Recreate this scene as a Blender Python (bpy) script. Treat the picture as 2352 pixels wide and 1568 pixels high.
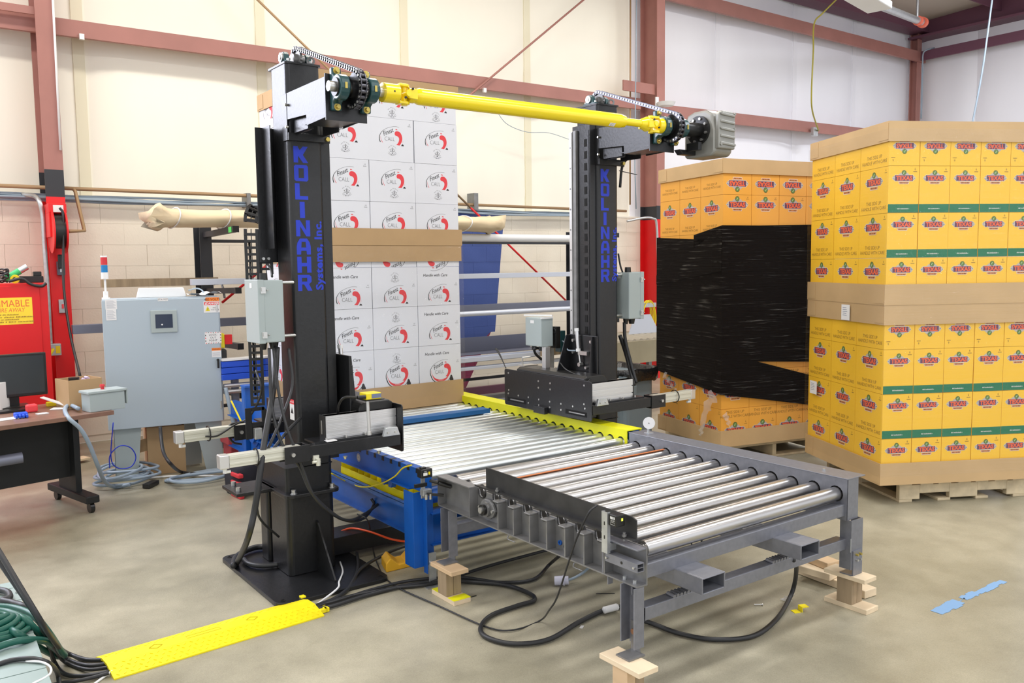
import bpy, bmesh, math, random
from mathutils import Vector, Matrix
for _o in list(bpy.data.objects): bpy.data.objects.remove(_o)
random.seed(7)
S = bpy.context.scene
COL = S.collection
# ------------------------------------------------------------------ camera
YAW, PIT, ROL, FPX = math.radians(36.19147593), math.radians(5.096538), math.radians(-0.73870117), 1968.73
_f = Vector((math.sin(YAW)*math.cos(PIT), math.cos(YAW)*math.cos(PIT), -math.sin(PIT)))
_r = Vector((math.cos(YAW), -math.sin(YAW), 0)); _u = _r.cross(_f)
_r2 = math.cos(ROL)*_r + math.sin(ROL)*_u; _u2 = -math.sin(ROL)*_r + math.cos(ROL)*_u
CAMPOS = Vector((0, 0, 1.65))
cd = bpy.data.cameras.new('camera'); cam = bpy.data.objects.new('camera', cd); COL.objects.link(cam)
cam.matrix_world = Matrix(((_r2.x, _u2.x, -_f.x, 0), (_r2.y, _u2.y, -_f.y, 0), (_r2.z, _u2.z, -_f.z, 1.65), (0, 0, 0, 1)))
cd.sensor_width = 36; cd.lens = FPX/2352*36; cd.clip_end = 200; cd.clip_start = .05
S.camera = cam
# ------------------------------------------------------------------ light and exposure
w = bpy.data.worlds.new('world'); S.world = w; w.use_nodes = True
w.node_tree.nodes['Background'].inputs[0].default_value = (0.93, 0.95, 1.0, 1)
w.node_tree.nodes['Background'].inputs[1].default_value = 1.2
S.view_settings.view_transform = 'Standard'; S.view_settings.look = 'None'
S.view_settings.gamma = 1; S.view_settings.use_curve_mapping = False
S.view_settings.exposure = 0.15
def area(name, loc, sx, sy, power, col, rot=(0, 0, 0)):
    l = bpy.data.lights.new(name, 'AREA'); l.shape = 'RECTANGLE'; l.size = sx; l.size_y = sy; l.energy = power; l.color = col
    o = bpy.data.objects.new(name, l); COL.objects.link(o); o.location = loc; o.rotation_euler = rot
    return o
for i, (x, y, p, c) in enumerate([(0.0, 6.2, 260, (1, .95, .86)), (4.2, 6.4, 260, (1, .95, .86)), (8.6, 6.2, 260, (1, .96, .90)), (13., 5.5, 300, (.9, .93, 1)),
                     (-1.0, 2.0, 260, (1, .98, .95)), (4.0, 2.2, 260, (.98, .98, 1)), (9.0, 1.5, 300, (.9, .93, 1)), (13.5, 0.5, 300, (.9, .93, 1)), (2.5, -2.5, 300, (.97, .97, 1)), (7.5, -2.5, 300, (.95, .96, 1))]):
    area('high_bay_light', (x, y, 5.9), 2.4, .5, p*.36, c)
area('left_daylight_window', (-1.9, 8.75, 4.3), 4.6, 2.8, 470, (.80, .84, 1), (math.radians(-90), 0, 0))
# ------------------------------------------------------------------ helpers
def ray(px, py): return (_r2*(px-1176) + _u2*(-(py-784)) + _f*FPX)
def P(px, py, X=None, Y=None, Z=None):
    d = ray(px, py)
    t = (X-CAMPOS.x)/d.x if X is not None else (Y-CAMPOS.y)/d.y if Y is not None else (Z-CAMPOS.z)/d.z
    return CAMPOS + d*t
def PP(px, py, pt, n):
    d = ray(px, py); return CAMPOS + d*((pt-CAMPOS).dot(n)/d.dot(n))
W = {}
def V(*a): return Vector(a if len(a) > 1 else a[0])
class MB:
    def __init__(s): s.v = []; s.f = []; s.m = []; s.cm = 0; s.sm = []; s.smooth = False
    def add(s, vs, fs, smooth=None):
        n = len(s.v); s.v += [Vector(q) for q in vs]
        for q in fs: s.f.append([n+i for i in q]); s.m.append(s.cm); s.sm.append(s.smooth if smooth is None else smooth)
        return s
    def mat(s, i): s.cm = i; return s
    def box(s, x0, x1, y0, y1, z0, z1, M=None):
        vs = [Vector((x, y, z)) for z in (z0, z1) for y in (y0, y1) for x in (x0, x1)]
        if M: vs = [M @ q for q in vs]
        return s.add(vs, [(0, 2, 3, 1), (4, 5, 7, 6), (0, 1, 5, 4), (2, 6, 7, 3), (0, 4, 6, 2), (1, 3, 7, 5)], False)
    def cbox(s, c, sx, sy, sz, rz=0, ry=0, rx=0):
        M = Matrix.Translation(Vector(c)) @ Matrix.Rotation(rz, 4, 'Z') @ Matrix.Rotation(ry, 4, 'Y') @ Matrix.Rotation(rx, 4, 'X')
        return s.box(-sx/2, sx/2, -sy/2, sy/2, -sz/2, sz/2, M)
    def bar(s, a, b, wd, h, up=(0, 0, 1)):
        a = Vector(a); b = Vector(b); d = b-a; L = d.length; d.normalize(); up = Vector(up)
        sd = d.cross(up)
        if sd.length < 1e-4: sd = d.cross(Vector((0, 1, 0)))
        sd.normalize(); up = sd.cross(d)
        M = Matrix(((d.x, sd.x, up.x, a.x), (d.y, sd.y, up.y, a.y), (d.z, sd.z, up.z, a.z), (0, 0, 0, 1)))
        return s.box(0, L, -wd/2, wd/2, -h/2, h/2, M)
    def cyl(s, a, b, r, n=12, r2=None, cap=True, smooth=True):
        a = Vector(a); b = Vector(b); d = (b-a).normalized(); r2 = r if r2 is None else r2
        t = Vector((0, 0, 1)) if abs(d.z) < .9 else Vector((1, 0, 0)); e = d.cross(t).normalized(); g = d.cross(e)
        vs = []
        for c, rr in ((a, r), (b, r2)):
            for i in range(n):
                q = 2*math.pi*i/n; vs.append(c+(e*math.cos(q)+g*math.sin(q))*rr)
        s.add(vs, [(i, (i+1) % n, n+(i+1) % n, n+i) for i in range(n)], smooth)
        if cap:
            s.add(vs[:n], [list(range(n))[::-1]], False); s.add(vs[n:], [list(range(n))], False)
        return s
    def ring(s, c, ax, r0, r1, t, n=24):
        # a disc with a hole: axis ax, outer r0, inner r1, thickness t
        c = Vector(c); d = Vector(ax).normalized(); u = Vector((0, 0, 1)) if abs(d.z) < .9 else Vector((1, 0, 0)); e = d.cross(u).normalized(); g = d.cross(e)
        vs = []
        for o in (-t/2, t/2):
            for rr in (r0, r1):
                for i in range(n):
                    q = 2*math.pi*i/n; vs.append(c+d*o+(e*math.cos(q)+g*math.sin(q))*rr)
        fs = []
        for i in range(n):
            j = (i+1) % n
            fs += [(i, j, 2*n+j, 2*n+i), (n+j, n+i, 3*n+i, 3*n+j), (j, i, n+i, n+j), (2*n+i, 2*n+j, 3*n+j, 3*n+i)]
        return s.add(vs, fs, False)
    def tube(s, pts, r, n=8, closed=False):
        pts = [Vector(p) for p in pts]; N = len(pts); vs = []; prev = None
        for i in range(N):
            d = (pts[(i+1) % N]-pts[i-1]) if closed else (pts[min(i+1, N-1)]-pts[max(i-1, 0)])
            d.normalize()
            if prev is None:
                t = Vector((0, 0, 1)) if abs(d.z) < .9 else Vector((1, 0, 0)); e = d.cross(t).normalized()
            else:
                e = (prev-d*prev.dot(d)).normalized()
            prev = e; g = d.cross(e)
            for k in range(n):
                q = 2*math.pi*k/n; vs.append(pts[i]+(e*math.cos(q)+g*math.sin(q))*r)
        fs = []
        for i in range(N if closed else N-1):
            a = i*n; b = ((i+1) % N)*n
            fs += [(a+k, a+(k+1) % n, b+(k+1) % n, b+k) for k in range(n)]
        if not closed: fs += [tuple(range(n))[::-1], tuple(range((N-1)*n, N*n))]
        return s.add(vs, fs, True)
    def prism(s, poly, o, u, v, n, t):
        # polygon in plane (o,u,v), thickness t along n (starting at plane)
        o = Vector(o); u = Vector(u); v = Vector(v); n = Vector(n); k = len(poly)
        a = [o+u*x+v*y for x, y in poly]; b = [q+n*t for q in a]
        fs = [tuple(range(k))[::-1], tuple(range(k, 2*k))]+[(i, (i+1) % k, k+(i+1) % k, k+i) for i in range(k)]
        return s.add(a+b, fs, False)
    def mesh(s, name, mats, M=None):
        me = bpy.data.meshes.new(name)
        vs = [M @ q for q in s.v] if M else s.v
        me.from_pydata([tuple(q) for q in vs], [], s.f)
        for m in (mats if isinstance(mats, (list, tuple)) else [mats]): me.materials.append(m)
        me.polygons.foreach_set('material_index', s.m); me.polygons.foreach_set('use_smooth', s.sm)
        me.validate(); me.update()
        bm = bmesh.new(); bm.from_mesh(me); bmesh.ops.recalc_face_normals(bm, faces=bm.faces); bm.to_mesh(me); bm.free()
        return me
def link(name, me, Mw, parent=None):
    o = bpy.data.objects.new(name, me); COL.objects.link(o); W[o.name] = Mw
    if parent: o.parent = parent; o.matrix_basis = W[parent.name].inverted() @ Mw
    else: o.matrix_basis = Mw
    return o
def tag(o, label, cat, group=None, kind=None):
    if label: o['label'] = label
    if cat: o['category'] = cat
    if group: o['group'] = group
    if kind: o['kind'] = kind
    return o
def obj(name, mb, mats, parent=None, label=None, cat=None, group=None, kind=None, bev=0, R=None):
    """mesh given in world space; origin goes to its bounding box centre (R: rotation kept in the object)"""
    Rm = R.to_4x4() if R is not None else Matrix.Identity(4); Ri = Rm.inverted()
    loc = [Ri @ q for q in mb.v]
    mn = [min(q[i] for q in loc) for i in range(3)]; mx = [max(q[i] for q in loc) for i in range(3)]
    c = Vector([(mn[i]+mx[i])/2 for i in range(3)])
    if not parent: c.z = mn[2]
    Mw = Matrix.Translation(Rm @ c) @ Rm
    me = mb.mesh(name, mats, Mw.inverted())
    o = link(name, me, Mw, parent); tag(o, label, cat, group, kind)
    if bev:
        b = o.modifiers.new('bevel', 'BEVEL'); b.width = bev; b.segments = 2; b.limit_method = 'ANGLE'; b.angle_limit = .7
    return o
def inst(name, me, Mw, parent=None, label=None, cat=None, group=None, kind=None):
    return tag(link(name, me, Mw, parent), label, cat, group, kind)
def thing(name, label, cat, loc, group=None, rz=0):
    o = bpy.data.objects.new(name, None); COL.objects.link(o); o.empty_display_size = .1
    M = Matrix.Translation(Vector(loc)) @ Matrix.Rotation(rz, 4, 'Z'); o.matrix_basis = M; W[o.name] = M
    return tag(o, label, cat, group)
def T(*a): return Matrix.Translation(Vector(a if len(a) > 1 else a[0]))
def spline(pts, k=8):
    pts = [Vector(p) for p in pts]; q = [pts[0]*2-pts[1]]+pts+[pts[-1]*2-pts[-2]]; out = []
    for i in range(1, len(q)-2):
        for j in range(k):
            t = j/k; a, b, c, d = q[i-1:i+3]
            out.append(.5*((2*b)+(c-a)*t+(2*a-5*b+4*c-d)*t*t+(3*b-a-3*c+d)*t**3))
    return out+[pts[-1]]
# ------------------------------------------------------------------ materials
def mat(name, col, rough=.5, metal=0, **k):
    m = bpy.data.materials.new(name); m.use_nodes = True; nt = m.node_tree; b = nt.nodes['Principled BSDF']
    b.inputs['Base Color'].default_value = (*col, 1); b.inputs['Roughness'].default_value = rough; b.inputs['Metallic'].default_value = metal
    if 'spec' in k: b.inputs['Specular IOR Level'].default_value = k['spec']
    if 'emit' in k: b.inputs['Emission Color'].default_value = (*k['emit'], 1); b.inputs['Emission Strength'].default_value = k.get('es', 1)
    if 'alpha' in k: b.inputs['Alpha'].default_value = k['alpha']
    if 'coat' in k: b.inputs['Coat Weight'].default_value = k['coat']; b.inputs['Coat Roughness'].default_value = .15
    sc = k.get('noise')
    if sc:   # (scale, amount, bump)
        tc = nt.nodes.new('ShaderNodeTexCoord'); n = nt.nodes.new('ShaderNodeTexNoise'); n.inputs['Scale'].default_value = sc[0]; n.inputs['Detail'].default_value = 5
        mp = nt.nodes.new('ShaderNodeMapping'); mp.inputs['Scale'].default_value = k.get('stretch', (1, 1, 1))
        nt.links.new(tc.outputs['Object'], mp.inputs[0]); nt.links.new(mp.outputs[0], n.inputs['Vector'])
        r = nt.nodes.new('ShaderNodeMapRange'); r.inputs['From Min'].default_value = .3; r.inputs['From Max'].default_value = .7
        r.inputs['To Min'].default_value = 1-sc[1]; r.inputs['To Max'].default_value = 1+sc[1]; nt.links.new(n.outputs['Fac'], r.inputs['Value'])
        mx = nt.nodes.new('ShaderNodeVectorMath'); mx.operation = 'SCALE'; mx.inputs[0].default_value = col
        nt.links.new(r.outputs['Result'], mx.inputs['Scale']); nt.links.new(mx.outputs[0], b.inputs['Base Color'])
        if len(sc) > 2 and sc[2]:
            bp = nt.nodes.new('ShaderNodeBump'); bp.inputs['Strength'].default_value = sc[2]; bp.inputs['Distance'].default_value = .01
            nt.links.new(n.outputs['Fac'], bp.inputs['Height']); nt.links.new(bp.outputs[0], b.inputs['Normal'])
    return m
def sr(r, g, b):
    f = lambda c: (c/255/12.92) if c <= 10 else (((c/255)+.055)/1.055)**2.4
    return (f(r), f(g), f(b))
M = {}
M['panel_cream'] = mat('insulation_cream', sr(248, 244, 230), .55, noise=(1.2, .03, .25), stretch=(1, 1, .25))
M['panel_white'] = mat('insulation_white', sr(242, 242, 248), .5, noise=(1.2, .03, .3), stretch=(1, 1, .25))
M['seam'] = mat('seam_tape', sr(232, 226, 200), .5)
M['primer'] = mat('red_oxide_steel', sr(166, 114, 105), .5, noise=(3, .08))
M['red'] = mat('red_paint', sr(222, 24, 28), .4, noise=(2, .06))
M['blackband'] = mat('black_band_paint', sr(45, 47, 52), .5)
M['black'] = mat('black_powder_coat', (.011, .0115, .013), .34, noise=(60, .15, .08))
M['blackp'] = mat('black_plastic', (.012, .012, .012), .35)
M['rubber'] = mat('black_cable_rubber', (.022, .023, .025), .45)
M['rubberg'] = mat('grey_cable_jacket', sr(150, 166, 180), .45)
M['textblue'] = mat('blue_lettering', sr(22, 52, 190), .45)
M['yellow'] = mat('yellow_gloss_paint', sr(250, 224, 6), .25, coat=.5)
M['yellowrail'] = mat('yellow_rail_paint', sr(238, 236, 12), .4, noise=(6, .06))
M['yellowr'] = mat('yellow_plastic', sr(248, 228, 20), .45, noise=(20, .05))
M['teal'] = mat('teal_cast_housing', sr(30, 72, 76), .3, coat=.3)
M['brass'] = mat('zinc_yellow_bolt', sr(196, 176, 96), .35, .8)
M['zinc'] = mat('zinc_bolt', (.62, .62, .6), .3, .9)
M['steel'] = mat('bare_steel_tube', (.52, .51, .50), .30, 1, noise=(9, .12), stretch=(.15, 1, 1))
M['galv'] = mat('galvanised_roller_tube', (.66, .70, .69), .33, .9, noise=(8, .12), stretch=(.3, 1, 1))
M['galvs'] = mat('galvanised_steel', (.55, .57, .58), .4, .8, noise=(30, .1))
M['greyp'] = mat('grey_metallic_paint', sr(132, 134, 142), .36, .45, noise=(40, .08, .05))
M['greyd'] = mat('dark_grey_steel', sr(132, 132, 132), .40, .45, noise=(14, .15, .05))
M['mill'] = mat('mill_scale_angle', sr(58, 58, 58), .5, .4, noise=(10, .3, .1))
M['alu'] = mat('aluminium_extrusion', (.72, .72, .72), .35, .8)
M['aluw'] = mat('anodised_cylinder_body', sr(214, 214, 200), .35, .3)
M['blue'] = mat('blue_paint', sr(16, 88, 176), .38, noise=(12, .06))
M['bluegrd'] = mat('blue_guide_bar_paint', sr(20, 92, 150), .4)
M['gbox'] = mat('grey_enclosure_paint', sr(168, 180, 180), .42)
M['gcab'] = mat('control_cabinet_paint', sr(176, 190, 200), .42)
M['gearbox'] = mat('cast_gearbox_grey', sr(150, 150, 144), .4, .3, noise=(20, .05, .05))
M['card'] = mat('cardboard_brown', sr(186, 154, 112), .75, noise=(5, .05, .05))
M['cardl'] = mat('cardboard_tray', sr(202, 170, 124), .7, noise=(5, .05, .05), coat=.15)
M['carton_y'] = mat('yellow_carton_board', sr(252, 200, 50), .6, noise=(3, .03), coat=.25)
M['carton_o'] = mat('amber_carton_board', sr(240, 172, 66), .6, noise=(3, .03), coat=.25)
M['carton_w'] = mat('white_carton_board', sr(228, 230, 236), .55, noise=(3, .02), coat=.2)
M['ink_k'] = mat('black_print', sr(40, 38, 42), .6)
M['ink_br'] = mat('brown_print', sr(150, 110, 44), .6)
M['ink_r'] = mat('orange_red_print', sr(238, 104, 62), .6)
M['ink_red'] = mat('red_print', sr(232, 66, 74), .6)
M['ink_g'] = mat('green_print', sr(28, 118, 84), .6)
M['ink_cg'] = mat('cactus_green_print', sr(104, 140, 64), .6)
M['ink_w'] = mat('white_print', sr(226, 226, 220), .6)
M['ink_b'] = mat('slate_print', sr(112, 122, 148), .6)
M['ink_or'] = mat('orange_sticker', sr(244, 130, 40), .6)
M['wood'] = mat('pine_wood', sr(232, 212, 180), .65, noise=(12, .12, .1), stretch=(1, .12, 1))
M['woodt'] = mat('light_brown_plank', sr(214, 184, 146), .65, noise=(12, .14, .1), stretch=(1, .12, 1))
M['woodg'] = mat('weathered_post', sr(160, 140, 112), .75, noise=(22, .22, .1), stretch=(1, 1, .1))
M['palw'] = mat('pallet_wood', sr(206, 190, 158), .75, noise=(14, .16, .1))
M['film_k'] = None
M['paper'] = mat('kraft_paper_wrap', sr(232, 212, 176), .7, noise=(5, .06, .6), stretch=(.3, 2, 2))
M['white'] = mat('white_plastic', sr(235, 236, 236), .4)
M['wpaper'] = mat('white_paper', sr(232, 232, 232), .7)
M['deskb'] = mat('brown_desk_laminate', sr(132, 100, 84), .35, noise=(20, .1))
M['dk'] = mat('black_laminate', sr(20, 22, 22), .6)
M['screen'] = mat('dark_screen_glass', sr(50, 56, 60), .2)
M['hmi'] = mat('touch_panel_screen', sr(42, 54, 76), .2)
M['orange'] = mat('orange_cord', sr(236, 84, 30), .4)
M['greenh'] = mat('green_hose', sr(24, 92, 78), .4)
M['redl'] = mat('red_lens', sr(206, 50, 58), .3)
M['bluel'] = mat('blue_lens', sr(20, 126, 190), .3)
M['tape'] = mat('blue_masking_tape', sr(132, 172, 214), .7)
M['trash'] = mat('grey_plastic_bin', sr(112, 126, 134), .5)
M['bag'] = mat('black_bin_liner', (.008, .008, .009), .25, noise=(30, .2, .9))
M['chain'] = mat('oiled_chain_steel', sr(92, 92, 98), .32, .8)
M['clear'] = mat('clear_plastic_bowl', (.8, .8, .8), .15, alpha=.6)
M['roof'] = mat('roof_steel', sr(190, 180, 168), .6)
M['dkred'] = mat('dark_red_beam', sr(110, 70, 88), .5)
M['railw'] = mat('shelf_metal_white', sr(206, 212, 224), .4, .3)
M['railg'] = mat('shelf_metal_grey', sr(120, 124, 140), .45, .4)
M['bluepl'] = mat('blue_plastic_profile', sr(30, 84, 214), .4)
M['brown'] = mat('brown_pipe', sr(170, 140, 104), .5, .2)
M['yelcord'] = mat('yellow_cord', sr(238, 216, 30), .45)
M['ext_orange'] = mat('orange_coupling', sr(232, 112, 88), .5)
# ------------------------------------------------------------------ node materials with a shape of their own
def nodes(m): return m.node_tree.nodes, m.node_tree.links, m.node_tree.nodes['Principled BSDF']
def mk_floor():
    m = mat('worn_epoxy_floor', sr(176, 166, 144), .33); N, L, b = nodes(m)
    tc = N.new('ShaderNodeTexCoord'); a = N.new('ShaderNodeTexNoise'); a.inputs['Scale'].default_value = .9; a.inputs['Detail'].default_value = 7; a.inputs['Roughness'].default_value = .6
    c = N.new('ShaderNodeTexNoise'); c.inputs['Scale'].default_value = 6; c.inputs['Detail'].default_value = 6
    g = N.new('ShaderNodeTexNoise'); g.inputs['Scale'].default_value = 220; g.inputs['Detail'].default_value = 2
    for q in (a, c, g): L.new(tc.outputs['Object'], q.inputs['Vector'])
    r = N.new('ShaderNodeValToRGB'); e = r.color_ramp.elements
    e[0].position = .36; e[0].color = (*sr(140, 135, 115), 1); e[1].position = .62; e[1].color = (*sr(172, 166, 145), 1)
    L.new(a.outputs['Fac'], r.inputs[0])
    mx = N.new('ShaderNodeMixRGB'); mx.blend_type = 'OVERLAY'; mx.inputs[0].default_value = .22; L.new(r.outputs[0], mx.inputs[1]); L.new(c.outputs['Fac'], mx.inputs[2])
    m2 = N.new('ShaderNodeMixRGB'); m2.blend_type = 'OVERLAY'; m2.inputs[0].default_value = .25; L.new(mx.outputs[0], m2.inputs[1]); L.new(g.outputs['Fac'], m2.inputs[2])
    s_ = N.new('ShaderNodeTexNoise'); s_.inputs['Scale'].default_value = 7; s_.inputs['Detail'].default_value = 8; s_.inputs['Roughness'].default_value = .8; L.new(tc.outputs['Object'], s_.inputs['Vector'])
    sr_ = N.new('ShaderNodeValToRGB'); sr_.color_ramp.elements[0].position = .66; sr_.color_ramp.elements[1].position = .72; sr_.color_ramp.elements[0].color = (1, 1, 1, 1); sr_.color_ramp.elements[1].color = (.62, .62, .64, 1); L.new(s_.outputs['Fac'], sr_.inputs[0])
    m3 = N.new('ShaderNodeMixRGB'); m3.blend_type = 'MULTIPLY'; m3.inputs[0].default_value = 1; L.new(m2.outputs[0], m3.inputs[1]); L.new(sr_.outputs[0], m3.inputs[2])
    L.new(m3.outputs[0], b.inputs['Base Color'])
    rr = N.new('ShaderNodeMapRange'); rr.inputs['To Min'].default_value = .28; rr.inputs['To Max'].default_value = .5; L.new(c.outputs['Fac'], rr.inputs['Value']); L.new(rr.outputs[0], b.inputs['Roughness'])
    bp = N.new('ShaderNodeBump'); bp.inputs['Strength'].default_value = .12; bp.inputs['Distance'].default_value = .01; L.new(g.outputs['Fac'], bp.inputs['Height']); L.new(bp.outputs[0], b.inputs['Normal'])
    return m
M['floor'] = mk_floor()
def mk_block():
    # painted block wall: cream, with the painted blue shape and its maroon wedge behind the wrapping machine
    m = mat('painted_block', sr(232, 220, 196), .55); N, L, b = nodes(m)
    g = N.new('ShaderNodeNewGeometry'); sp = N.new('ShaderNodeSeparateXYZ'); L.new(g.outputs['Position'], sp.inputs[0])
    def mth(op, a, c, **k):
        n = N.new('ShaderNodeMath'); n.operation = op
        for i, q in enumerate((a, c)):
            if q is None: continue
            if isinstance(q, (int, float)): n.inputs[i].default_value = q
            else: L.new(q, n.inputs[i])
        return n.outputs[0]
    x, z = sp.outputs[0], sp.outputs[2]
    def edge(p, q):   # 1 left of the line p->q (going down)
        (x0, z0), (x1, z1) = p, q; k = (x1-x0)/(z1-z0)
        return mth('LESS_THAN', mth('SUBTRACT', x, mth('MULTIPLY', mth('SUBTRACT', z, z0), k)), x0)
    q = lambda px, py: (P(px, py, Y=9).x, P(px, py, Y=9).z)
    lo = q(1136, 768)
    blue = mth('MULTIPLY', edge(q(1157, 495), lo), mth('GREATER_THAN', x, 4.2))
    kk = edge(lo, q(1050, 905))                    # boundary cream / maroon below
    wedge = mth('MULTIPLY', edge(q(1127, 762), q(1060, 912)), mth('GREATER_THAN', x, 4.2))
    low = mth('LESS_THAN', z, q(1128, 762)[1])
    diag = edge(q(1128, 760), q(1090, 800))
    na = N.new('ShaderNodeTexNoise'); na.inputs['Scale'].default_value = 1.1; na.inputs['Detail'].default_value = 6; L.new(g.outputs['Position'], na.inputs['Vector'])
    cr = N.new('ShaderNodeValToRGB'); e = cr.color_ramp.elements; e[0].position = .3; e[0].color = (*sr(226, 216, 200), 1); e[1].position = .65; e[1].color = (*sr(240, 232, 214), 1); L.new(na.outputs['Fac'], cr.inputs[0])
    m1 = N.new('ShaderNodeMixRGB'); L.new(mth('MULTIPLY', wedge, low), m1.inputs[0]); L.new(cr.outputs[0], m1.inputs[1]); m1.inputs[2].default_value = (*sr(132, 48, 80), 1)
    m2 = N.new('ShaderNodeMixRGB'); up = mth('MULTIPLY', blue, mth('MAXIMUM', mth('SUBTRACT', 1, low), mth('MULTIPLY', diag, mth('GREATER_THAN', z, q(1090, 790)[1]))))
    L.new(up, m2.inputs[0]); L.new(m1.outputs[0], m2.inputs[1]); m2.inputs[2].default_value = (*sr(62, 84, 150), 1)
    L.new(m2.outputs[0], b.inputs['Base Color'])
    n2 = N.new('ShaderNodeTexNoise'); n2.inputs['Scale'].default_value = 60; L.new(g.outputs['Position'], n2.inputs['Vector'])
    bp = N.new('ShaderNodeBump'); bp.inputs['Strength'].default_value = .15; bp.inputs['Distance'].default_value = .01; L.new(n2.outputs['Fac'], bp.inputs['Height']); L.new(bp.outputs[0], b.inputs['Normal'])
    return m
M['block'] = mk_block()
def mk_film(name, black, diag=0.0, gs=.35):
    m = bpy.data.materials.new(name); m.use_nodes = True; N, L = m.node_tree.nodes, m.node_tree.links
    N.clear(); out = N.new('ShaderNodeOutputMaterial')
    tc = N.new('ShaderNodeTexCoord'); mp = N.new('ShaderNodeMapping'); mp.inputs['Scale'].default_value = (.8, .8, 26) if black else (1.2, 1.2, 34); mp.inputs['Rotation'].default_value = (diag, 0, 0)
    n = N.new('ShaderNodeTexNoise'); n.inputs['Scale'].default_value = 2.6 if black else 1.2; n.inputs['Detail'].default_value = 6; n.inputs['Roughness'].default_value = .62
    L.new(tc.outputs['Object'], mp.inputs[0]); L.new(mp.outputs[0], n.inputs['Vector'])
    n2 = N.new('ShaderNodeTexNoise'); n2.inputs['Scale'].default_value = 5; n2.inputs['Detail'].default_value = 3; L.new(tc.outputs['Object'], n2.inputs['Vector'])
    ad = N.new('ShaderNodeMath'); ad.operation = 'MULTIPLY_ADD'; L.new(n2.outputs['Fac'], ad.inputs[0]); ad.inputs[1].default_value = .6; L.new(n.outputs['Fac'], ad.inputs[2])
    bp = N.new('ShaderNodeBump'); bp.inputs['Strength'].default_value = 1 if black else .5; bp.inputs['Distance'].default_value = .03 if black else .02; L.new(ad.outputs[0], bp.inputs['Height'])
    gl = N.new('ShaderNodeBsdfGlossy'); gl.inputs['Roughness'].default_value = .10; L.new(bp.outputs[0], gl.inputs['Normal'])
    mx = N.new('ShaderNodeMixShader')
    lw = N.new('ShaderNodeLayerWeight'); lw.inputs['Blend'].default_value = .5
    pw = N.new('ShaderNodeMath'); pw.operation = 'POWER'; L.new(lw.outputs['Facing'], pw.inputs[0]); pw.inputs[1].default_value = 4
    fm = N.new('ShaderNodeMath'); fm.operation = 'MULTIPLY_ADD'; L.new(pw.outputs[0], fm.inputs[0]); fm.inputs[1].default_value = .35 if black else .3; fm.inputs[2].default_value = .010 if black else .035
    if black:
        mk = N.new('ShaderNodeValToRGB'); mk.color_ramp.elements[0].position = .56; mk.color_ramp.elements[1].position = .74; L.new(n.outputs['Fac'], mk.inputs[0])
        m2_ = N.new('ShaderNodeValToRGB'); m2_.color_ramp.elements[0].position = .42; m2_.color_ramp.elements[1].position = .66; L.new(n2.outputs['Fac'], m2_.inputs[0])
        mm = N.new('ShaderNodeMath'); mm.operation = 'MULTIPLY'; L.new(mk.outputs[0], mm.inputs[0]); L.new(m2_.outputs[0], mm.inputs[1])
        ma = N.new('ShaderNodeMath'); ma.operation = 'MULTIPLY_ADD'; L.new(mm.outputs[0], ma.inputs[0]); ma.inputs[1].default_value = gs; L.new(fm.outputs[0], ma.inputs[2]); L.new(ma.outputs[0], mx.inputs[0])
    else: L.new(fm.outputs[0], mx.inputs[0])
    if black:
        d = N.new('ShaderNodeBsdfDiffuse'); d.inputs['Color'].default_value = (.0065, .005, .0045, 1); L.new(d.outputs[0], mx.inputs[1])
    else:
        d = N.new('ShaderNodeBsdfTransparent'); d.inputs['Color'].default_value = (.985, .985, .985, 1); L.new(d.outputs[0], mx.inputs[1])
    L.new(gl.outputs[0], mx.inputs[2]); L.new(mx.outputs[0], out.inputs[0])
    return m
M['film_k'] = mk_film('black_stretch_film', True); M['film_kd'] = mk_film('black_stretch_film_pulled', True, -.62, .6); M['film_c'] = mk_film('clear_stretch_film', False)
# ------------------------------------------------------------------ the setting
mb = MB(); mb.box(-7, 16.3, -6, 9.0, -.12, 0); obj('floor', mb, M['floor'], kind='structure')
YW = 9.0; XR = 16.3; ZB = 2.30
rf = lambda y: 6.12+.045*(YW-y)
mb = MB(); mb.add([(-7, YW+.3, rf(YW+.3)), (XR+.3, YW+.3, rf(YW+.3)), (XR+.3, -6, rf(-6)), (-7, -6, rf(-6)), (-7, YW+.3, rf(YW+.3)+.12), (XR+.3, YW+.3, rf(YW+.3)+.12), (XR+.3, -6, rf(-6)+.12), (-7, -6, rf(-6)+.12)],
                  [(0, 1, 2, 3), (4, 7, 6, 5), (0, 4, 5, 1), (1, 5, 6, 2), (2, 6, 7, 3), (3, 7, 4, 0)]); obj('ceiling', mb, M['roof'], kind='structure')
# back wall: a block base with every block in view, insulated panels above
mb = MB(); mb.box(-7, XR+.3, YW+.002, YW+.3, 0, ZB-.0); wall = obj('wall_back', mb, M['block'], kind='structure')
bl = MB(); bl.box(-.2022, .2022, -.006, .05, -.1008, .1008); blm = bl.mesh('block', M['block'])
bb = bpy.data.meshes['block']
for k in range(12):
    z = ZB-.1016-.2032*k
    for i in range(22):
        x = .3+.4064*i+(.2032 if k % 2 else 0)
        if z < .1: continue
        inst('block', blm, T(x+random.uniform(-.001, .001), YW+random.uniform(-.0004, .0004), z), wall)
seams = [-3.2, -.8, 1.63, 3.4, 5.14, 6.96, 8.85, 10.69, 12.64, 14.38, XR]
seams[0] = -7
up = MB(); up.box(-7, XR+.3, YW+.16, YW+.3, ZB, rf(YW)); wu = obj('wall_back_upper', up, M['panel_cream'], kind='structure')
ZB2 = ZB+.02
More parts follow.
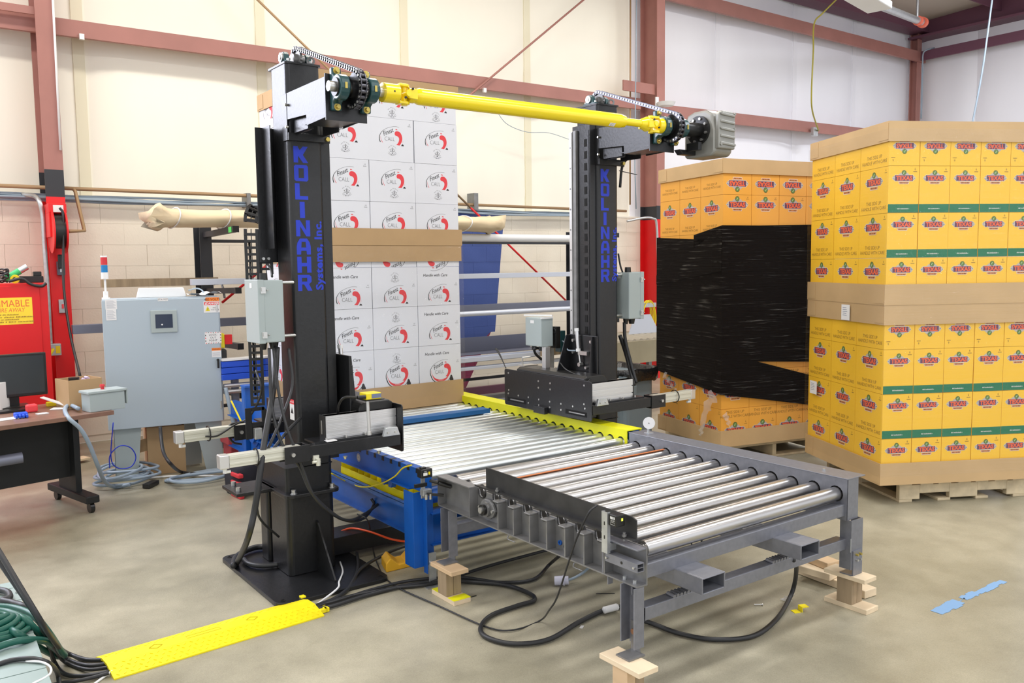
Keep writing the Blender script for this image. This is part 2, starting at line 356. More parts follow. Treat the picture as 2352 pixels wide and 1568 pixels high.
def pillow(x0, x1, z0, z1, y, axis=0):
    # sagging insulation facing between two seams, pulled in at the girts
    n, k = 10, 14; b = MB(); vs = []
    for j in range(k+1):
        z = z0+(z1-z0)*j/k
        for i in range(n+1):
            t = i/n; e = min(t, 1-t)*2; e = 1-(1-min(e*1.8, 1))**2; g = min(abs(z-3.9), abs(z-5.55), abs(z-z0)+.12)/.5; g = min(g, 1)
            d = .085*e*(.35+.65*g)+random.uniform(-.003, .003)
            vs.append((x0+(x1-x0)*t, y-d, z) if axis == 0 else (y-d, x0+(x1-x0)*t, z))
    fs = [(j*(n+1)+i, j*(n+1)+i+1, (j+1)*(n+1)+i+1, (j+1)*(n+1)+i) for j in range(k) for i in range(n)]
    return b.add(vs, fs, True)
for a, c in zip(seams[:-1], seams[1:]):
    obj('insulation_panel', pillow(a, c, ZB2, rf(YW)-.02, YW+.12), M['panel_cream'] if c < 8.9 else M['panel_white'], wu)
    s = MB(); s.box(c-.05, c+.05, YW+.095, YW+.13, ZB2, rf(YW)-.02); obj('seam_strip', s, M['seam'] if c < 8.8 else M['panel_white'], wu)
mb = MB(); mb.box(-7, XR, YW-.012, YW+.16, ZB, ZB2); obj('wall_ledge', mb, M['panel_cream'], wu)
# right wall
mb = MB(); mb.box(XR+.16, XR+.3, -6, YW, 0, rf(-6)); wr = obj('wall_right', mb, M['panel_white'], kind='structure')
ys = [-6, -3.4, -1.2, .7, 2.6, 4.5, 6.4, 7.9, YW]
for a, c in zip(ys[:-1], ys[1:]): obj('insulation_panel', pillow(a, c, 0, rf(YW)+.1, XR+.12, 1), M['panel_white'], wr)
# girts (zee purlins)
def girt(name, a, b, z, parent=None, h=.2, d=.19, m='primer', z2=None):
    g = MB(); a = Vector(a); b = Vector(b); e = (b-a).normalized(); n = Vector((e.y, -e.x, 0))   # towards the room
    dz = (z2-z) if z2 is not None else 0
    for (o0, o1, z0, z1) in ((0, .008, z, z+h), (.0081, d, z+h-.006, z+h), (.0081, .05, z, z+.006)):
        q = [a-n*(o0-d)*1, b-n*(o0-d)*1, b-n*(o1-d)*1, a-n*(o1-d)*1]
        g.add([V(p.x, p.y, z0+(dz if i in (1, 2) else 0)) for i, p in enumerate(q)]+[V(p.x, p.y, z1+(dz if i in (1, 2) else 0)) for i, p in enumerate(q)], [(0, 1, 2, 3), (4, 7, 6, 5), (0, 4, 5, 1), (1, 5, 6, 2), (2, 6, 7, 3), (3, 7, 4, 0)])
    return obj(name, g, M[m], kind='structure')
zg1 = P(131, 82, Y=8.82).z
girt('trim_1', (-7, YW, 0), (8.74, YW, 0), 3.735, h=.15, z2=3.80)
girt('trim_2', (9.02, YW, 0), (XR, YW, 0), 3.74, h=.17, z2=3.86)
girt('trim_3', (9.02, YW, 0), (XR, YW, 0), 5.38, h=.19)
girt('trim_4', (XR, YW, 0), (XR, -6, 0), 5.40, h=.17, m='dkred')
girt('trim_5', (-7, YW, 0), (8.74, YW, 0), 5.48, h=.19)
# rake beam and eave framing
mb = MB(); mb.box(XR-.32, XR+.1, -6, YW, rf(YW)-.32, rf(YW)-.28); mb.box(XR-.12, XR-.1, -6, YW, rf(YW)-.3, rf(YW)+.25); obj('trim_6', mb, M['dkred'], kind='structure')
mb = MB(); mb.box(11.5, XR, YW-.3, YW-.28, rf(YW)-.2, rf(YW)-.0); mb.box(11.5, XR, YW-.3, YW, rf(YW)-.22, rf(YW)-.2); obj('trim_7', mb, M['dkred'], kind='structure')
# H columns: primer above, a black band, red paint below
def column(name, x0, x1, y0, y1, zk0, zk1, top, lower=True, parent=None):
    c = MB()
    def H(z0, z1, m):
        c.mat(m); c.box(x0, x1, y0, y0+.014, z0, z1); c.box(x0, x1, y1-.014, y1, z0, z1); c.box((x0+x1)/2-.006, (x0+x1)/2+.006, y0+.014, y1-.014, z0, z1)
    if lower: H(0, zk0, 2); H(zk0, zk1, 1)
    H(zk1, top, 0)
    return obj(name, c, [M['primer'], M['blackband'], M['red']], kind='structure')
c1 = column('column_left', 1.222, 1.375, 8.66, YW-.01, 2.31, 2.55, 6.1)
c2 = column('column_middle', 8.905, 9.06, 8.66, YW-.01, 2.27, 2.46, 6.1)
c3 = column('column_corner', 16.06, 16.2, 8.84, YW-.01, .01, .02, 6.1, True)
c = MB(); c.cm = 0; zA, zB = P(30, 8, Y=8.7).z, P(30, 26, Y=8.7).z; c.box(-.6, 1.222, 8.70, 8.72, zB, zA); obj('trim_8', c, M['primer'], kind='structure')
c = MB(); c.box(8.3, 8.905, 8.70, 8.72, 4.0, 4.14); obj('trim_9', c, M['primer'], kind='structure')
# roof purlins near the corner
for i, y in enumerate((7.4, 5.8, 4.2, 2.6)):
    c = MB(); c.box(9.2, XR, y, y+.02, rf(y)-.2, rf(y)); obj('trim_%d' % (10+i), c, M['dkred'], kind='structure')
# brace rods on the wall
def rod(name, a, b, r, m, label, cat, group=None, kind=None): return obj(name, MB().tube([a, b], r, 8), M[m], label=label, cat=cat, group=group, kind=kind)
R1a, R1b = P(592, 0, Y=8.75), P(1310, 700, Y=8.75); R2a, R2b = P(1340, 0, Y=8.75), P(510, 695, Y=8.75)
def split_rod(name, a, b, label):
    e = thing(name, label, 'brace rod', (b.x, b.y, b.z)); d = (b-a); t = (a.z-2.35)/(a.z-b.z); mth_ = a+d*t; top = a-d*.25
    obj('upper_rod', MB().tube([top, mth_], .013, 8), M['brown'] if a.x < b.x else M['primer'], e); obj('lower_rod', MB().tube([mth_, b], .013, 8), M['red'], e, label='red painted lower rod')
split_rod('brace_rod', R1a, R1b, 'thin diagonal wall brace rod running down to the right behind the white cartons, red below')
split_rod('brace_rod', R2a, R2b, 'thin diagonal wall brace rod running down to the left behind the machine, red below')
# blue tape on the floor
t = MB(); A_, B_ = P(2168, 1412, Z=.001), P(2320, 1338, Z=.001); d = (B_-A_); n = V(-d.y, d.x, 0).normalized()
for (u0, u1, w0, w1) in ((0, .33, .0, .075), (.40, .60, .015, .07), (.60, 1, .01, .06), (.33, .42, .03, .045)):
    for k in range(6):
        a = A_+d*(u0+(u1-u0)*k/6); b = A_+d*(u0+(u1-u0)*(k+1)/6); j = random.uniform(0, .012); j2 = random.uniform(0, .012)
        q = [a+n*(w0+j), b+n*(w0+j), b+n*(w1-j2), a+n*(w1-j2)]; t.add([p for p in q]+[p+V(0, 0, .0008) for p in q], [(0, 3, 2, 1), (4, 5, 6, 7), (0, 1, 5, 4), (1, 2, 6, 5), (2, 3, 7, 6), (3, 0, 4, 7)])
obj('tape_strip', t, M['tape'], label='torn light blue masking tape stuck on the bare floor at the right', cat='tape')
# ------------------------------------------------------------------ lettering
_tc = {}
def text_data(s, size=1, shear=0, off=0, sp=1, align='CENTER', xs=1):
    k = (s, size, shear, off, sp, align, xs)
    if k in _tc: return _tc[k]
    cu = bpy.data.curves.new('t', 'FONT'); cu.body = s; cu.size = size; cu.shear = shear; cu.offset = off; cu.space_character = sp
    cu.align_x = align; cu.align_y = 'CENTER'; cu.resolution_u = 2; cu.fill_mode = 'FRONT'
    o = bpy.data.objects.new('t', cu); COL.objects.link(o)
    me = bpy.data.meshes.new_from_object(o.evaluated_get(bpy.context.evaluated_depsgraph_get()))
    r = ([(v.co.x*xs, v.co.y) for v in me.vertices], [tuple(p.vertices) for p in me.polygons])
    bpy.data.objects.remove(o); bpy.data.curves.remove(cu); bpy.data.meshes.remove(me)
    _tc[k] = r; return r
class Dec:
    """flat print: polygons in a plane (x right, y up), z = tiny offset"""
    def __init__(s): s.b = MB(); s.z = 0
    def text(s, t, x, y, size, m, **k):
        v, f = text_data(t, size, **k); s.z += .00005; s.b.mat(m); s.b.add([(x+a, y+b, s.z) for a, b in v], f, False); return s
    def poly(s, pts, m): s.z += .00005; s.b.mat(m); s.b.add([(a, b, s.z) for a, b in pts], [tuple(range(len(pts)))], False); return s
    def strip(s, pts, wd, m):
        s.z += .00005; s.b.mat(m); n = len(pts); vs = []
        for i in range(n):
            a = Vector(pts[max(i-1, 0)]); b = Vector(pts[min(i+1, n-1)]); d = (b-a).normalized(); w_ = wd[i] if isinstance(wd, (list, tuple)) else wd
            q = Vector((-d.y, d.x))*w_/2; p = Vector(pts[i]); vs += [(p.x+q.x, p.y+q.y, s.z), (p.x-q.x, p.y-q.y, s.z)]
        s.b.add(vs, [(2*i, 2*i+1, 2*i+3, 2*i+2) for i in range(n-1)], False); return s
    def rect(s, x0, x1, y0, y1, m): return s.poly([(x0, y0), (x1, y0), (x1, y1), (x0, y1)], m)
    def circ(s, x, y, rx, m, ry=None, n=16): return s.poly([(x+rx*math.cos(6.2832*i/n), y+(ry or rx)*math.sin(6.2832*i/n)) for i in range(n)], m)
    def ringp(s, x, y, r, wd, m, a0=0, a1=6.2832, ry=None, n=20): return s.strip([(x+r*math.cos(a0+(a1-a0)*i/n), y+(ry or r)*math.sin(a0+(a1-a0)*i/n)) for i in range(n+1)], wd, m)
    def mesh(s, name, mats):
        me = bpy.data.meshes.new(name); me.from_pydata([tuple(q) for q in s.b.v], [], s.b.f)
        for m in mats: me.materials.append(m)
        me.polygons.foreach_set('material_index', s.b.m); me.update(); return me
def fr(o, u, v, n=None):
    u = Vector(u).normalized(); v = Vector(v).normalized(); n = u.cross(v); o = Vector(o)
    return Matrix(((u.x, v.x, n.x, o.x), (u.y, v.y, n.y, o.y), (u.z, v.z, n.z, o.z), (0, 0, 0, 1)))
# block letters, unit height, for the towers
def gl(*polys): return polys
LET = {
 'K': gl([(0, 0), (.3, 0), (.3, 1), (0, 1)], [(.3, .42), (.62, 0), (.98, 0), (.3, .95)], [(.3, .4), (.58, .4), (.98, 1), (.64, 1), (.3, .62)]),
 'O': gl([(.1, 0), (.3, 0), (.3, 1), (.1, 1), (0, .9), (0, .1)], [(.66, 0), (.85, 0), (.95, .1), (.95, .9), (.85, 1), (.66, 1)], [(.3, 0), (.66, 0), (.66, .2), (.3, .2)], [(.3, .8), (.66, .8), (.66, 1), (.3, 1)]),
 'L': gl([(.02, 0), (.9, 0), (.9, .22), (.34, .22), (.34, 1), (.02, 1)]),
 'I': gl([(.3, 0), (.64, 0), (.64, 1), (.3, 1)]),
 'N': gl([(0, 0), (.28, 0), (.28, 1), (0, 1)], [(.68, 0), (.96, 0), (.96, 1), (.68, 1)], [(.28, .62), (.68, 0), (.68, .38), (.28, 1)]),
 'A': gl([(0, 0), (.28, 0), (.36, 1), (.24, 1), (.06, .75), (0, .5)], [(.68, 0), (.96, 0), (.96, .5), (.9, .75), (.72, 1), (.6, 1)], [(.33, .8), (.63, .8), (.66, 1), (.33, 1)], [(.28, .24), (.68, .24), (.68, .44), (.28, .44)]),
 'H': gl([(0, 0), (.3, 0), (.3, 1), (0, 1)], [(.66, 0), (.96, 0), (.96, 1), (.66, 1)], [(.3, .4), (.66, .4), (.66, .62), (.3, .62)]),
 'R': gl([(0, 0), (.28, 0), (.28, 1), (0, 1)], [(.28, .82), (.64, .82), (.8, 1), (.28, 1)], [(.64, .4), (.76, .42), (.94, .56), (.94, .88), (.8, 1), (.64, .9)], [(.28, .4), (.66, .4), (.66, .58), (.28, .58)], [(.42, .4), (.66, 0), (.98, 0), (.76, .42)]),
}
def kolinahr():
    d = Dec(); y = 0
    for ch in 'KOLINAHR':
        for p in LET[ch]: d.poly([(a*.080, y+b*.083-.083) for a, b in p], 0)
        d.z = 0
        y -= .0942
    v, f = text_data('Systems, Inc.', .05, off=.0018, align='LEFT', sp=1.06, xs=1.0)
    # runs upward, rotated 90 degrees
    mx = max(a for a, b in v); k = .36/mx
    d.b.add([(.122-b*1.12, -.74+a*k, .0001) for a, b in v], f, False)
    return d.mesh('lettering', [M['textblue']])
KOL = kolinahr()

# ------------------------------------------------------------------ grey roller conveyor
gc = thing('roller_conveyor', 'grey steel roller conveyor in the foreground, standing on wooden blocks', 'conveyor', (2.9, 2.95, .167))
GX0, GX1, GY0, GY1, GZ1, GZ0 = 2.25, 3.578, 2.25, 3.705, .63, .434
def hole_rail(name, x, y0, y1, z0, z1, cy, cz, r, top, m, parent, lip=.0, t=.006):
    # web plate in a YZ plane with round holes, built as strips around each hole
    b = MB(); n = 14; ys = [y0]+[(cy[i]+cy[i+1])/2 for i in range(len(cy)-1)]+[y1]
    for i, c in enumerate(cy):
        ya, yb = ys[i], ys[i+1]; hp = [(c+r*math.cos(6.28319*k/n), cz+r*math.sin(6.28319*k/n)) for k in range(n)]
        def outer(k):
            a = 6.28319*k/n; cx_, sx_ = math.cos(a), math.sin(a)
            tt = min([((yb-c)/cx_ if cx_ > 1e-6 else (ya-c)/cx_ if cx_ < -1e-6 else 9), ((z1-cz)/sx_ if sx_ > 1e-6 else (z0-cz)/sx_ if sx_ < -1e-6 else 9)])
            return (c+cx_*tt, cz+sx_*tt)
        op = [outer(k) for k in range(n)]
        for xx in (x, x+t):
            b.add([(xx, p[0], p[1]) for p in hp]+[(xx, p[0], p[1]) for p in op], [(k, (k+1) % n, n+(k+1) % n, n+k) for k in range(n)], False)
            # corners
            for (yy, zz) in ((ya, z0), (yb, z0), (yb, z1), (ya, z1)):
                a0 = math.atan2(zz-cz, yy-c) % 6.28319; k = int(a0/6.28319*n) % n; k2 = (k+1) % n
                b.add([(xx, yy, zz), (xx, *op[k]), (xx, *op[k2])], [(0, 1, 2)], False)
        b.add([(x, p[0], p[1]) for p in hp]+[(x+t, p[0], p[1]) for p in hp], [(k, (k+1) % n, n+(k+1) % n, n+k) for k in range(n)], True)
    return b
GR = [2.31+.1215*i for i in range(12)]
b = hole_rail('rail', GX1, GY0, GY1, GZ0, GZ1, GR, .5535, .0385, 1, None, gc)
b.box(GX1+.0061, GX1+.092, GY0+.0005, GY0+.0065, GZ0, GZ1-.0005); b.box(GX1+.0061, GX1+.092, GY1-.0065, GY1-.0005, GZ0, GZ1-.0005); b.box(GX1+.086, GX1+.0915, GY0+.0066, GY1-.0066, GZ0, GZ1-.002)
obj('right_rail', b, M['greyp'], gc)
b = MB(); b.box(GX1-.001, GX1+.142, GY0-.004, GY1+.004, GZ1, GZ1+.005); obj('cover_plate', b, M['greyp'], gc, bev=.0015)
b = MB(); b.cyl((3.645, 2.42, GZ1+.005), (3.645, 2.42, GZ1+.014), .008, 8); obj('bolt', b, M['zinc'], gc)
rl = MB(); L0, L1 = 2.305, 3.64
rl.cyl((L0, 0, 0), (L1, 0, 0), .0325, 24); rl.cyl((L0-.012, 0, 0), (L0, 0, 0), .022, 16); rl.ring((L0-.001, 0, 0), (1, 0, 0), .0325, .026, .003); rm = rl.mesh('roller', M['steel'])
for y in GR: inst('roller', rm, T(0, y, .5535), gc)
# orange rust-coloured crayon stripe lying between two rollers near the far end
p0, p1 = P(1180, 1096, Z=.587), P(1495, 1030, Z=.587)
b = MB(); b.bar((2.36, GR[9]-.012, .589), (3.55, GR[9]-.012, .589), .012, .003); obj('paint_stripe', b, mat('orange_marking', sr(206, 120, 66), .6), gc, label='orange streak along one roller')
# left rail: channel open to the left, scalloped web, ribs with caps, closed end sections and bearing
LX, LW, ZL = 2.214, 2.262, .583
RB = [3.155-.12*k for k in range(7)]; UC = [3.227-.12*k for k in range(7)]
b = MB(); b.box(LX, LW, GY0, 3.68, GZ0, GZ0+.006)
hw = ZL-GZ0; pl = [(GY0, 0), (3.68, 0), (3.68, hw), (3.40, hw)]; n = 8
for y in [3.347]+UC:
    pl += [(y+.030, hw-.012), (y+.027, .125)]+[(y+.027*math.cos(a), .125-.020*math.sin(a)) for a in [math.pi*k/n for k in range(1, n)]]+[(y-.027, .125), (y-.030, hw-.012)]
pl += [(2.43, hw), (GY0, hw)]
b.prism(pl, (LW, 0, GZ0), (0, 1, 0), (0, 0, 1), (1, 0, 0), .006)
obj('left_rail', b, M['greyd'], gc)
b = MB(); b.box(LX-.004, LW+.006, 3.385, 3.685, ZL+.0005, ZL+.006); b.box(LX, LW-.0005, 3.679, 3.685, GZ0+.0065, ZL); b.box(LX, LW-.0005, 3.388, 3.393, GZ0+.0065, ZL)
obj('end_channel', b, M['greyd'], gc, kind='stuff')
b = MB(); b.box(LX+.002, LW-.0005, GY0+.001, GY0+.19, ZL-.008, ZL-.002); b.box(LX, LW-.0005, GY0+.19, GY0+.195, GZ0+.0065, ZL-.002)
obj('end_plate', b, M['greyp'], gc, bev=.001)
for yy in RB:
    b = MB(); b.box(LX+.001, LW-.0005, yy-.003, yy+.003, GZ0+.0065, .558); obj('rib_plate', b, M['greyd'], gc)
    b = MB(); b.box(LX+.002, LW+.02, yy-.0, yy+.044, .559, .566); obj('rib_cap', b, M['greyd'], gc, bev=.002)
for y in [3.347]+UC:
    b = MB(); b.tube([(LW-.003, y+.027, .580)]+[(LW-.003, y+.027*math.cos(a), .559-.020*math.sin(a)) for a in [math.pi*k/8 for k in range(9)]]+[(LW-.003, y-.027, .580)], .0032, 6); obj('edge_trim', b, M['blackp'], gc)
bc = V(LW-.004, 3.285, .500)
b = MB(); b.prism([(-.066, 0), (-.045, -.030), (-.02, -.045), (.02, -.045), (.045, -.030), (.066, 0), (.045, .030), (.02, .045), (-.02, .045), (-.045, .030)], bc, (0, 1, 0), (0, 0, 1), (-1, 0, 0), .014)
fb = obj('flange_bearing', b, M['greyd'], gc, bev=.003)
b = MB(); b.cyl(bc-V(.014, 0, 0), bc-V(.03, 0, 0), .036, 22); obj('bearing_housing', b, M['greyd'], fb, bev=.003)
b = MB(); b.ring(bc-V(.038, 0, 0), (1, 0, 0), .026, .015, .016, 20); obj('lock_collar', b, M['blackp'], fb)
b = MB(); b.cyl(bc-V(.0301, 0, 0), bc-V(.056, 0, 0), .0145, 16); obj('shaft_end', b, M['zinc'], fb)
for s_ in (-1, 1):
    b = MB(); b.cyl(bc+V(-.014, s_*.053, 0), bc+V(-.026, s_*.053, 0), .008, 6); obj('bolt', b, M['zinc'], fb)
b = MB(); b.ring((LW-.003, 2.76, .470), (1, 0, 0), .011, .006, .006, 12); obj('blue_knockout', b, M['blue'], gc, label='small blue plug')
b = MB(); b.cyl((LW-.0002, 2.725, .462), (LW-.006, 2.725, .462), .008, 10); obj('hole_plug', b, M['blackp'], gc)
for y in (3.02, 2.56):
    b = MB(); b.tube(spline([(LX+.01, y+.06, GZ0), (LX+.0, y+.06, GZ0-.016), (LX-.002, y+.05, GZ0-.02), (LX-.002, y, GZ0-.02)], 4), .0025, 6); obj('hook', b, M['greyd'], gc)
for y in (2.42, 2.335, 2.285):
    b = MB(); b.box(LX+.005, LX+.03, y-.004, y, GZ0-.035, GZ0-.0005); obj('tab', b, M['greyp'], gc)
for y in (2.34, 2.285):
    b = MB(); b.cyl((LX+.022, y, GZ0+.006), (LX+.022, y, GZ0+.018), .008, 6); obj('bolt', b, M['galvs'], gc)
# angle-iron guide fence
b = MB(); fx = 2.232; zg = .597; VX = 2.258
b.prism([(2.30, zg), (2.30, .675), (2.325, .684), (3.31, .694), (3.31, zg)], (VX, 0, 0), (0, 1, 0), (0, 0, 1), (1, 0, 0), .006)
b.prism([(fx, 2.34), (VX-.0005, 2.30), (VX-.0005, 3.31), (fx, 3.37)], (0, 0, zg), (1, 0, 0), (0, 1, 0), (0, 0, 1), .006)
gf = obj('guide_angle', b, M['mill'], gc)
for y in (3.19, 2.345):
    b = MB(); b.cyl((VX-.02, y, ZL+.006), (VX-.02, y, .622), .006, 6); b.cyl((VX-.02, y, .6065), (VX-.02, y, .614), .010, 6); obj('bolt', b, M['greyd'], gf)
# slotted bracket with photo sensor
y = P(1390, 1200, X=2.19).y; bx_ = 2.186
b = MB(); b.box(bx_, bx_+.004, y-.016, y+.016, .538, .700); b.box(bx_+.0041, bx_+.016, y-.016, y-.013, .538, .700); b.box(bx_+.0041, bx_+.016, y+.013, y+.016, .538, .700); b.box(bx_+.0045, bx_+.05, y-.0125, y+.0125, .545, .572)
sb = obj('slotted_bracket', b, M['galvs'], gc)
for z_ in (.655, .60): obj('slot', MB().box(bx_-.0005, bx_-.0001, y-.003, y+.003, z_-.007, z_+.007), M['blackp'], sb)
b = MB(); b.box(bx_+.006, bx_+.05, y-.062, y-.017, .650, .696); ps = obj('photo_sensor', b, M['blackp'], gc, bev=.003)
b = MB(); b.box(bx_+.030, bx_+.038, y-.0635, y-.062, .672, .682); obj('status_lamp', b, mat('sensor_lamp', (.8, .9, .05), .3, emit=(.7, .9, .1), es=.8), ps)
d = Dec()
for k_ in range(4): d.rect(-.014+.007*k_, -.009+.007*k_, .004, .014, 0)
d.text('10-30V', 0, -.002, .008, 0); d.strip([(-.012, -.017), (.012, -.017), (.012, -.008), (-.012, -.008), (-.012, -.017)], .001, 0); me = d.mesh('sensor_print', [M['ink_w']]); inst('printed_label', me, fr((bx_+.0055, y-.040, .674), (0, -1, 0), (0, 0, 1)), ps)
# square tube bracket on the near end
b = MB(); tx0, tx1, tz0, tz1, ty0, ty1 = 2.200, 2.236, .500, .534, 2.236, 2.412
b.box(tx0, tx0+.003, ty0, ty1, tz0, tz1); b.box(tx1-.003, tx1, ty0, ty1, tz0, tz1)
for (za_, zb_) in ((tz0, tz0+.003), (tz1-.003, tz1), (.5155, .518)): b.box(tx0+.0031, tx1-.0031, ty0, ty1, za_, zb_)
st = obj('square_tube_stub', b, M['greyp'], gc)
for y_ in (2.25, 2.40):
    b = MB(); b.cyl((tx0-.0001, y_, .517), (tx0-.008, y_, .517), .005, 6); obj('screw', b, M['zinc'], st)
b = MB(); b.cyl((tx0-.0001, 2.32, .517), (tx0-.0006, 2.32, .517), .006, 10); obj('drilled_hole', b, M['blackp'], st)
# cross members, fork tubes, legs
def rtube(x0, x1, y0, y1, z0, z1, t, ax):
    b = MB()
    if ax == 'x': b.box(x0, x1, y0, y0+t, z0, z1); b.box(x0, x1, y1-t, y1, z0, z1); b.box(x0, x1, y0+t, y1-t, z0, z0+t); b.box(x0, x1, y0+t, y1-t, z1-t, z1)
    else: b.box(x0, x0+t, y0, y1, z0, z1); b.box(x1-t, x1, y0, y1, z0, z1); b.box(x0+t, x1-t, y0, y1, z0, z0+t); b.box(x0+t, x1-t, y0, y1, z1-t, z1)
    return b
for (y, z0, z1) in ((2.262, .455, .510), (2.262, .290, .342), (3.60, .455, .510), (3.60, .290, .342)):
    obj('cross_tube', rtube(2.269, 3.60, y, y+.055, z0, z1, .004, 'x'), M['greyp'], gc, bev=.003)
for x in (2.428, 3.042):
    obj('fork_tube', rtube(x, x+.132, 2.12, 3.78, .395, .460, .006, 'y'), M['greyp'], gc, bev=.004)
for x in (2.43, 3.05):
    b = MB()
    for k in range(6): b.cyl((x+k*.02, 2.262, .346), (x+k*.02, 2.30, .350), .009, 6)
    obj('weld_bead', b, M['greyp'], gc)
ZF = .167
def leg(x, y, sx, foot=True):
    b = MB(); b.box(x, x+.072, y, y+.005, ZF+.03, GZ0); b.box(x, x+.005, y, y+.055, ZF+.03, GZ0); b.box(x+.067, x+.072, y, y+.055, ZF+.03, GZ0)
    l = obj('leg', b, M['greyp'], gc, bev=.001)
    b = MB(); b.box(x+.012, x+.060, y-.006, y-.001, ZF, ZF+.12); b.box(x-.0, x+.072, y-.065, y-.001, ZF, ZF+.006)
    f = obj('foot_bracket', b, M['greyd'], l, bev=.001)
    b = MB(); b.cyl((x+.03, y-.006, ZF+.075), (x+.03, y-.02, ZF+.075), .011, 8); obj('bolt', b, M['brass'], l)
# left legs: channels seen from the side, foot plate towards -X
def legL(y):
    b = MB(); x = 2.200
    b.box(x, x+.050, y, y+.006, ZF+.03, GZ0-.001); b.box(x+.044, x+.050, y+.0061, y+.0719, ZF+.03, GZ0-.001); b.box(x, x+.050, y+.072, y+.078, ZF+.04, GZ0-.001)
    l = obj('leg', b, M['greyp'], gc)
    b = MB(); b.box(x+.0385, x+.0435, y+.012, y+.06, ZF+.0065, ZF+.12); b.box(x-.040, x+.044, y-.012, y+.06, ZF, ZF+.006); obj('foot_plate', b, M['greyd'], l)
    b = MB(); b.cyl((x+.038, y+.036, ZF+.085), (x+.024, y+.036, ZF+.085), .011, 8); b.cyl((x+.038, y+.036, ZF+.06), (x+.034, y+.036, ZF+.06), .006, 8); obj('bolt', b, mat('copper_bolt', sr(150, 110, 84), .35, .7), l, kind='stuff')
legL(2.25); legL(3.56)
def legR(y):
    b = MB(); b.box(3.595, 3.69, y, y+.006, ZF+.03, GZ0-.001); b.box(3.684, 3.69, y+.0061, y+.06, ZF+.04, GZ0-.001); b.box(3.595, 3.601, y+.0061, y+.06, ZF+.03, GZ0-.001); l = obj('leg', b, M['greyp'], gc)
    b = MB(); b.box(3.607, 3.680, y-.006, y-.0, ZF, ZF+.12); b.box(3.600, 3.684, y, y+.06, ZF, ZF+.006); obj('foot_plate', b, M['greyp'], l)
    for k, (dx, dz) in enumerate(((.03, .10), (.058, .10), (.03, .075), (.058, .075))):
        b = MB(); b.cyl((3.6+dx, y-.006, ZF+dz), (3.6+dx, y-.018, ZF+dz), .006, 8); obj('bolt', b, M['brass' if k < 2 else 'zinc'], l)
    b = MB()
    b.box(3.586, 3.590, y-.004, y-.001, .285, .35); obj('weld_bead', b, M['galvs'], l)
legR(2.235); legR(3.60)
# drive motor under the rollers
b = MB(); b.cyl((3.30, 2.95, .36), (3.48, 2.95, .36), .075, 24); b.ring((3.305, 2.95, .36), (1, 0, 0), .08, .03, .02)
for k in range(8):
    a = k*math.pi/4; b.bar((3.36, 2.95+.075*math.cos(a), .36+.075*math.sin(a)), (3.46, 2.95+.075*math.cos(a), .36+.075*math.sin(a)), .006, .012)
mo = obj('drive_motor', b, M['teal'], gc)
b = MB(); b.box(3.02, 3.30, 2.90, 3.02, .30, .42); b.box(3.08, 3.2, 2.86, 2.90, .38, .46); obj('gear_reducer', b, M['teal'], gc, bev=.008)

# ------------------------------------------------------------------ wooden blocks under the legs
def block_stand(x0, y0, label, top, base, post, px=.0, zb=.0245, wide=True, upside=False, rz=0, tx=(0, .1, 0, .22), paint=False):
    e = thing('wooden_stand', label, 'wooden block', (x0+.05, y0+.1, 0), group='wooden stands under the conveyor legs')
    b = MB(); b.box(x0+tx[0], x0+tx[1], y0+tx[2], y0+tx[3], .146, ZF-.0005); obj('top_plank', b, M[top], e, bev=.002)
    if zb > .01: b = MB(); b.box(x0+tx[0]+.006, x0+tx[1]+.004, y0-.01+tx[2], y0+tx[3]-.0, 0, .024); bp_ = obj('base_plank', b, M[base], e, bev=.002)
    b = MB(); c = (x0+(tx[0]+tx[1])/2, y0+(tx[2]+tx[3])/2); b.box(c[0]-.044, c[0]-.001, c[1]-.04, c[1]+.04, zb, .1455); obj('post_half', b, M[post], e, bev=.002)
    b = MB(); b.box(c[0]+.001, c[0]+.044, c[1]-.04, c[1]+.04, zb, .1455); obj('post_half', b, M['woodg'], e, bev=.002)
    if paint:
        for (a, q) in ((.0, .06), (.15, .21)):
            b = MB(); b.box(x0+tx[0]+.006, x0+tx[1]+.004, y0-.01+a, y0-.01+q, .0242, .0252); obj('yellow_paint', b, M['yellowrail'], e, label='yellow paint on the base plank')
block_stand(2.125, 2.15, 'wooden stand of pale pine under the nearest grey leg, cut by the frame bottom', 'wood', 'wood', 'woodt', zb=.0, tx=(0, .1, 0, .215))
block_stand(2.138, 3.445, 'wooden stand with yellow paint on its base, beside the blue conveyor leg', 'woodt', 'wood', 'woodg', tx=(0, .1, 0, .2), paint=True)
block_stand(3.60, 2.165, 'wooden stand of pine under the right end leg, beside the loose boards', 'wood', 'wood', 'woodg', tx=(0, .1, 0, .215))
block_stand(3.60, 3.53, 'wooden stand under the hidden far right leg of the grey conveyor', 'wood', 'wood', 'woodg', tx=(0, .1, 0, .2))
# loose boards behind the right stand
def board(a, bb, wd, h, label, m='wood', z=None):
    a = Vector(a); bb = Vector(bb); return obj('loose_board', MB().bar(a, bb, wd, h), M[m], label=label, cat='board', group='loose boards by the right stand', bev=.003)
q0, q1 = P(1700, 1322, Z=.02), P(1985, 1385, Z=.02)
board(P(1845, 1305, Z=.022), P(2000, 1362, Z=.022), .09, .04, 'long pale board flat on the floor behind the right stand, lowest of the loose boards')
board(P(1838, 1300, Z=.062), P(1915, 1322, Z=.062), .08, .036, 'short board lying across the long one behind the right stand', 'wood')
board(P(1868, 1280, Z=.10), P(1915, 1298, Z=.10), .09, .036, 'topmost short darker board of the loose boards behind the right stand', 'woodt')
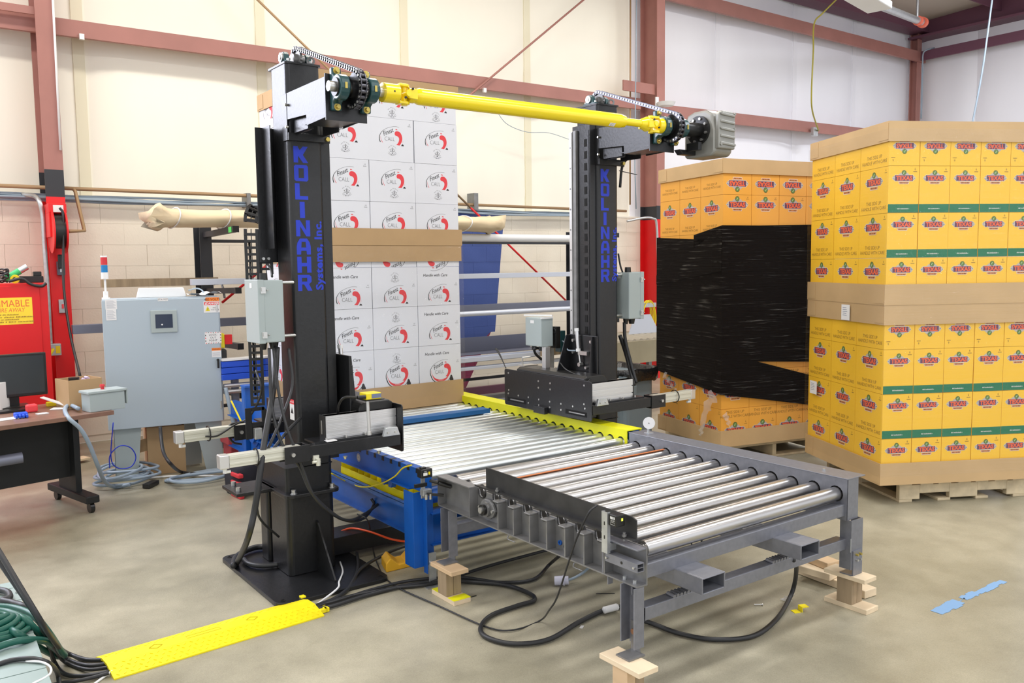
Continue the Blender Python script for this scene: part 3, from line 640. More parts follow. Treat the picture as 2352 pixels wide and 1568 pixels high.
# ------------------------------------------------------------------ blue roller conveyor under the wrapped load
BZ = .605; BX0, BX1 = 2.175, 3.618; BY0, BY1 = 3.765, 6.78
bcv = thing('pallet_conveyor', 'blue pallet conveyor with a yellow right rail, carrying the tall white carton load', 'conveyor', (2.9, 5.2, 0))
HY = [3.821+.0943*i for i in range(31)]
b = hole_rail('rail', BX1, BY0, BY1, .47, .628, HY, .553, .0355, 1, None, bcv)
b.box(BX1, BX1+.122, BY0-.004, BY1, .628, .634); b.box(BX1+.116, BX1+.122, BY0, BY1, .55, .628)
obj('right_rail', b, M['yellowrail'], bcv, label='yellow right rail')
b = MB(); b.box(BX1+.06, BX1+.112, BY0+.012, BY1, .46, .622); obj('inner_beam', b, M['blue'], bcv)
rl = MB(); rl.cyl((2.205, 0, 0), (3.66, 0, 0), .0258, 18); rl.cyl((2.185, 0, 0), (2.205, 0, 0), .009, 8); rm = rl.mesh('roller', M['galv'])
for y in HY: inst('roller', rm, T(0, y, .554), bcv)
b = MB(); b.box(BX0, BX0+.045, BY0, BY1, BZ-.004, BZ+.001); b.box(BX0+.0, BX0+.006, BY0, BY1, .49, BZ-.004); b.box(BX0-.028, BX0+.006, BY0+.1, BY1, .49, .496)
b.box(BX0-.0, BX0+.05, BY0-.005, BY0, .47, BZ)
lr = obj('left_rail', b, M['blue'], bcv, label='blue left rail', bev=.001)
for i, y in enumerate(HY[:14]):
    b = MB(); b.prism([(-.014, 0), (.014, 0), (.011, .024), (-.011, .024)], (BX0-.0012, y, BZ-.024), (0, 1, 0), (0, 0, 1), (1, 0, 0), .003); b.box(BX0, BX0+.028, y-.013, y+.013, BZ+.0012, BZ+.0022)
    obj('axle_notch', b, M['blackp'], bcv)
    b = MB(); b.cyl((BX0+.02, y, BZ-.012), (BX0+.05, y, BZ-.012), .009, 8); obj('axle_stub', b, M['zinc'], bcv)
d = Dec(); d.circ(0, 0, .024, 0, n=20); d.ringp(0, 0, .019, .003, 1); d.text('HC', 0, 0, .016, 1); inst('round_badge', d.mesh('round_badge', [M['galvs'], M['ink_b']]), fr((BX0-.001, 4.50, .545), (0, -1, 0), (0, 0, 1)), bcv, label='worn round maker badge')
# lower side beam: I section
b = MB(); b.box(BX0-.0, BX0+.006, BY0+.1, BY1, .245, .385); b.box(BX0-.03, BX0+.036, BY0+.1, BY1, .245, .251); b.box(BX0-.03, BX0+.036, BY0+.1, BY1, .379, .385)
obj('side_beam', b, mat('blue_paint_worn', sr(24, 84, 160), .42, noise=(3, .35)), bcv)
# legs
def bleg(x, y, parent):
    b = MB(); b.box(x-.055, x+.063, y, y+.006, .09, .489); b.box(x-.055, x-.049, y+.0061, y+.10, .09, .489); b.box(x+.0, x+.006, y-.035, y-.0001, .06, .47); b.box(x+.057, x+.063, y+.0061, y+.10, .09, .47)
    l = obj('leg', b, M['blue'], bcv, bev=.001)
    b = MB(); b.box(x+.008, x+.05, y-.042, y-.036, .0, .17); b.box(x-.03, x+.055, y-.09, y-.036, 0, .006); obj('foot_bracket', b, M['galvs'], l)
    b = MB(); b.cyl((x+.018, y-.042, .12), (x+.018, y-.056, .12), .011, 6); obj('bolt', b, M['zinc'], l)
bleg(2.185, 3.79, bcv); bleg(3.55, 3.79, bcv)
# cross beam between the near legs
b = MB(); b.box(2.25, 3.6, 3.80, 3.806, .20, .36); b.box(2.23, 3.6, 3.77, 3.86, .36, .366); b.box(2.23, 3.6, 3.77, 3.86, .195, .201); obj('cross_beam', b, M['blue'], bcv)
b = MB(); b.box(2.3, 3.55, 4.9, 4.96, .245, .385); obj('cross_beam', b, M['blue'], bcv)
b = MB(); b.cyl((2.25, 3.86, .44), (2.62, 3.86, .44), .045, 20); obj('torque_tube', b, M['blue'], bcv)
b = MB(); b.bar((2.27, 3.745, .30), (2.62, 3.745, .305), .02, .05); obj('grey_brace', b, M['galvs'], bcv, label='light grey brace')
# small feet far side
for (x, y) in ((2.185, 6.6), (3.55, 6.6)):
    b = MB(); b.box(x, x+.06, y, y+.06, 0, .47); obj('leg', b, M['blue'], bcv)
# yellow transfer cage under the left rail
cg = MB(); X0 = 2.235; 
cage = obj('back_plate', MB().box(X0+.11, X0+.115, 4.0, 4.88, .30, .50), M['yellowr'], bcv, label='yellow cage back plate')
obj('bottom_ledge', MB().box(X0-.01, X0+.12, 4.0, 4.88, .30, .306), M['yellowr'], bcv, label='yellow bottom ledge')
b = MB(); b.box(X0, X0+.004, 4.02, 4.88, .375, .415); obj('front_strip', b, M['yellowr'], bcv, label='yellow front strip')
for y in (4.875, 4.64, 4.56, 4.48, 4.40): obj('divider_plate', MB().box(X0+.004, X0+.112, y, y+.004, .306, .50), M['yellowr'], bcv, label='yellow divider plate')
obj('end_post', MB().box(X0-.002, X0+.03, 4.0, 4.02, .30, .47), M['yellowr'], bcv, label='yellow end post')
b = MB(); b.prism([(0, 0), (.16, 0), (.16, .05), (.11, .10), (0, .15)], (X0+.02, 3.99, .33), (1, 0, 0), (0, 0, 1), (0, 1, 0), .006); obj('end_plate', b, M['yellowr'], bcv, label='yellow end plate')
for y in (4.22, 4.14):
    b = MB(); b.prism([(-.03, 0), (.03, 0), (.02, -.05), (-.01, -.05)], (BX0+.01, y, .49), (0, 1, 0), (0, 0, 1), (1, 0, 0), .03); obj('lug_plate', b, M['blue'], bcv)
# guide bar on the rollers, blue
a0, a1 = P(925, 960, Z=.60), P(1117, 941, Z=.60)
b = MB(); b.bar((2.44, 5.13, .600), (a1.x, a1.y, .600), .10, .03); obj('guide_bar', b, M['bluegrd'], label='flat blue bar lying across the galvanised rollers in front of the carton load', cat='bar')
# clamp-on sensor at the near left corner
sn = P(968, 1085, Y=3.75)
b = MB(); b.box(sn.x-.012, sn.x+.012, 3.735, 3.741, .47, .62); b.box(sn.x-.02, sn.x+.03, 3.70, 3.735, .49, .52); sbk = obj('sensor_bracket', b, M['galvs'], bcv, bev=.001)
b = MB(); b.box(sn.x-.035, sn.x+.03, 3.69, 3.735, .585, .63); b.box(sn.x-.03, sn.x+.0, 3.70, 3.72, .63, .64); s2 = obj('photo_sensor', b, M['blackp'], bcv, bev=.003)
obj('status_lamp', MB().box(sn.x+.006, sn.x+.015, 3.6885, 3.69, .60, .615), M['yelcord'], s2)
d = Dec(); d.rect(-.012, .012, -.012, .002, 0); d.text('OSI', 0, .008, .009, 0); inst('printed_label', d.mesh('printed_label', [M['ink_w']]), fr((sn.x-.012, 3.6892, .61), (1, 0, 0), (0, 0, 1)), s2)
b = MB(); b.cyl((sn.x+.02, 3.70, .565), (sn.x+.045, 3.66, .558), .008, 10); b.cyl((sn.x+.045, 3.66, .558), (sn.x+.10, 3.63, .535), .011, 12); obj('clamp_handle', b, M['blackp'], sbk)
b = MB(); b.bar((sn.x-.07, 3.70, .55), (sn.x, 3.70, .55), .012, .018); b.bar((sn.x, 3.70, .50), (sn.x+.075, 3.66, .488), .014, .012); obj('clamp_arm', b, M['blackp'], sbk)
b = MB(); b.cyl((sn.x-.01, 3.69, .50), (sn.x-.01, 3.69, .475), .008, 6); b.cyl((sn.x+.015, 3.69, .50), (sn.x+.015, 3.69, .472), .008, 6); obj('clamp_bolt', b, M['zinc'], sbk)
# yellow wheel chock behind the leg
b = MB(); q = P(985, 1300, Z=.0)
b.prism([(0, 0), (.2, 0), (.22, .02), (.21, .055), (.17, .07), (.12, .03), (.08, .03), (.03, .075), (0, .05)], (2.10, 4.05, .0), (1, 0, -0), (0, 0, 1), (.3, 1, 0), .13)
obj('wheel_chock', b, mat('worn_yellow_plastic', sr(238, 180, 40), .5, noise=(12, .1)), label='worn yellow plastic wheel chock on the floor behind the blue leg', cat='chock', bev=.006)
# white disc reflector on the grey rail
b = MB(); dk = P(1518, 975, Y=3.62); c0 = V(3.66, 3.62, .695)
b.box(3.652, 3.668, 3.625, 3.628, .635, .71); b.box(3.64, 3.68, 3.60, 3.64, .635, .638); hd = obj('reflector', b, M['galvs'], label='round white reflector disc on a small bracket on top of the grey rail', cat='reflector')
b = MB(); n_ = (CAMPOS-c0).normalized(); n_ = V(-.75, -.66, 0); b.cyl(c0+n_*.0, c0+n_*.005, .036, 28); obj('disc', b, M['white'], hd); b = MB(); b.cyl(c0+n_*.005, c0+n_*.007, .003, 8); obj('centre_screw', b, M['blackp'], hd)

# ------------------------------------------------------------------ the two lift towers
TX0, TX1, TY0, TY1, TZ = 1.715, 1.900, 4.256, 4.47, 2.69
DX = 2.112; SZ, SY = 2.473, 3.705
def rrect(x0, x1, y0, y1, r, n=5):
    out = []
    for (cx, cy, a) in ((x1-r, y1-r, 0), (x0+r, y1-r, 90), (x0+r, y0+r, 180), (x1-r, y0+r, 270)):
        for k in range(n+1):
            t = math.radians(a+90*k/n); out.append((cx+r*math.cos(t), cy+r*math.sin(t)))
    return out
def rtubez(x0, x1, y0, y1, z0, z1, r):
    b = MB(); b.prism(rrect(x0, x1, y0, y1, r), (0, 0, z0), (1, 0, 0), (0, 1, 0), (0, 0, 1), z1-z0)
    for i in range(len(b.f)):
        if len(b.f[i]) == 4: b.sm[i] = False
    return b
def link_mesh():
    # one chain link: two side plates, roller and pins, long axis X, width Y
    b = MB()
    for s in (-1, 1):
        pl = [(.0095+.0085*math.cos(a), .0085*math.sin(a)) for a in [-1.57+3.14*k/6 for k in range(7)]]+[(-.0095+.0085*math.cos(a), .0085*math.sin(a)) for a in [1.57+3.14*k/6 for k in range(7)]]
        b.prism(pl, (0, s*.010-.0015, 0), (1, 0, 0), (0, 0, 1), (0, 1, 0), .003)
    b.mat(1)
    for x in (-.0095, .0095):
        b.mat(1).cyl((x, -.0145, 0), (x, .0145, 0), .0045, 8); b.mat(2).cyl((x, -.0085, 0), (x, .0085, 0), .0072, 8)
    return b.mesh('chain_link', [M['chain'], M['zinc'], M['chain']])
LINK = link_mesh(); LINK.transform(Matrix.Scale(1.32, 4))
def chain(x, p, parent, rT, tT):
    # p: top sprocket centre (y,z), arm sprocket centre (y,z); chain over both
    e = obj('roller_chain', MB().tube([V(x, p[0][0], p[0][1]+rT), V(x, (p[0][0]+p[1][0])/2, (p[0][1]+rT+p[1][1]+tT)/2), V(x, p[1][0], p[1][1]+tT)], .004, 6), M['greyd'], parent)
    pts = []
    (y0, z0), (y1, z1) = p
    for k in range(14):
        a = math.radians(250-150*k/13); pts.append((y0-rT*math.cos(a), z0+rT*math.sin(a)))
    pts = [(y0+rT*math.cos(math.radians(t)), z0+rT*math.sin(math.radians(t))) for t in range(-10, 110, 8)]
    dl = math.atan2(z1+tT-z0-rT, y1-y0)
    for t in range(105, 255, 8): pts.append((y1+tT*math.cos(math.radians(t)), z1+tT*math.sin(math.radians(t))))
    for t in range(255, 300, 8): pts.append((y1+tT*math.cos(math.radians(t)), z1+tT*math.sin(math.radians(t))))
    # resample
    L = 0; pitch = .0254; out = []; acc = 0; prev = V(0, *pts[0])
    for q in pts[1:]:
        q = V(0, *q); d = (q-prev).length
        while acc <= d:
            out.append((prev+(q-prev)*(acc/d if d else 0), (q-prev).normalized())); acc += pitch*2*.5
        acc -= d; prev = q
    for i, (c, d) in enumerate(out):
        Mw = Matrix(((0, 1, 0, x), (d.y, 0, -d.z, c.y), (d.z, 0, d.y, c.z), (0, 0, 0, 1)))
        if i % 2 == 0 or True: inst('chain_link', LINK, Mw, e)
def sprocket(x, c, r, t, parent, name='sprocket', m='black', teeth=22):
    b = MB(); pl = []
    for k in range(teeth):
        a = 6.2832*k/teeth; pl += [(r*.96*math.cos(a), r*.96*math.sin(a)), (r*1.03*math.cos(a+.45*6.2832/teeth), r*1.03*math.sin(a+.45*6.2832/teeth))]
    b.prism(pl, (x-t/2, c[0], c[1]), (0, 1, 0), (0, 0, 1), (1, 0, 0), t); b.cyl((x-.03, *c), (x+.03, *c), r*.55, 20)
    return obj(name, b, M[m], parent)
def pillow_block(x, parent, s=1.0):
    # cast two-bolt housing on a vertical plate facing the camera side; shaft along X
    y0 = 3.775; b = MB(); n = 18; pl = []
    prof = [(y0, -.098), (y0-.028, -.098), (y0-.030, -.066)]
    for k in range(n+1):
        a = math.radians(-62-(236-180+124)*0-(k/n)*236+0); pl.append((SY-.0+.060*math.cos(a), .060*math.sin(a)))
    arc = [(SY+.058*math.cos(math.radians(t)), .058*math.sin(math.radians(t))) for t in range(300, 60, -12)]
    arc = [(SY+.058*math.cos(math.radians(t)), .058*math.sin(math.radians(t))) for t in range(-60, -301, -12)]
    full = prof+[(SY+.058*math.cos(math.radians(t)), .058*math.sin(math.radians(t))) for t in (-70, -90, -110, -130, -150, -170, -190, -210, -230, -250, -270, -290)]+[(y0-.030, .066), (y0-.028, .098), (y0, .098)]
    b.prism([(a-SY, c) for a, c in full], (x-.024, SY, SZ), (0, 1, 0), (0, 0, 1), (1, 0, 0), .048)
    h = obj('pillow_block', b, M['teal'], parent, bev=.006)
    for sx in (-1, 1):
        b = MB(); b.ring((x+sx*.025, SY, SZ), (1, 0, 0), .042, .024, .014, 24); obj('bearing_insert', b, M['blackp'], h)
    for sz in (-1, 1):
        b = MB(); b.cyl((x, y0-.028, SZ+sz*.082), (x, y0-.031, SZ+sz*.082), .017, 16); obj('washer', b, M['brass'], h)
        b = MB(); b.cyl((x, y0-.031, SZ+sz*.082), (x, y0-.045, SZ+sz*.082), .010, 6); obj('bolt', b, M['brass'], h)
    b = MB(); b.cbox((x+.0, SY-.059, SZ+.0), .012, .003, .028); obj('yellow_tag', b, M['brass'], h)
    return h
def tower(x0, s, label, loc):
    # x0: left face of the tube; s=+1 inner side towards +X (left tower), -1 inner side towards -X
    x1 = x0+.185; xin, xout = (x1, x0) if s > 0 else (x0, x1)
    t = thing('lift_tower', label, 'machine tower', loc)
    obj('mast_tube', rtubez(x0, x1, TY0, TY1, .6, TZ-.006, .022), M['black'], t)
    obj('cap_plate', rtubez(x0-.004, x1+.006, TY0-.006, TY1+.03, TZ-.006, TZ+.004, .015), M['black'], t)
    # cover plates around the head of the tube
    b = MB(); xo = xout-s*.004
    me = inst('lettering', KOL, fr((x0+.026, TY0-.0006, 2.272), (1, 0, 0), (0, 0, 1)), t, label='blue painted KOLINAHR Systems, Inc. running down the mast')
    # arm: side plates, bottom, end plate
    za, zb = 2.345, 2.53
    for xx in (x0-.006, x1+.0):
        b = MB(); b.prism([(3.781, za), (4.0, 2.337), (4.004, 2.388), (TY0+.006, 2.40), (TY0+.006, zb), (3.781, zb)], (xx, 0, 0), (0, 1, 0), (0, 0, 1), (1, 0, 0), .006); obj('arm_side_plate', b, M['black'], t, bev=.001)
    b = MB(); b.box(x0, x1, 3.781, 4.04, za, za+.006); obj('arm_bottom_plate', b, M['black'], t)
    b = MB(); b.box(x0-.006, x1+.02, 3.775, 3.781, za-.012, zb+.014); obj('arm_end_plate', b, M['black'], t)
    # bracket below the arm
    b = MB(); b.box(x0-.006, x1+.03, TY0-.026, TY0-.002, 2.296, 2.335); b.box(x0+.035, x0+.041, 4.04, TY0-.027, 2.325, 2.42); b.box(x1-.007, x1-.001, 4.04, TY0-.027, 2.325, 2.42); b.box(x0+.02, x0+.05, 4.045, TY0-.03, 2.33, 2.40)
    b.box(x0-.008, x0-.003, TY0-.015, TY0+.05, 2.296, 2.53); b.box(x1-.0, x1+.035, TY0-.024, TY0-.020, 2.294, 2.36)
    cb = obj('clamp_bracket', b, M['black'], t, bev=.003)
    b = MB(); b.cyl((x1+.018, TY0-.026, 2.313), (x1+.018, TY0-.038, 2.313), .012, 6); obj('bolt', b, M['brass'], cb)
    for z in (2.36, 2.47):
        b = MB(); b.cyl((x0-.008, TY0-.025, z), (x0-.022, TY0-.025, z), .007, 6); obj('bolt', b, M['zinc'], cb)
    # pillow blocks, shaft, sprocket
    xm = (x0+x1)/2
    for xx in (x0+.040, x1+.005): pillow_block(xx, t)
    b = MB(); b.cyl((x0-.022, SY, SZ), (x1+.075, SY, SZ), .0235, 20); obj('drive_shaft_stub', b, M['zinc'], t)
    sprocket(xm+.02, (SY, SZ), .078, .008, t); sprocket(xm+.045, (SY, SZ), .066, .02, t, teeth=30)
    sprocket(xm+.02, (TY0+.11, TZ+.045), .05, .012, t, 'top_sprocket', 'greyd', 16)
    for q in (-1, 1):
        xx = xm+.01+q*.06; b = MB(); b.prism([(-.06, 0), (.06, 0), (.06, .018), (.036, .022), (.03, .055), (.012, .07), (-.012, .07), (-.03, .055), (-.036, .022), (-.06, .018)], (xx-.014, TY0+.115, TZ+.004), (0, 1, 0), (0, 0, 1), (1, 0, 0), .028)
        pb = obj('top_bearing', b, M['teal'], t, bev=.003); b = MB(); b.ring((xx+(.018 if q > 0 else -.018), TY0+.115, TZ+.045), (1, 0, 0), .024, .012, .012, 18); b.cyl((xx-.028, TY0+.115, TZ+.045), (xx+.028, TY0+.115, TZ+.045), .012, 12); obj('bearing_ring', b, M['zinc'], pb)
        for y in (-.048, .048): b = MB(); b.cyl((xx, TY0+.115+y, TZ+.022), (xx, TY0+.115+y, TZ+.034), .009, 6); obj('bolt', b, M['zinc'], pb)
    b = MB(); b.ring((x1-.035, TY0+.03, TZ+.026), (.5, 1, 0), .022, .012, .009, 18); obj('lifting_eye', b, M['greyd'], t)
    chain(xm+.02, ((TY0+.11, TZ+.045), (SY, SZ)), t, .055, .083)
    # inner guide: slotted strip, rail and carriage track
    g0, g1 = (xin, xin+.05) if s > 0 else (xin-.05, xin)
    obj('guide_housing', MB().box(g0, g1, 4.275, 4.45, .62, 2.56), M['black'], t, bev=.002)
    xs = g1 if s > 0 else g0-.003
    b = MB(); b.box(xs, xs+.003, 4.283, 4.345, .62, 2.52); sl = obj('slotted_strip', b, M['black'], t)
    hb = MB(); hb.box(-.0015, .0015, -.0125, .0125, -.024, .024); hm = bpy.data.meshes.new('slot') ; hm = hb.mesh('slot', M['blackp'])
    dk_ = mat('slot_dark', (.001, .001, .001), .8); hm.materials[0] = dk_
    for k in range(24):
        z = 2.44-.0768*k; inst('slot', hm, T(xs+(.0035 if s > 0 else -.0008), 4.314, z), sl)
    xr = g1 if s > 0 else g0-.02
    obj('linear_rail', MB().box(xr, xr+.02, 4.395, 4.425, .62, 2.53), M['greyd'], t, bev=.002)
    b = MB(); b.box(g0-(0 if s > 0 else .002), g1+(.002 if s > 0 else 0), 4.45, 4.458, .62, 2.53); lr_ = obj('bright_rail', b, M['steel'], t)
    b = MB(); b.box(xr-.008, xr+.026, 4.428, 4.452, .62, 2.52); br_ = obj('bright_rail', b, M['alu'], t)
    for k in range(14):
        b = MB(); b.cyl((xr-.008 if s < 0 else xr+.026, 4.44, 2.42-k*.135), (xr-.0095 if s < 0 else xr+.0275, 4.44, 2.42-k*.135), .006, 8); obj('rail_bolt', b, M['greyd'], br_)
    # pedestal and base plate
    px0 = x0-.075; 
    obj('pedestal_tube', rtubez(px0, px0+.268, TY0, TY0+.26, .025, .45, .03), M['black'], t)
    obj('pedestal_tube', rtubez(px0-.0, px0+.10, TY0+.30, TY0+.42, .025, .45, .02), M['black'], t, label='rear pedestal tube')
    obj('flange_plate', rtubez(px0-.02, px0+.285, TY0-.05, TY0+.43, .45, .47, .04), M['black'], t, bev=.003)
    obj('socket_tube', rtubez(px0, px0+.262, TY0+.005, TY0+.40, .47, .60, .02), M['black'], t)
    obj('socket_cap', rtubez(px0-.004, px0+.266, TY0+.0, TY0+.40, .60, .604, .02), M['black'], t)
    for (dx, dy) in ((.03, -.02), (.245, -.02)):
        b = MB(); b.cyl((px0+dx, TY0+dy, .47), (px0+dx, TY0+dy, .473), .018, 14); b.cyl((px0+dx, TY0+dy, .473), (px0+dx, TY0+dy, .492), .013, 6); obj('flange_bolt', b, M['zinc'], t)
    obj('base_plate', rtubez(px0-.19, px0+.425, TY0-.325, TY0+.56, 0, .022, .05), M['black'], t, bev=.003)
    b = MB(); b.prism([(0, 0), (.22, 0), (.22, .012), (.02, .27), (0, .28)], (px0+.155, TY0, .022), (0, -1, 0), (0, 0, 1), (1, 0, 0), .010); obj('gusset_plate', b, M['black'], t, bev=.001)
    for (dx, dy) in ((-.15, -.285), (.385, -.285), (-.15, .52)):
        b = MB(); b.ring((px0+dx, TY0+dy, .0235), (0, 0, 1), .014, .008, .002, 14); obj('anchor_hole', b, M['blackp'], t)
    # junction box on standoffs, outer side
    bx = (x0-.206, x0-.075) if s > 0 else (x1+.045, x1+.18)
    jb = obj('junction_box', MB().box(bx[0], bx[1], 4.2, 4.386, 1.275, 1.59), M['gbox'], t, bev=.006, label='grey junction box')
    obj('door_lip', MB().box(bx[0]-.003 if s > 0 else bx[1]-.03, bx[0]+.030 if s > 0 else bx[1]+.003, 4.197, 4.389, 1.272, 1.593), M['gbox'], jb, bev=.003)
    lx = bx[0]+.022 if s > 0 else bx[1]-.022
    for z in (1.54, 1.315):
        b = MB(); b.box(lx-.012, lx+.014, 4.192, 4.197, z-.016, z+.016); b.box(lx-.008, lx+.008, 4.186, 4.192, z-.005, z+.012); b.cyl((lx+.018, 4.192, z), (lx+.026, 4.192, z), .004, 6); obj('latch', b, M['zinc'], jb)
    obj('paper_label', MB().box(bx[0]-.0042, bx[0]-.0034, 4.28, 4.31, 1.55, 1.575), M['wpaper'], jb)
    for z in (1.30, 1.575):
        b = MB(); a_, c_ = (bx[1], x0) if s > 0 else (x1, bx[0]); b.cyl((a_-.02, 4.27, z), (c_+.01, 4.27, z), .009, 10); obj('standoff', b, M['zinc'], jb)
    for (dx, dz, r) in (((.045), 0, .020), (.100, 0, .026)):
        b = MB(); b.cyl((bx[0]+dx, 4.28, 1.275), (bx[0]+dx, 4.28, 1.235), r, 12, r*.7); obj('cable_gland', b, M['blackp'], jb)
    b = MB(); b.cyl((bx[0]+.055, 4.27, 1.59), (bx[0]+.055, 4.27, 1.625), .022, 8, .02); obj('cable_gland', b, M['blackp'], jb)
    return t
t1 = tower(TX0, 1, 'left black lift tower, the one nearest the camera, with blue lettering and an energy chain', (1.81, 4.35, 0))
t2 = tower(TX0+DX, -1, 'right black lift tower behind the yellow rail, carrying the grey gearbox on its arm', (1.81+DX, 4.35, 0))
# outer cover plate and cable chain on the left tower
b = MB(); b.box(1.622, 1.735, 4.472, 4.476, 1.68, 2.385); b.box(1.66, 1.665, 4.36, 4.476, 1.75, 2.385)
cp = obj('cable_guard', b, M['black'], t1, bev=.002)
for x in (1.64, 1.668):
    b = MB(); b.cyl((x, 4.472, 1.70), (x, 4.462, 1.70), .008, 10); obj('screw', b, M['zinc'], cp)
ec = MB(); ec.box(-.030, .030, -.014, .014, -.0175, -.005)
for s_ in (-1, 1): ec.box(s_*.029-.008, s_*.029+.008, -.017, .017, -.0175, .0175)
ec.box(-.0025, .0025, -.012, .012, -.0175, .0175)
ec.box(-.030, .030, -.016, -.012, -.012, -.004) ; ecm = ec.mesh('link', M['blackp'])
ecw = obj('energy_chain', MB().tube([V(1.585, 4.515, .97), V(1.585, 4.515, 1.8)], .006, 6), M['blackp'], t1, label='black cable carrier chain hanging in a loop')
path = []
for z in [.93+.035*k for k in range(27)]: path.append(V(1.596, 4.515, z))
for k in range(1, 8):
    a = math.pi*k/8; path.append(V(1.596+.09*(1-math.cos(a))/2, 4.515+.05*(1-math.cos(a))/2, 1.88+.085*math.sin(a)))
for z in [1.88-.035*k for k in range(1, 8)]: path.append(V(1.690, 4.565, z))
sp = path; 
for i in range(0, len(sp)):
    a = sp[max(i-1, 0)]; c = sp[min(i+1, len(sp)-1)]; d = (c-a).normalized(); u = V(.94, -.34, 0); n_ = d.cross(u).normalized(); u = n_.cross(d)
    Mw = Matrix(((u.x, n_.x, d.x, sp[i].x), (u.y, n_.y, d.y, sp[i].y), (u.z, n_.z, d.z, sp[i].z), (0, 0, 0, 1))); inst('link', ecm, Mw, ecw)
# warning label on the left mast side
d = Dec(); d.rect(-.03, .03, -.055, .055, 0); d.rect(-.03, .03, .03, .055, 1); d.text('DANGER', 0, .042, .014, 0); d.poly([(-.018, -.02), (.018, -.02), (0, .014)], 2)
inst('warning_label', d.mesh('warning_label', [M['wpaper'], M['ink_red'], M['ink_k']]), fr((TX0-.001, 4.33, .90), (0, -1, 0), (0, 0, 1)), t1)

# gearbox on the right arm
gx = 4.02+.14
gb = obj('gearbox', MB().prism([(-.10, -.155), (.115, -.155), (.125, -.14), (.125, .06), (.10, .115), (.05, .13), (-.05, .13), (-.10, .10), (-.125, .0), (-.125, -.13)], (4.185, SY-.0, SZ-.01), (0, 1, 0), (0, 0, 1), (1, 0, 0), .165), M['gearbox'], t2, bev=.014, label='grey cast gearbox with ribbed cover')
b = MB(); b.prism([(-.10, -.125), (.10, -.125), (.10, .07), (.07, .105), (-.07, .105), (-.10, .07)], (4.20, SY-.128, SZ-.0), (.8, 0, 0), (0, 0, 1), (0, -1, 0), .045); 
cvr = obj('ribbed_cover', b.__class__().prism([(0, -.125), (.15, -.125), (.15, .085), (.13, .105), (.02, .105), (0, .085)], (4.19, SY-.120, SZ), (1, 0, 0), (0, 0, 1), (0, -1, 0), .035), M['gearbox'], gb, bev=.008)
for k in range(5):
    obj('cooling_rib', MB().cbox((4.265, SY-.158, SZ-.095+.044*k), .13, .012, .016, ry=.06), M['gearbox'], gb, bev=.004)
for (dx, dz) in ((.012, .09), (.138, .09), (.012, -.10), (.138, -.10), (.012, 0), (.138, 0)):
    b = MB(); b.cyl((4.19+dx, SY-.155, SZ+dz), (4.19+dx, SY-.165, SZ+dz), .008, 8); obj('cover_bolt', b, M['gearbox'], gb)
b = MB(); b.ring((4.178, SY, SZ), (1, 0, 0), .088, .03, .016, 32); fl = obj('output_flange', b, M['blackp'], gb)
for k in range(8):
    a = k*math.pi/4+.3; b = MB(); b.cyl((4.17, SY+.07*math.cos(a), SZ+.07*math.sin(a)), (4.16, SY+.07*math.cos(a), SZ+.07*math.sin(a)), .009, 6); obj('flange_bolt', b, M['zinc'], fl)
b = MB(); b.cyl((4.05, SY, SZ), (4.17, SY, SZ), .045, 24); obj('shaft_collar', b, M['blackp'], t2)
b = MB(); b.prism([(0, 0), (.2, 0), (.2, -.02), (.14, -.03), (.03, -.03)], (4.04, SY+.03, 2.352), (1, 0, 0), (0, 0, 1), (0, 1, 0), .05); b.prism([(0, 0), (.03, 0), (.03, .05), (0, .05)], (4.10, SY-.07, 2.34), (1, 0, 0), (0, 0, 1), (0, 1, 0), .10); obj('torque_arm', b, M['black'], t2, bev=.003)

# yellow drive shaft with universal joints
ds = thing('drive_shaft', 'long glossy yellow drive shaft joining the two tower arms, with universal joints', 'drive shaft', (2.86, SY, SZ))
b = MB(); b.cyl((2.165, SY, SZ), (3.50, SY, SZ), .0405, 32); b.cyl((3.50, SY, SZ), (3.535, SY, SZ), .0405, 32, .034); b.cyl((2.135, SY, SZ), (2.165, SY, SZ), .030, 32, .0405); obj('shaft_tube', b, M['yellow'], ds)
b = MB(); b.cyl((3.53, SY, SZ), (3.665, SY, SZ), .022, 20); obj('spline_tube', b, M['yellow'], ds)
def ujoint(xh0, xh1, xc, xs, sgn):
    b = MB(); b.cyl((xh0, SY, SZ), (xh1, SY, SZ), .046, 28); obj('hub', b, M['yellow'], ds, bev=.002)
    hub_end = xh1 if sgn > 0 else xh0
    for s_ in (-1, 1):
        b = MB(); pl = [(0, -.026), (.045*sgn, -.022), (.062*sgn, -.008), (.062*sgn, .008), (.045*sgn, .022), (0, .026)]
        b.prism(pl, (hub_end, SY-.007+0, SZ+s_*.034), (1, 0, 0), (0, 1, 0), (0, 0, s_), .014); obj('yoke_ear', b, M['yellow'], ds, bev=.003)
        b = MB(); b.prism([(0, -.026), (-.045*sgn, -.022), (-.062*sgn, -.008), (-.062*sgn, .008), (-.045*sgn, .022), (0, .026)], (xs, SY+s_*.034, SZ), (1, 0, 0), (0, 0, 1), (0, s_, 0), .014); obj('yoke_ear', b, M['yellow'], ds, bev=.003)
    b = MB(); b.cyl((xc, SY-.052, SZ), (xc, SY+.052, SZ), .015, 14); b.cyl((xc, SY, SZ-.052), (xc, SY, SZ+.052), .015, 14); obj('cross_pin', b, M['yellow'], ds)
    for s_ in (-1, 1):
        b = MB(); b.cyl((xc+.02*sgn*s_, SY-.049, SZ+.022*s_), (xc+.02*sgn*s_, SY-.055, SZ+.022*s_), .006, 8); obj('circlip_screw', b, M['blackp'], ds)
    b = MB(); b.cyl((xs-.03 if sgn > 0 else xs, SY, SZ), (xs if sgn > 0 else xs+.03, SY, SZ), .036 if sgn < 0 else .036, 24, .036); obj('yoke_collar', b, M['yellow'], ds)
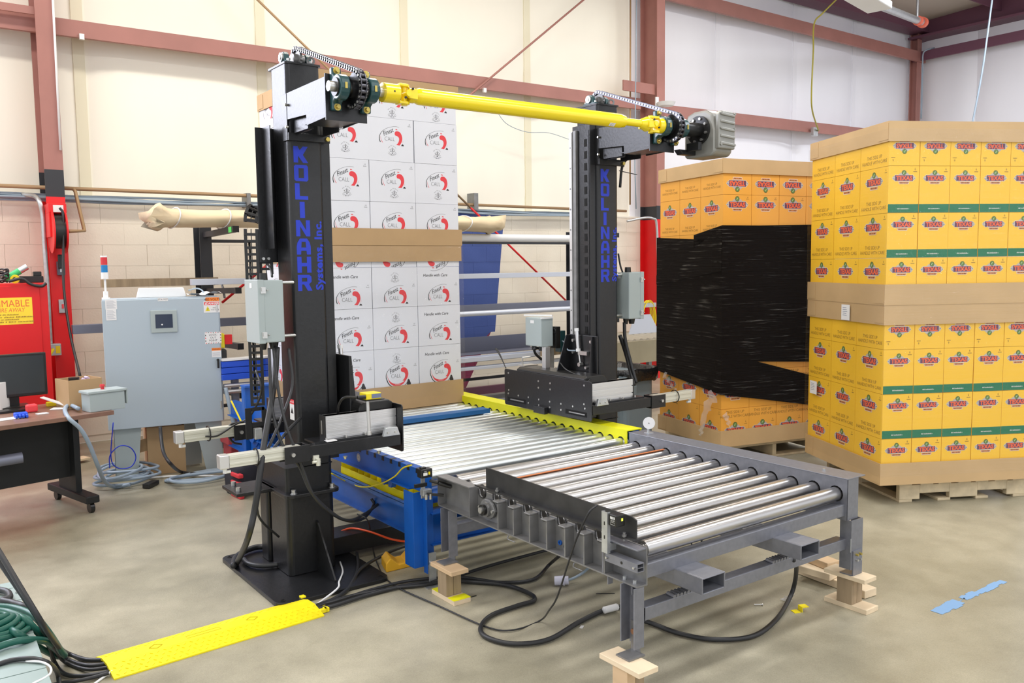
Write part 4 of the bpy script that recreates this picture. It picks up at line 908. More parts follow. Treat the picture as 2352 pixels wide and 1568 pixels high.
ujoint(1.968, 2.045, 2.085, 2.135, 1)
ujoint(3.80, 3.885, 3.755, 3.70, -1)
b = MB(); b.cyl((3.665, SY, SZ), (3.72, SY, SZ), .024, 20, .044); obj('yoke_cone', b, M['yellow'], ds)
obj('set_screw', MB().cyl((2.01, SY-.0455, SZ+.002), (2.01, SY-.0468, SZ+.002), .0045, 8), M['blackp'], ds)
d = Dec(); d.rect(-.022, .022, -.012, .012, 0); d.strip([(-.012, -.007), (.012, -.007), (.0, .009), (-.012, -.007)], .002, 1)
inst('warning_label', d.mesh('warning_label', [M['wpaper'], M['ink_k']]), fr((3.42, SY-.0275, SZ-.0312), (1, 0, 0), (0, -.75, .66)), ds)
# ------------------------------------------------------------------ printed designs
def ticks(d, x, y, w_, h_, n, m, seed=1):
    # a line of print too small to read in the photograph
    r = random.Random(seed)
    for k in range(n):
        a = x-w_/2+w_*k/n; hh = h_*(.6+.4*r.random())
        if r.random() < .12: continue
        d.poly([(a, y-h_/2), (a+w_/n*.62, y-h_/2), (a+w_/n*.62+h_*.15, y-h_/2+hh), (a+h_*.15, y-h_/2+hh)], m)
def texas_logo(w=.15, words=True):
    d = Dec(); k = w
    for yy, hw in ((.055, .46), (.0, .50), (-.055, .46)): d.rect(-hw*k, hw*k, (yy-.024)*k, (yy+.024)*k, 4); d.rect(-(hw-.012)*k, (hw-.012)*k, (yy-.015)*k, (yy+.015)*k, 3)
    for yy, hw in ((.135, .225), (.165, .20), (.195, .155)): d.rect(-hw*k, hw*k, (yy-.012)*k, (yy+.012)*k, 4); d.rect(-hw*k, hw*k, (yy-.005)*k, (yy+.006)*k, 3)
    d.rect(-.40*k, .40*k, -.125*k, .125*k, 4); d.rect(-.388*k, .388*k, -.112*k, .112*k, 6)
    d.circ(0, .215*k, .098*k, 0); d.circ(0, .215*k, .084*k, 1); d.strip([(-.03*k, .17*k), (-.01*k, .22*k), (.03*k, .25*k)], .014*k, 4)
    v, f = text_data('TEXAS', .25*k, off=.012*k); mx_ = max(a for a, b in v)-min(a for a, b in v); c_ = (max(a for a, b in v)+min(a for a, b in v))/2; q = .70*k/mx_
    y0_ = min(b for a, b in v); y1_ = max(b for a, b in v); qy = .19*k/(y1_-y0_); yc = (y0_+y1_)/2
    d.z += .00005; d.b.mat(2); d.b.add([((a-c_)*q+.012*k, (b-yc)*qy, d.z) for a, b in v], f, False)
    d.poly([(-.235*k, -.135*k), (.235*k, -.135*k), (.20*k, -.235*k), (-.20*k, -.235*k)], 4); d.poly([(-.22*k, -.145*k), (.22*k, -.145*k), (.188*k, -.222*k), (-.188*k, -.222*k)], 5); ticks(d, 0, -.18*k, .33*k, .045*k, 14, 0)
    return d
TMATS = [M['ink_k'], M['ink_cg'], M['ink_r'], M['ink_b'], M['ink_w'], mat('tan_print', sr(214, 140, 84), .6), mat('plum_print', sr(104, 66, 92), .6)]
ME_TEX = texas_logo(.165).mesh('logo', TMATS); ME_TEXN = texas_logo(.215).mesh('logo', TMATS); ME_TEXW = texas_logo(.225).mesh('logo', TMATS)
def side_txt(k=1.0):
    d = Dec(); d.text('THIS SIDE UP', 0, .016*k, .033*k, 0, xs=.95); d.text('HANDLE WITH CARE', 0, -.018*k, .033*k, 0, xs=.95); return d.mesh('handling_text', [M['ink_br']])
ME_SIDE = side_txt(); ME_SIDEN = side_txt(.78)
d = Dec(); d.text('6', 0, 0, .022, 0); d.rect(-.014, .014, -.018, -.014, 0); ME_SIX = d.mesh('count_mark', [M['ink_br']])
def finest_logo(full=True):
    d = Dec(); F = lambda *p: [((x-600)*.000288, -(y-420)*.000288) for x, y in p]
    sm = lambda p: [(q.x, q.y) for q in spline([Vector((x, y, 0)) for x, y in p], 4)]
    a = sm(F((842, 188), (770, 178), (690, 182), (580, 206), (470, 250), (385, 302), (320, 370), (286, 440), (280, 520), (300, 590))); n = len(a); d.strip(a, [.0016+.0055*max(0, (i/n-.45)/.55) for i in range(n)], 0)
    a = sm(F((308, 440), (318, 500), (335, 550), (362, 598))); n = len(a); d.strip(a, [.001+.003*i/n for i in range(n)], 1)
    o_ = sm(F((790, 290), (850, 305), (900, 355), (926, 430), (926, 500), (900, 570), (846, 645)))+sm(F((750, 635), (800, 590), (830, 530), (835, 470), (810, 430), (770, 410), (730, 400), (712, 360), (725, 315), (755, 295)))
    d.poly(o_, 1); d.poly(F((735, 240), (770, 238), (802, 262), (745, 262)), 1); d.strip(F((945, 525), (945, 560), (922, 585)), .001, 1)
    d.poly(F((890, 652), (915, 615), (935, 605), (955, 620), (975, 655)), 0)
    if full:
        a = sm(F((300, 590), (350, 690), (450, 765), (620, 800), (780, 775), (900, 700))); n = len(a); d.strip(a, [.007-.004*i/n for i in range(n)], 0)
        a = sm(F((350, 590), (410, 670), (510, 722), (640, 735), (760, 700), (830, 640))); n = len(a); d.strip(a, [.004+.013*math.sin(math.pi*i/n) for i in range(n)], 1)
        d.poly(F((870, 700), (915, 640), (960, 640), (1000, 720), (1000, 770), (900, 790)), 0); d.text('Premium', .002, -.088, .013, 2, shear=.3)
    v, f = text_data('Finest', .046, shear=.3, off=.0002, xs=.82); an = math.radians(24)
    d.z += .00005; d.b.mat(0); d.b.add([(-.022+x*math.cos(an)-y*math.sin(an), .026+x*math.sin(an)+y*math.cos(an), d.z) for x, y in v], f, False)
    d.text('CALL', -.010, -.024, .042, 0, off=-.0009, xs=.85)
    return d.mesh('logo', [M['ink_k'], M['ink_red'], M['ink_w']])
ME_FIN, ME_FINF = finest_logo(False), finest_logo(True)
def seal():
    d = Dec()
    for k, ch in enumerate('The Original'):
        if ch == ' ': continue
        a = math.radians(152-124*k/11); v, f = text_data(ch, .0095); r = .0335
        d.z += .00002; d.b.mat(0); d.b.add([(r*math.cos(a)+x*math.sin(a)+y*math.cos(a), r*math.sin(a)-x*math.cos(a)+y*math.sin(a), d.z) for x, y in v], f, False)
    for s in (-1, 1): d.ringp(0, 0, .030, .0012, 0, math.pi/2-s*1.9, math.pi/2-s*2.9)
    d.poly([(-.0025, -.004), (.0025, -.004), (.0022, .014), (0, .022), (-.0022, .014)], 0); d.rect(-.006, .006, -.022, -.018, 0)
    for s in (-1, 1): d.strip([(s*.009, .004), (s*.009, .014)], .0016, 0); d.poly([(s*.018, .0), (s*.022, .002), (s*.019, .006), (s*.015, .004)], 0); d.strip([(s*.034, -.020), (s*.027, -.028), (s*.018, -.030)], .0014, 0)
    for k in range(9): d.strip([(-.018+.0045*k, -.013+.002*math.sin(k)), (-.018+.0045*k, -.004)], .0014, 0)
    ticks(d, 0, -.033, .030, .005, 9, 0); return d.mesh('round_seal', [M['ink_k']])
ME_SEAL = seal()
d = Dec(); d.text('12', .0, .0, .014, 0, shear=.2); d.text('Bottles', 0, -.012, .009, 0, shear=.2); ME_12 = d.mesh('count_mark', [M['ink_k']])
d = Dec(); d.text('Handle with Care', 0, 0, .030, 0, shear=.25, off=.0003, xs=1.0); ME_HWC = d.mesh('handling_text', [M['ink_k']])
d = Dec(); ticks(d, 0, 0, .082, .009, 24, 0, 5); ME_WEB = d.mesh('band_text', [M['ink_w']])
ORD = ['first', 'second', 'third', 'fourth', 'fifth', 'sixth', 'seventh', 'eighth', 'ninth', 'tenth']
def carton_mesh(name, wx, wy, h, m):
    b = MB(); g = .0018; b.box(g, wx-g, g, wy-g, .001, h-.001)
    b.box(wx*.0+g, wx-g, wy*.5-.0015, wy*.5+.0015, h-.001, h-.0005)
    return b.mesh(name, [m])
def shell(nu, nv):
    out = [(i, 0) for i in range(nu)]+[(0, j) for j in range(1, nv)]
    return out
def FM(c, th): return T(c[0], c[1], 0) @ Matrix.Rotation(-th, 4, 'Z')
def slab(F, u0, u1, v0, v1, z0, z1): b = MB(); b.box(u0, u1, v0, v1, z0, z1, F); return b
def tray(F, u0, u1, v0, v1, z0, z1, label, up=False, m='cardl', grp=None):
    # open cardboard tray; up=True is a lid with its sheet on top
    t = .004; b = MB()
    b.box(u0, u1, v0, v0+t, z0, z1, F); b.box(u0, u1, v1-t, v1, z0, z1, F); b.box(u0, u0+t, v0+t, v1-t, z0, z1, F); b.box(u1-t, u1, v0+t, v1-t, z0, z1, F)
    zs = (z1-t, z1) if up else (z0, z0+t)
    b.box(u0+t, u1-t, v0+t, v1-t, zs[0], zs[1], F)
    o = obj('cardboard_tray', b, M[m], label=label, cat='tray', group=grp, R=F.to_3x3())
    # corner flaps folded round the ends
    for (a, c) in (((u0-.002, v0+.0), (u0, v0+.13)), ((u0, v0-.002), (u0+.0, v0))):
        pass
    b = MB(); b.box(u0-.003, u0-.0005, v0+.004, v0+.12, z0+.012, z1-.012, F); obj('corner_flap', b, M[m], o, R=F.to_3x3())
    b = MB(); b.box(u0-.003, u0-.0005, v1-.13, v1-.01, z0+.012, z1-.012, F); obj('corner_flap', b, M[m], o, R=F.to_3x3())
    return o
def pallet(F, u0, u1, v0, v1, label, front='stringer', zt=.140):
    e = thing('wooden_pallet', label, 'pallet', tuple(F @ V((u0+u1)/2, (v0+v1)/2, 0)))
    R = F.to_3x3()
    if front == 'stringer':        # stringers run along u, deck boards along v
        for k in range(3):
            v = v0+(v1-v0-.04)*k/2; pl = []
            U = u1-u0; prof = [(0, 0), (.14, 0), (.16, .035), (.36, .035), (.38, 0), (U-.38, 0), (U-.36, .035), (U-.16, .035), (U-.14, 0), (U, 0), (U, .09), (0, .09)]
            # split into convex pieces
            b = MB()
            for (a, c, lo) in ((0, .15, 0), (.15, .37, .04), (.37, U-.37, 0), (U-.37, U-.15, .04), (U-.15, U, 0)): b.box(u0+a, u0+c, v, v+.04, .018+lo, .118, F)
            obj('stringer', b, M['palw'], e, R=R, bev=.003)
        n = 7
        for k in range(n):
            u = u0+(u1-u0-.10)*k/(n-1)+random.uniform(-.01, .01); b = slab(F, u, u+.095, v0-.005, v1+.005, .118, zt-.001); obj('deck_board', b, M['palw'], e, R=R, bev=.002)
        for k in range(4):
            u = u0+(u1-u0-.10)*k/3; b = slab(F, u, u+.095, v0, v1, .0, .018); obj('bottom_board', b, M['palw'], e, R=R, bev=.002)
    else:
        for k in range(3): obj('stringer', slab(F, u0+(u1-u0-.04)*k/2, u0+(u1-u0-.04)*k/2+.04, v0, v1, .018, .112), M['palw'], e, R=R, bev=.003)
        for k in range(7): v = v0+(v1-v0-.10)*k/6; obj('deck_board', slab(F, u0, u1, v, v+.095, .112, zt-.008), M['palw'], e, R=R, bev=.002)
        for k in range(3): v = v0+(v1-v0-.10)*k/2; obj('bottom_board', slab(F, u0, u1, v, v+.095, 0, .018), M['palw'], e, R=R, bev=.002)
    return e
UP = Vector((0, 0, 1))
def yellow_load(F, nu, nv, wu, wv, rows, kinds, m, where, grp, bigfront=False, skipn=0):
    R = F.to_3x3(); uu = R @ V(1, 0, 0); vv = R @ V(0, 1, 0); cache = {}
    for ri, (z0, z1) in enumerate(rows):
        h = z1-z0; key = round(h, 3)
        if kinds[ri] is None: continue
        if key not in cache: cache[key] = carton_mesh('carton', wu, wv, h, M[m])
        for (i, j) in shell(nu, nv):
            if i == 0 and j == 0: pos = 'at near corner'
            elif j == 0: pos = ORD[i]+' from near corner, right face'
            else: pos = ORD[j]+' from near corner, left face'
            lab = '%s carton, %s row up, %s' % (where, ORD[ri], pos)
            ju, jv = random.uniform(-.003, .003), random.uniform(-.003, .003)
            o = inst('carton', cache[key], F @ T(i*wu+(ju if j else 0), j*wv+(jv if i else 0), z0) if False else F @ T(i*wu+(ju*.0 if i == 0 else ju*.3), j*wv+jv*.5, z0), None, lab, 'box', grp)
            k = kinds[ri]; base = W[o.name]
            if j == 0:
                fo = base @ V(wu/2, +.0014, 0); zf = (lambda f: V(0, 0, h*f))
                if k == 'inv': inst('printed_logo', ME_TEX, fr(fo+zf(.46), -uu, -UP), o); inst('count_mark', ME_SIX, fr(fo-uu*wu*.36+zf(.13), -uu, -UP), o)
                elif k in ('norm', 'band'):
                    if bigfront:
                        inst('printed_logo', ME_TEXW, fr(fo+zf(.40), uu, UP), o); inst('handling_text', ME_SIDE, fr(fo+zf(.85), uu, UP), o); inst('count_mark', ME_SIX, fr(fo+uu*wu*.38+zf(.62), uu, UP), o)
                    else:
                        inst('printed_logo', ME_TEX, fr(fo+zf(.74), uu, UP), o); inst('count_mark', ME_SIX, fr(fo+uu*wu*.36+zf(.93), uu, UP), o)
                    if k == 'band':
                        d_ = slab(Matrix.Identity(4), 0, wu, 0, .0006, 0, h*.17); bm_ = _band(wu, h); inst('green_band', bm_, fr(base @ V(0, .0015, .002), uu, UP), o); inst('band_text', ME_WEB, fr(fo+zf(.09)+V(0, 0, 0)-vv*.0003, uu, UP), o)
            if i == 0:
                fo = base @ V(.0014, wv/2, 0); zf = (lambda f: V(0, 0, h*f))
                lg = ME_TEXN
                if k == 'inv': inst('handling_text', ME_SIDEN if wv < .32 else ME_SIDE, fr(fo+zf(.20), -vv, UP), o)
                else:
                    if bigfront and ri < 3: inst('printed_logo', ME_TEXN, fr(fo+zf(.42), -vv, UP), o)
                    else:
                        inst('printed_logo', lg, fr(fo+zf(.70), -vv, UP), o); inst('handling_text', ME_SIDEN if wv < .32 else ME_SIDE, fr(fo+zf(.18), -vv, UP), o)
                    inst('count_mark', ME_SIX, fr(fo-vv*wv*.40+zf(.92), -vv, UP), o)
_bc = {}
def _band(wu, h):
    if (wu, round(h, 3)) not in _bc:
        d = Dec(); d.rect(.002, wu-.002, 0, h*.18, 0); _bc[(wu, round(h, 3))] = d.mesh('green_band', [M['ink_g']])
    return _bc[(wu, round(h, 3))]
def film(F, u0, u1, v0, v1, z0, z1, label, th=.0):
    b = MB(); n = 10
    for (a, c) in (((u0, v0), (u1, v0)), ((u0, v1), (u0, v0)), ((u1, v0), (u1, v1)), ((u1, v1), (u0, v1))):
        vs = []
        for j in range(n+1):
            for i in range(n+1):
                t = i/n; q = F @ V(a[0]+(c[0]-a[0])*t, a[1]+(c[1]-a[1])*t, z0+(z1-z0)*j/n); vs.append(q)
        b.add(vs, [(j*(n+1)+i, j*(n+1)+i+1, (j+1)*(n+1)+i+1, (j+1)*(n+1)+i) for j in range(n) for i in range(n)], True)
    return obj('stretch_wrap', b, M['film_c'], label=label, cat='film', R=F.to_3x3())
# ------------------------------------------------------------------ right stack (two loads of yellow cartons)
FR = FM((5.334, 3.11), .499); WU, WV = .2175, .348; U5, V3 = 5*WU, 3*WV
pallet(FR, .17, 1.12, .05, 1.05, 'pale wooden pallet on the floor under the right yellow carton stack')
LR = [(.150, .454), (.454, .756), (.756, 1.057), (1.057, 1.345)]; UR = [(1.362, 1.664), (1.664, 1.958), (1.958, 2.262), (2.262, 2.541)]
yellow_load(FR, 5, 3, WU, WV, LR+UR, ['norm', 'band', 'band', 'inv', 'norm', 'band', 'band', 'inv'], 'carton_y', 'right stack yellow', 'yellow cartons of the right stack')
e = .012
tray(FR, -e, U5+e, -e, V3+e, .141, .290, 'bottom cardboard tray of the right yellow stack, sitting on the pallet')
tray(FR, -e, U5+e, -e, V3+e, 1.222, 1.352, 'cardboard lid in the middle of the right yellow stack, with a white label', up=True)
tray(FR, -e*1.2, U5+e*1.2, -e*1.2, V3+e*1.2, 1.3525, 1.490, 'cardboard tray in the middle of the right yellow stack, above the lid')
tray(FR, -e, U5+e, -e, V3+e, 2.418, 2.548, 'cardboard lid on top of the right yellow stack', up=True)
film(FR, -.02, U5+.02, -.02, V3+.02, .20, 2.50, 'clear stretch film wrapped round the right yellow carton stack')
n0 = FR.to_3x3() @ V(-1, 0, 0)
def sheet(px, py, F, uoff, wd, hh, label, m='wpaper', n=n0, lines=True):
    c = PP(px, py, F @ V(uoff, 0, 0), n); v_ = F.to_3x3() @ V(0, -1, 0); d = Dec(); d.rect(-wd/2, wd/2, -hh/2, hh/2, 0)
    if lines:
        for k in range(5): d.rect(-wd*.35, wd*(.1+.05*(k % 3)), hh*(.3-.12*k)-.002, hh*(.3-.12*k)+.001, 1)
    return inst('paper_label', d.mesh('paper_label', [M[m], M['ink_b']]), fr(c, v_, UP), None, label, 'label')
sheet(1942, 717, FR, -.0215, .115, .11, 'white shipping label on the middle cardboard lid of the right stack')
sheet(1868, 889, FR, -.0215, .11, .10, 'crumpled white label at the left edge of the right stack, beside the black film', lines=True)
# ------------------------------------------------------------------ middle stack (black film)
FMd = FM((5.423, 4.551), .226); WU2, WV2 = .281, .30; U4, V3b = 4*WU2, 3*WV2
pallet(FMd, .10, 1.10, .06, .96, 'grey wooden pallet on the floor under the stack wrapped in black film', front='end', zt=.148)
RM = [(.155, .459), (.459, .763), (.763, 1.066), (1.066, 1.29), (1.29, 1.58), (1.58, 1.883), (1.883, 2.187), (2.187, 2.462)]
yellow_load(FMd, 4, 3, WU2, WV2, RM[:3], ['norm', 'norm', 'norm'], 'carton_o', 'black-wrapped amber', 'amber cartons of the black-wrapped stack', bigfront=True)
def ml(): pass
_o = ORD; ORD2 = ['lowest upper', 'second upper', 'third upper', 'top']
yl_rows = RM[5:]
_keep = ORD[:]; ORD[0:3] = ['third from top', 'second from top', 'top']
def yellow_top():
    R = FMd.to_3x3(); uu = R @ V(1, 0, 0); vv = R @ V(0, 1, 0)
    for ri, (z0, z1) in enumerate(yl_rows):
        h = z1-z0; me = carton_mesh('carton', WU2, WV2, h, M['carton_o']); nm = ['third row down', 'second row down', 'top row'][ri]
        for (i, j) in shell(4, 3):
            pos = 'at near corner' if i+j == 0 else (_keep[i]+' from near corner, right face' if j == 0 else _keep[j]+' from near corner, left face')
            o = inst('carton', me, FMd @ T(i*WU2, j*WV2, z0), None, 'black-wrapped stack carton, %s, %s' % (nm, pos), 'box', 'amber cartons of the black-wrapped stack'); base = W[o.name]
            if j == 0:
                fo = base @ V(WU2/2, .0014, 0)
                if ri == 2: inst('printed_logo', ME_TEXN, fr(fo+V(0, 0, h*.32), -uu, -UP), o)
                elif ri == 1: inst('printed_logo', ME_TEXN, fr(fo+V(0, 0, h*.74), uu, UP), o); inst('count_mark', ME_12, fr(fo+uu*WU2*.36+V(0, 0, h*.93), uu, UP), o)
                else: inst('green_band', _band(WU2, h), fr(base @ V(0, .0015, h*.82), uu, UP), o)
            if i == 0:
                fo = base @ V(.0014, WV2/2, 0)
                if ri == 2: inst('handling_text', ME_SIDEN, fr(fo+V(0, 0, h*.28), -vv, UP), o)
                else:
                    inst('printed_logo', ME_TEXN, fr(fo+V(0, 0, h*.66), -vv, UP), o); inst('handling_text', ME_SIDEN, fr(fo+V(0, 0, h*.16), -vv, UP), o)
yellow_top(); ORD[:] = _keep
tray(FMd, -e, U4+e, -e, V3b+e, .149, .285, 'bottom cardboard tray of the black-wrapped stack, crumpled, on the grey pallet')
tray(FMd, -e, U4+e, -e, V3b+e, 2.352, 2.468, 'cardboard lid on top of the stack wrapped in black film', up=True)
# inner core kept dark by the film: cartons hidden behind it are left out
nr = FMd.to_3x3() @ V(0, -1, 0); nl = FMd.to_3x3() @ V(-1, 0, 0); fo_ = .022
pr_ = lambda px, py: PP(px, py, FMd @ V(0, -fo_, 0), nr)
plf = lambda px, py: PP(px, py, FMd @ V(-fo_, 0, 0), nl)
bf = MB()
def sheetpoly(b, q00, q10, q11, q01, n=12, k=8, rough=.0):
    vs = []
    for j in range(k+1):
        for i in range(n+1):
            s, t = i/n, j/k; p = (q00*(1-s)+q10*s)*(1-t)+(q01*(1-s)+q11*s)*t; vs.append(p)
    b.add(vs, [(j*(n+1)+i, j*(n+1)+i+1, (j+1)*(n+1)+i+1, (j+1)*(n+1)+i) for j in range(k) for i in range(n)], True)
cT, cB = pr_(1661, 517), pr_(1665, 909); far = lambda z: (FMd @ V(U4+fo_, -fo_, 0)).xy.to_3d()+V(0, 0, z)
zt_ = cT.z
cn = lambda z: FMd @ V(-fo_, -fo_, z); fr_ = lambda z: FMd @ V(U4+fo_, -fo_, z); lf_ = lambda z: FMd @ V(-fo_, V3b+fo_, z); rb_ = lambda z: FMd @ V(U4+fo_, V3b+fo_, z)
zc = plf(1661, 908).z; zl = plf(1521, 852).z; z1l = plf(1521, 545).z; zk = pr_(1862, 514).z
zn0, zn1 = pr_(1740, 830), pr_(1856, 868); zlow = pr_(1856, 933).z; znt = pr_(1856, 832).z
m0 = lambda z: FMd @ V((FMd.inverted() @ zn0).x, -fo_, z)
sheetpoly(bf, cn(zc), m0(zc+(zlow-zc)*.35), m0(zt_), cn(zt_))
sheetpoly(bf, m0(zn0.z), fr_(znt-.01), fr_(zk), m0(zt_))
sheetpoly(bf, m0(zc+(zlow-zc)*.35), fr_(zlow-.03), fr_(zn1.z-.04), m0(zn0.z))
mid = lambda z: FMd @ V(-fo_, V3b*.40, z)
sheetpoly(bf, mid(z1l-.15), cn(zt_-.25), cn(zt_), mid(z1l+.003), k=6)
sheetpoly(bf, lf_(zl), cn(zc), cn(1.42), lf_(1.42))
sheetpoly(bf, lf_(1.42), cn(1.42), cn(zt_-.12), lf_(z1l))
sheetpoly(bf, fr_(zlow), rb_(zlow), rb_(zk), fr_(zk)); sheetpoly(bf, rb_(zl), lf_(zl), lf_(z1l), rb_(zk))
sw = obj('black_wrap', bf, M['film_k'], label='glossy black stretch film wound round the middle of the centre stack', cat='film', R=FMd.to_3x3())
bd = MB(); sheetpoly(bd, lf_(1.46)+nl*.003, cn(1.58)+nl*.003, cn(zt_-.02)+nl*.003, lf_(1.54)+nl*.003); obj('pulled_film', bd, M['film_kd'], sw, R=FMd.to_3x3())
core = MB(); core.box(.02, U4-.02, .02, V3b-.02, 1.07, 1.575, FMd); obj('inner_cartons', core, M['carton_o'], sw, R=FMd.to_3x3(), label='cartons glimpsed under the black film')
# torn film tails
def ribbon(pts, wd, name, label, cat, mm, n=(0, -1, 0)):
    b = MB(); vs = []; n = Vector(n); pts = spline(pts, 5)
    for i, p in enumerate(pts):
        d = (pts[min(i+1, len(pts)-1)]-pts[max(i-1, 0)]).normalized(); s = d.cross(n).normalized(); w_ = wd*(1-.7*i/len(pts))*(1+.4*math.sin(i*2.1)); o_ = n*.012*math.sin(i*1.7)
        vs += [p+s*w_/2+o_, p+o_*.2, p-s*w_/2-o_]
    b.add(vs, [(3*i, 3*i+1, 3*i+4, 3*i+3) for i in range(len(pts)-1)]+[(3*i+1, 3*i+2, 3*i+5, 3*i+4) for i in range(len(pts)-1)], True)
    return obj(name, b, mm, label=label, cat=cat)
fr2 = lambda px, py: PP(px, py, FMd @ V(-.05, 0, 0), nl)
M['film_t'] = mat('cloudy_film', (.85, .85, .85), .15, alpha=.32)
ribbon([fr2(1640, 905), fr2(1622, 940), fr2(1612, 980), fr2(1608, 1000)], .10, 'film_tail', 'torn clear film tail hanging from the black wrap, the wider left one', 'film', M['film_t'], nl)
ribbon([pr_(1664, 950), pr_(1672, 965), pr_(1676, 985)], .05, 'film_tail', 'small twisted clear film tail at the corner of the black-wrapped stack', 'film', M['film_t'], nr)
ribbon([fr2(1525, 858), fr2(1536, 875), fr2(1546, 890), fr2(1560, 902)], .05, 'film_tail', 'short clear film tail beside the bin liner, left edge of the stack', 'film', M['film_t'], nl)

# ------------------------------------------------------------------ white carton load on the conveyor
FW = FM((2.49, 5.63), 0); WX, WY = .3767, .372
rowsW = [(.600, .745), (.745, 1.045), (1.045, 1.35), (1.35, 1.645), (1.645, 1.802), (1.815, 2.119), (2.119, 2.414), (2.414, 2.722), (2.722, 2.995)]
namesW = ['hidden bottom', 'lowest full', 'second full', 'third full', 'cut upper', 'first above the tan trays', 'second above the tan trays', 'third above the tan trays', 'topmost']
mc = {}
zt0 = .5835
for ri, (z0, z1) in enumerate(rowsW):
    if ri == 0: continue
    if ri == 1: z0 = .592
    h = z1-z0; me = carton_mesh('carton', WX, WY, h, M['carton_w'])
    for (i, j) in shell(3, 3):
        pos = 'left column' if i == 0 and j == 0 else ('middle column' if i == 1 else 'right column') if j == 0 else '%s back on the left side' % ORD[j]
        jx = random.uniform(-.004, .004) if ri > 5 else random.uniform(-.001, .001)
        o = inst('carton', me, T(2.49+i*WX+jx, 5.63+j*WY+random.uniform(-.003, .003), z0), None, 'white load carton, %s row, %s' % (namesW[ri], pos), 'box', 'white cartons of the load on the conveyor'); base = W[o.name]
        if j == 0:
            c = base @ V(WX/2, .0014, 0); X_, Z_ = V(1, 0, 0), UP; x = c.x
            if ri in (1, 2, 3):
                zb = z1
                if i == 1: inst('round_seal', ME_SEAL, fr((x, c.y, zb-.075), X_, Z_), o)
                else: inst('handling_text', ME_HWC, fr((x-.03, c.y, zb-.065), X_, Z_), o)
                inst('printed_logo', ME_FINF if ri == 1 else ME_FIN, fr((x, c.y, zb-(.205 if ri > 1 else .185)), X_, Z_), o); inst('count_mark', ME_12, fr((x+.155, c.y, zb-.13), X_, Z_), o)
            elif ri == 4: inst('printed_logo', ME_FINF, fr((x, c.y, 1.685), -X_, -Z_), o)
            elif ri == 5: inst('printed_logo', ME_FINF, fr((x, c.y, z1-.145), X_, Z_), o); inst('count_mark', ME_12, fr((x+.155, c.y, z1-.03), X_, Z_), o)
            else:
                inst('printed_logo', ME_FIN, fr((x, c.y, z1-.125), X_, Z_), o); inst('count_mark', ME_12, fr((x+.155, c.y, z1-.035), X_, Z_), o); inst('round_seal', ME_SEAL, fr((x+.01, c.y, z1-.228), X_, Z_), o)
        if i == 0: inst('printed_logo', ME_FIN, fr(base @ V(.0014, WY/2, h*.5), -V(0, 1, 0), UP), o)
UW, VW = 3*WX, 3*WY
tray(FW, -.012, UW+.012, -.012, VW+.012, .5835, .765, 'bottom tan cardboard tray of the white carton load, on the rollers', m='card')
tray(FW, -.012, UW+.014, -.014, VW+.012, 1.686, 1.8035, 'tan cardboard lid in the middle of the white load, the lower of the two', up=True, m='card')
tray(FW, -.018, UW+.02, -.018, VW+.018, 1.8045, 1.926, 'tan cardboard tray in the middle of the white load, the upper of the two', m='card')
tray(FW, -.012, UW+.012, -.012, VW+.012, 2.88, 3.005, 'tan cardboard lid on top of the white carton load', up=True, m='card')
film(FW, -.022, UW+.024, -.024, VW+.022, .66, 1.80, 'clear stretch film wrapped round the lower half of the white load')
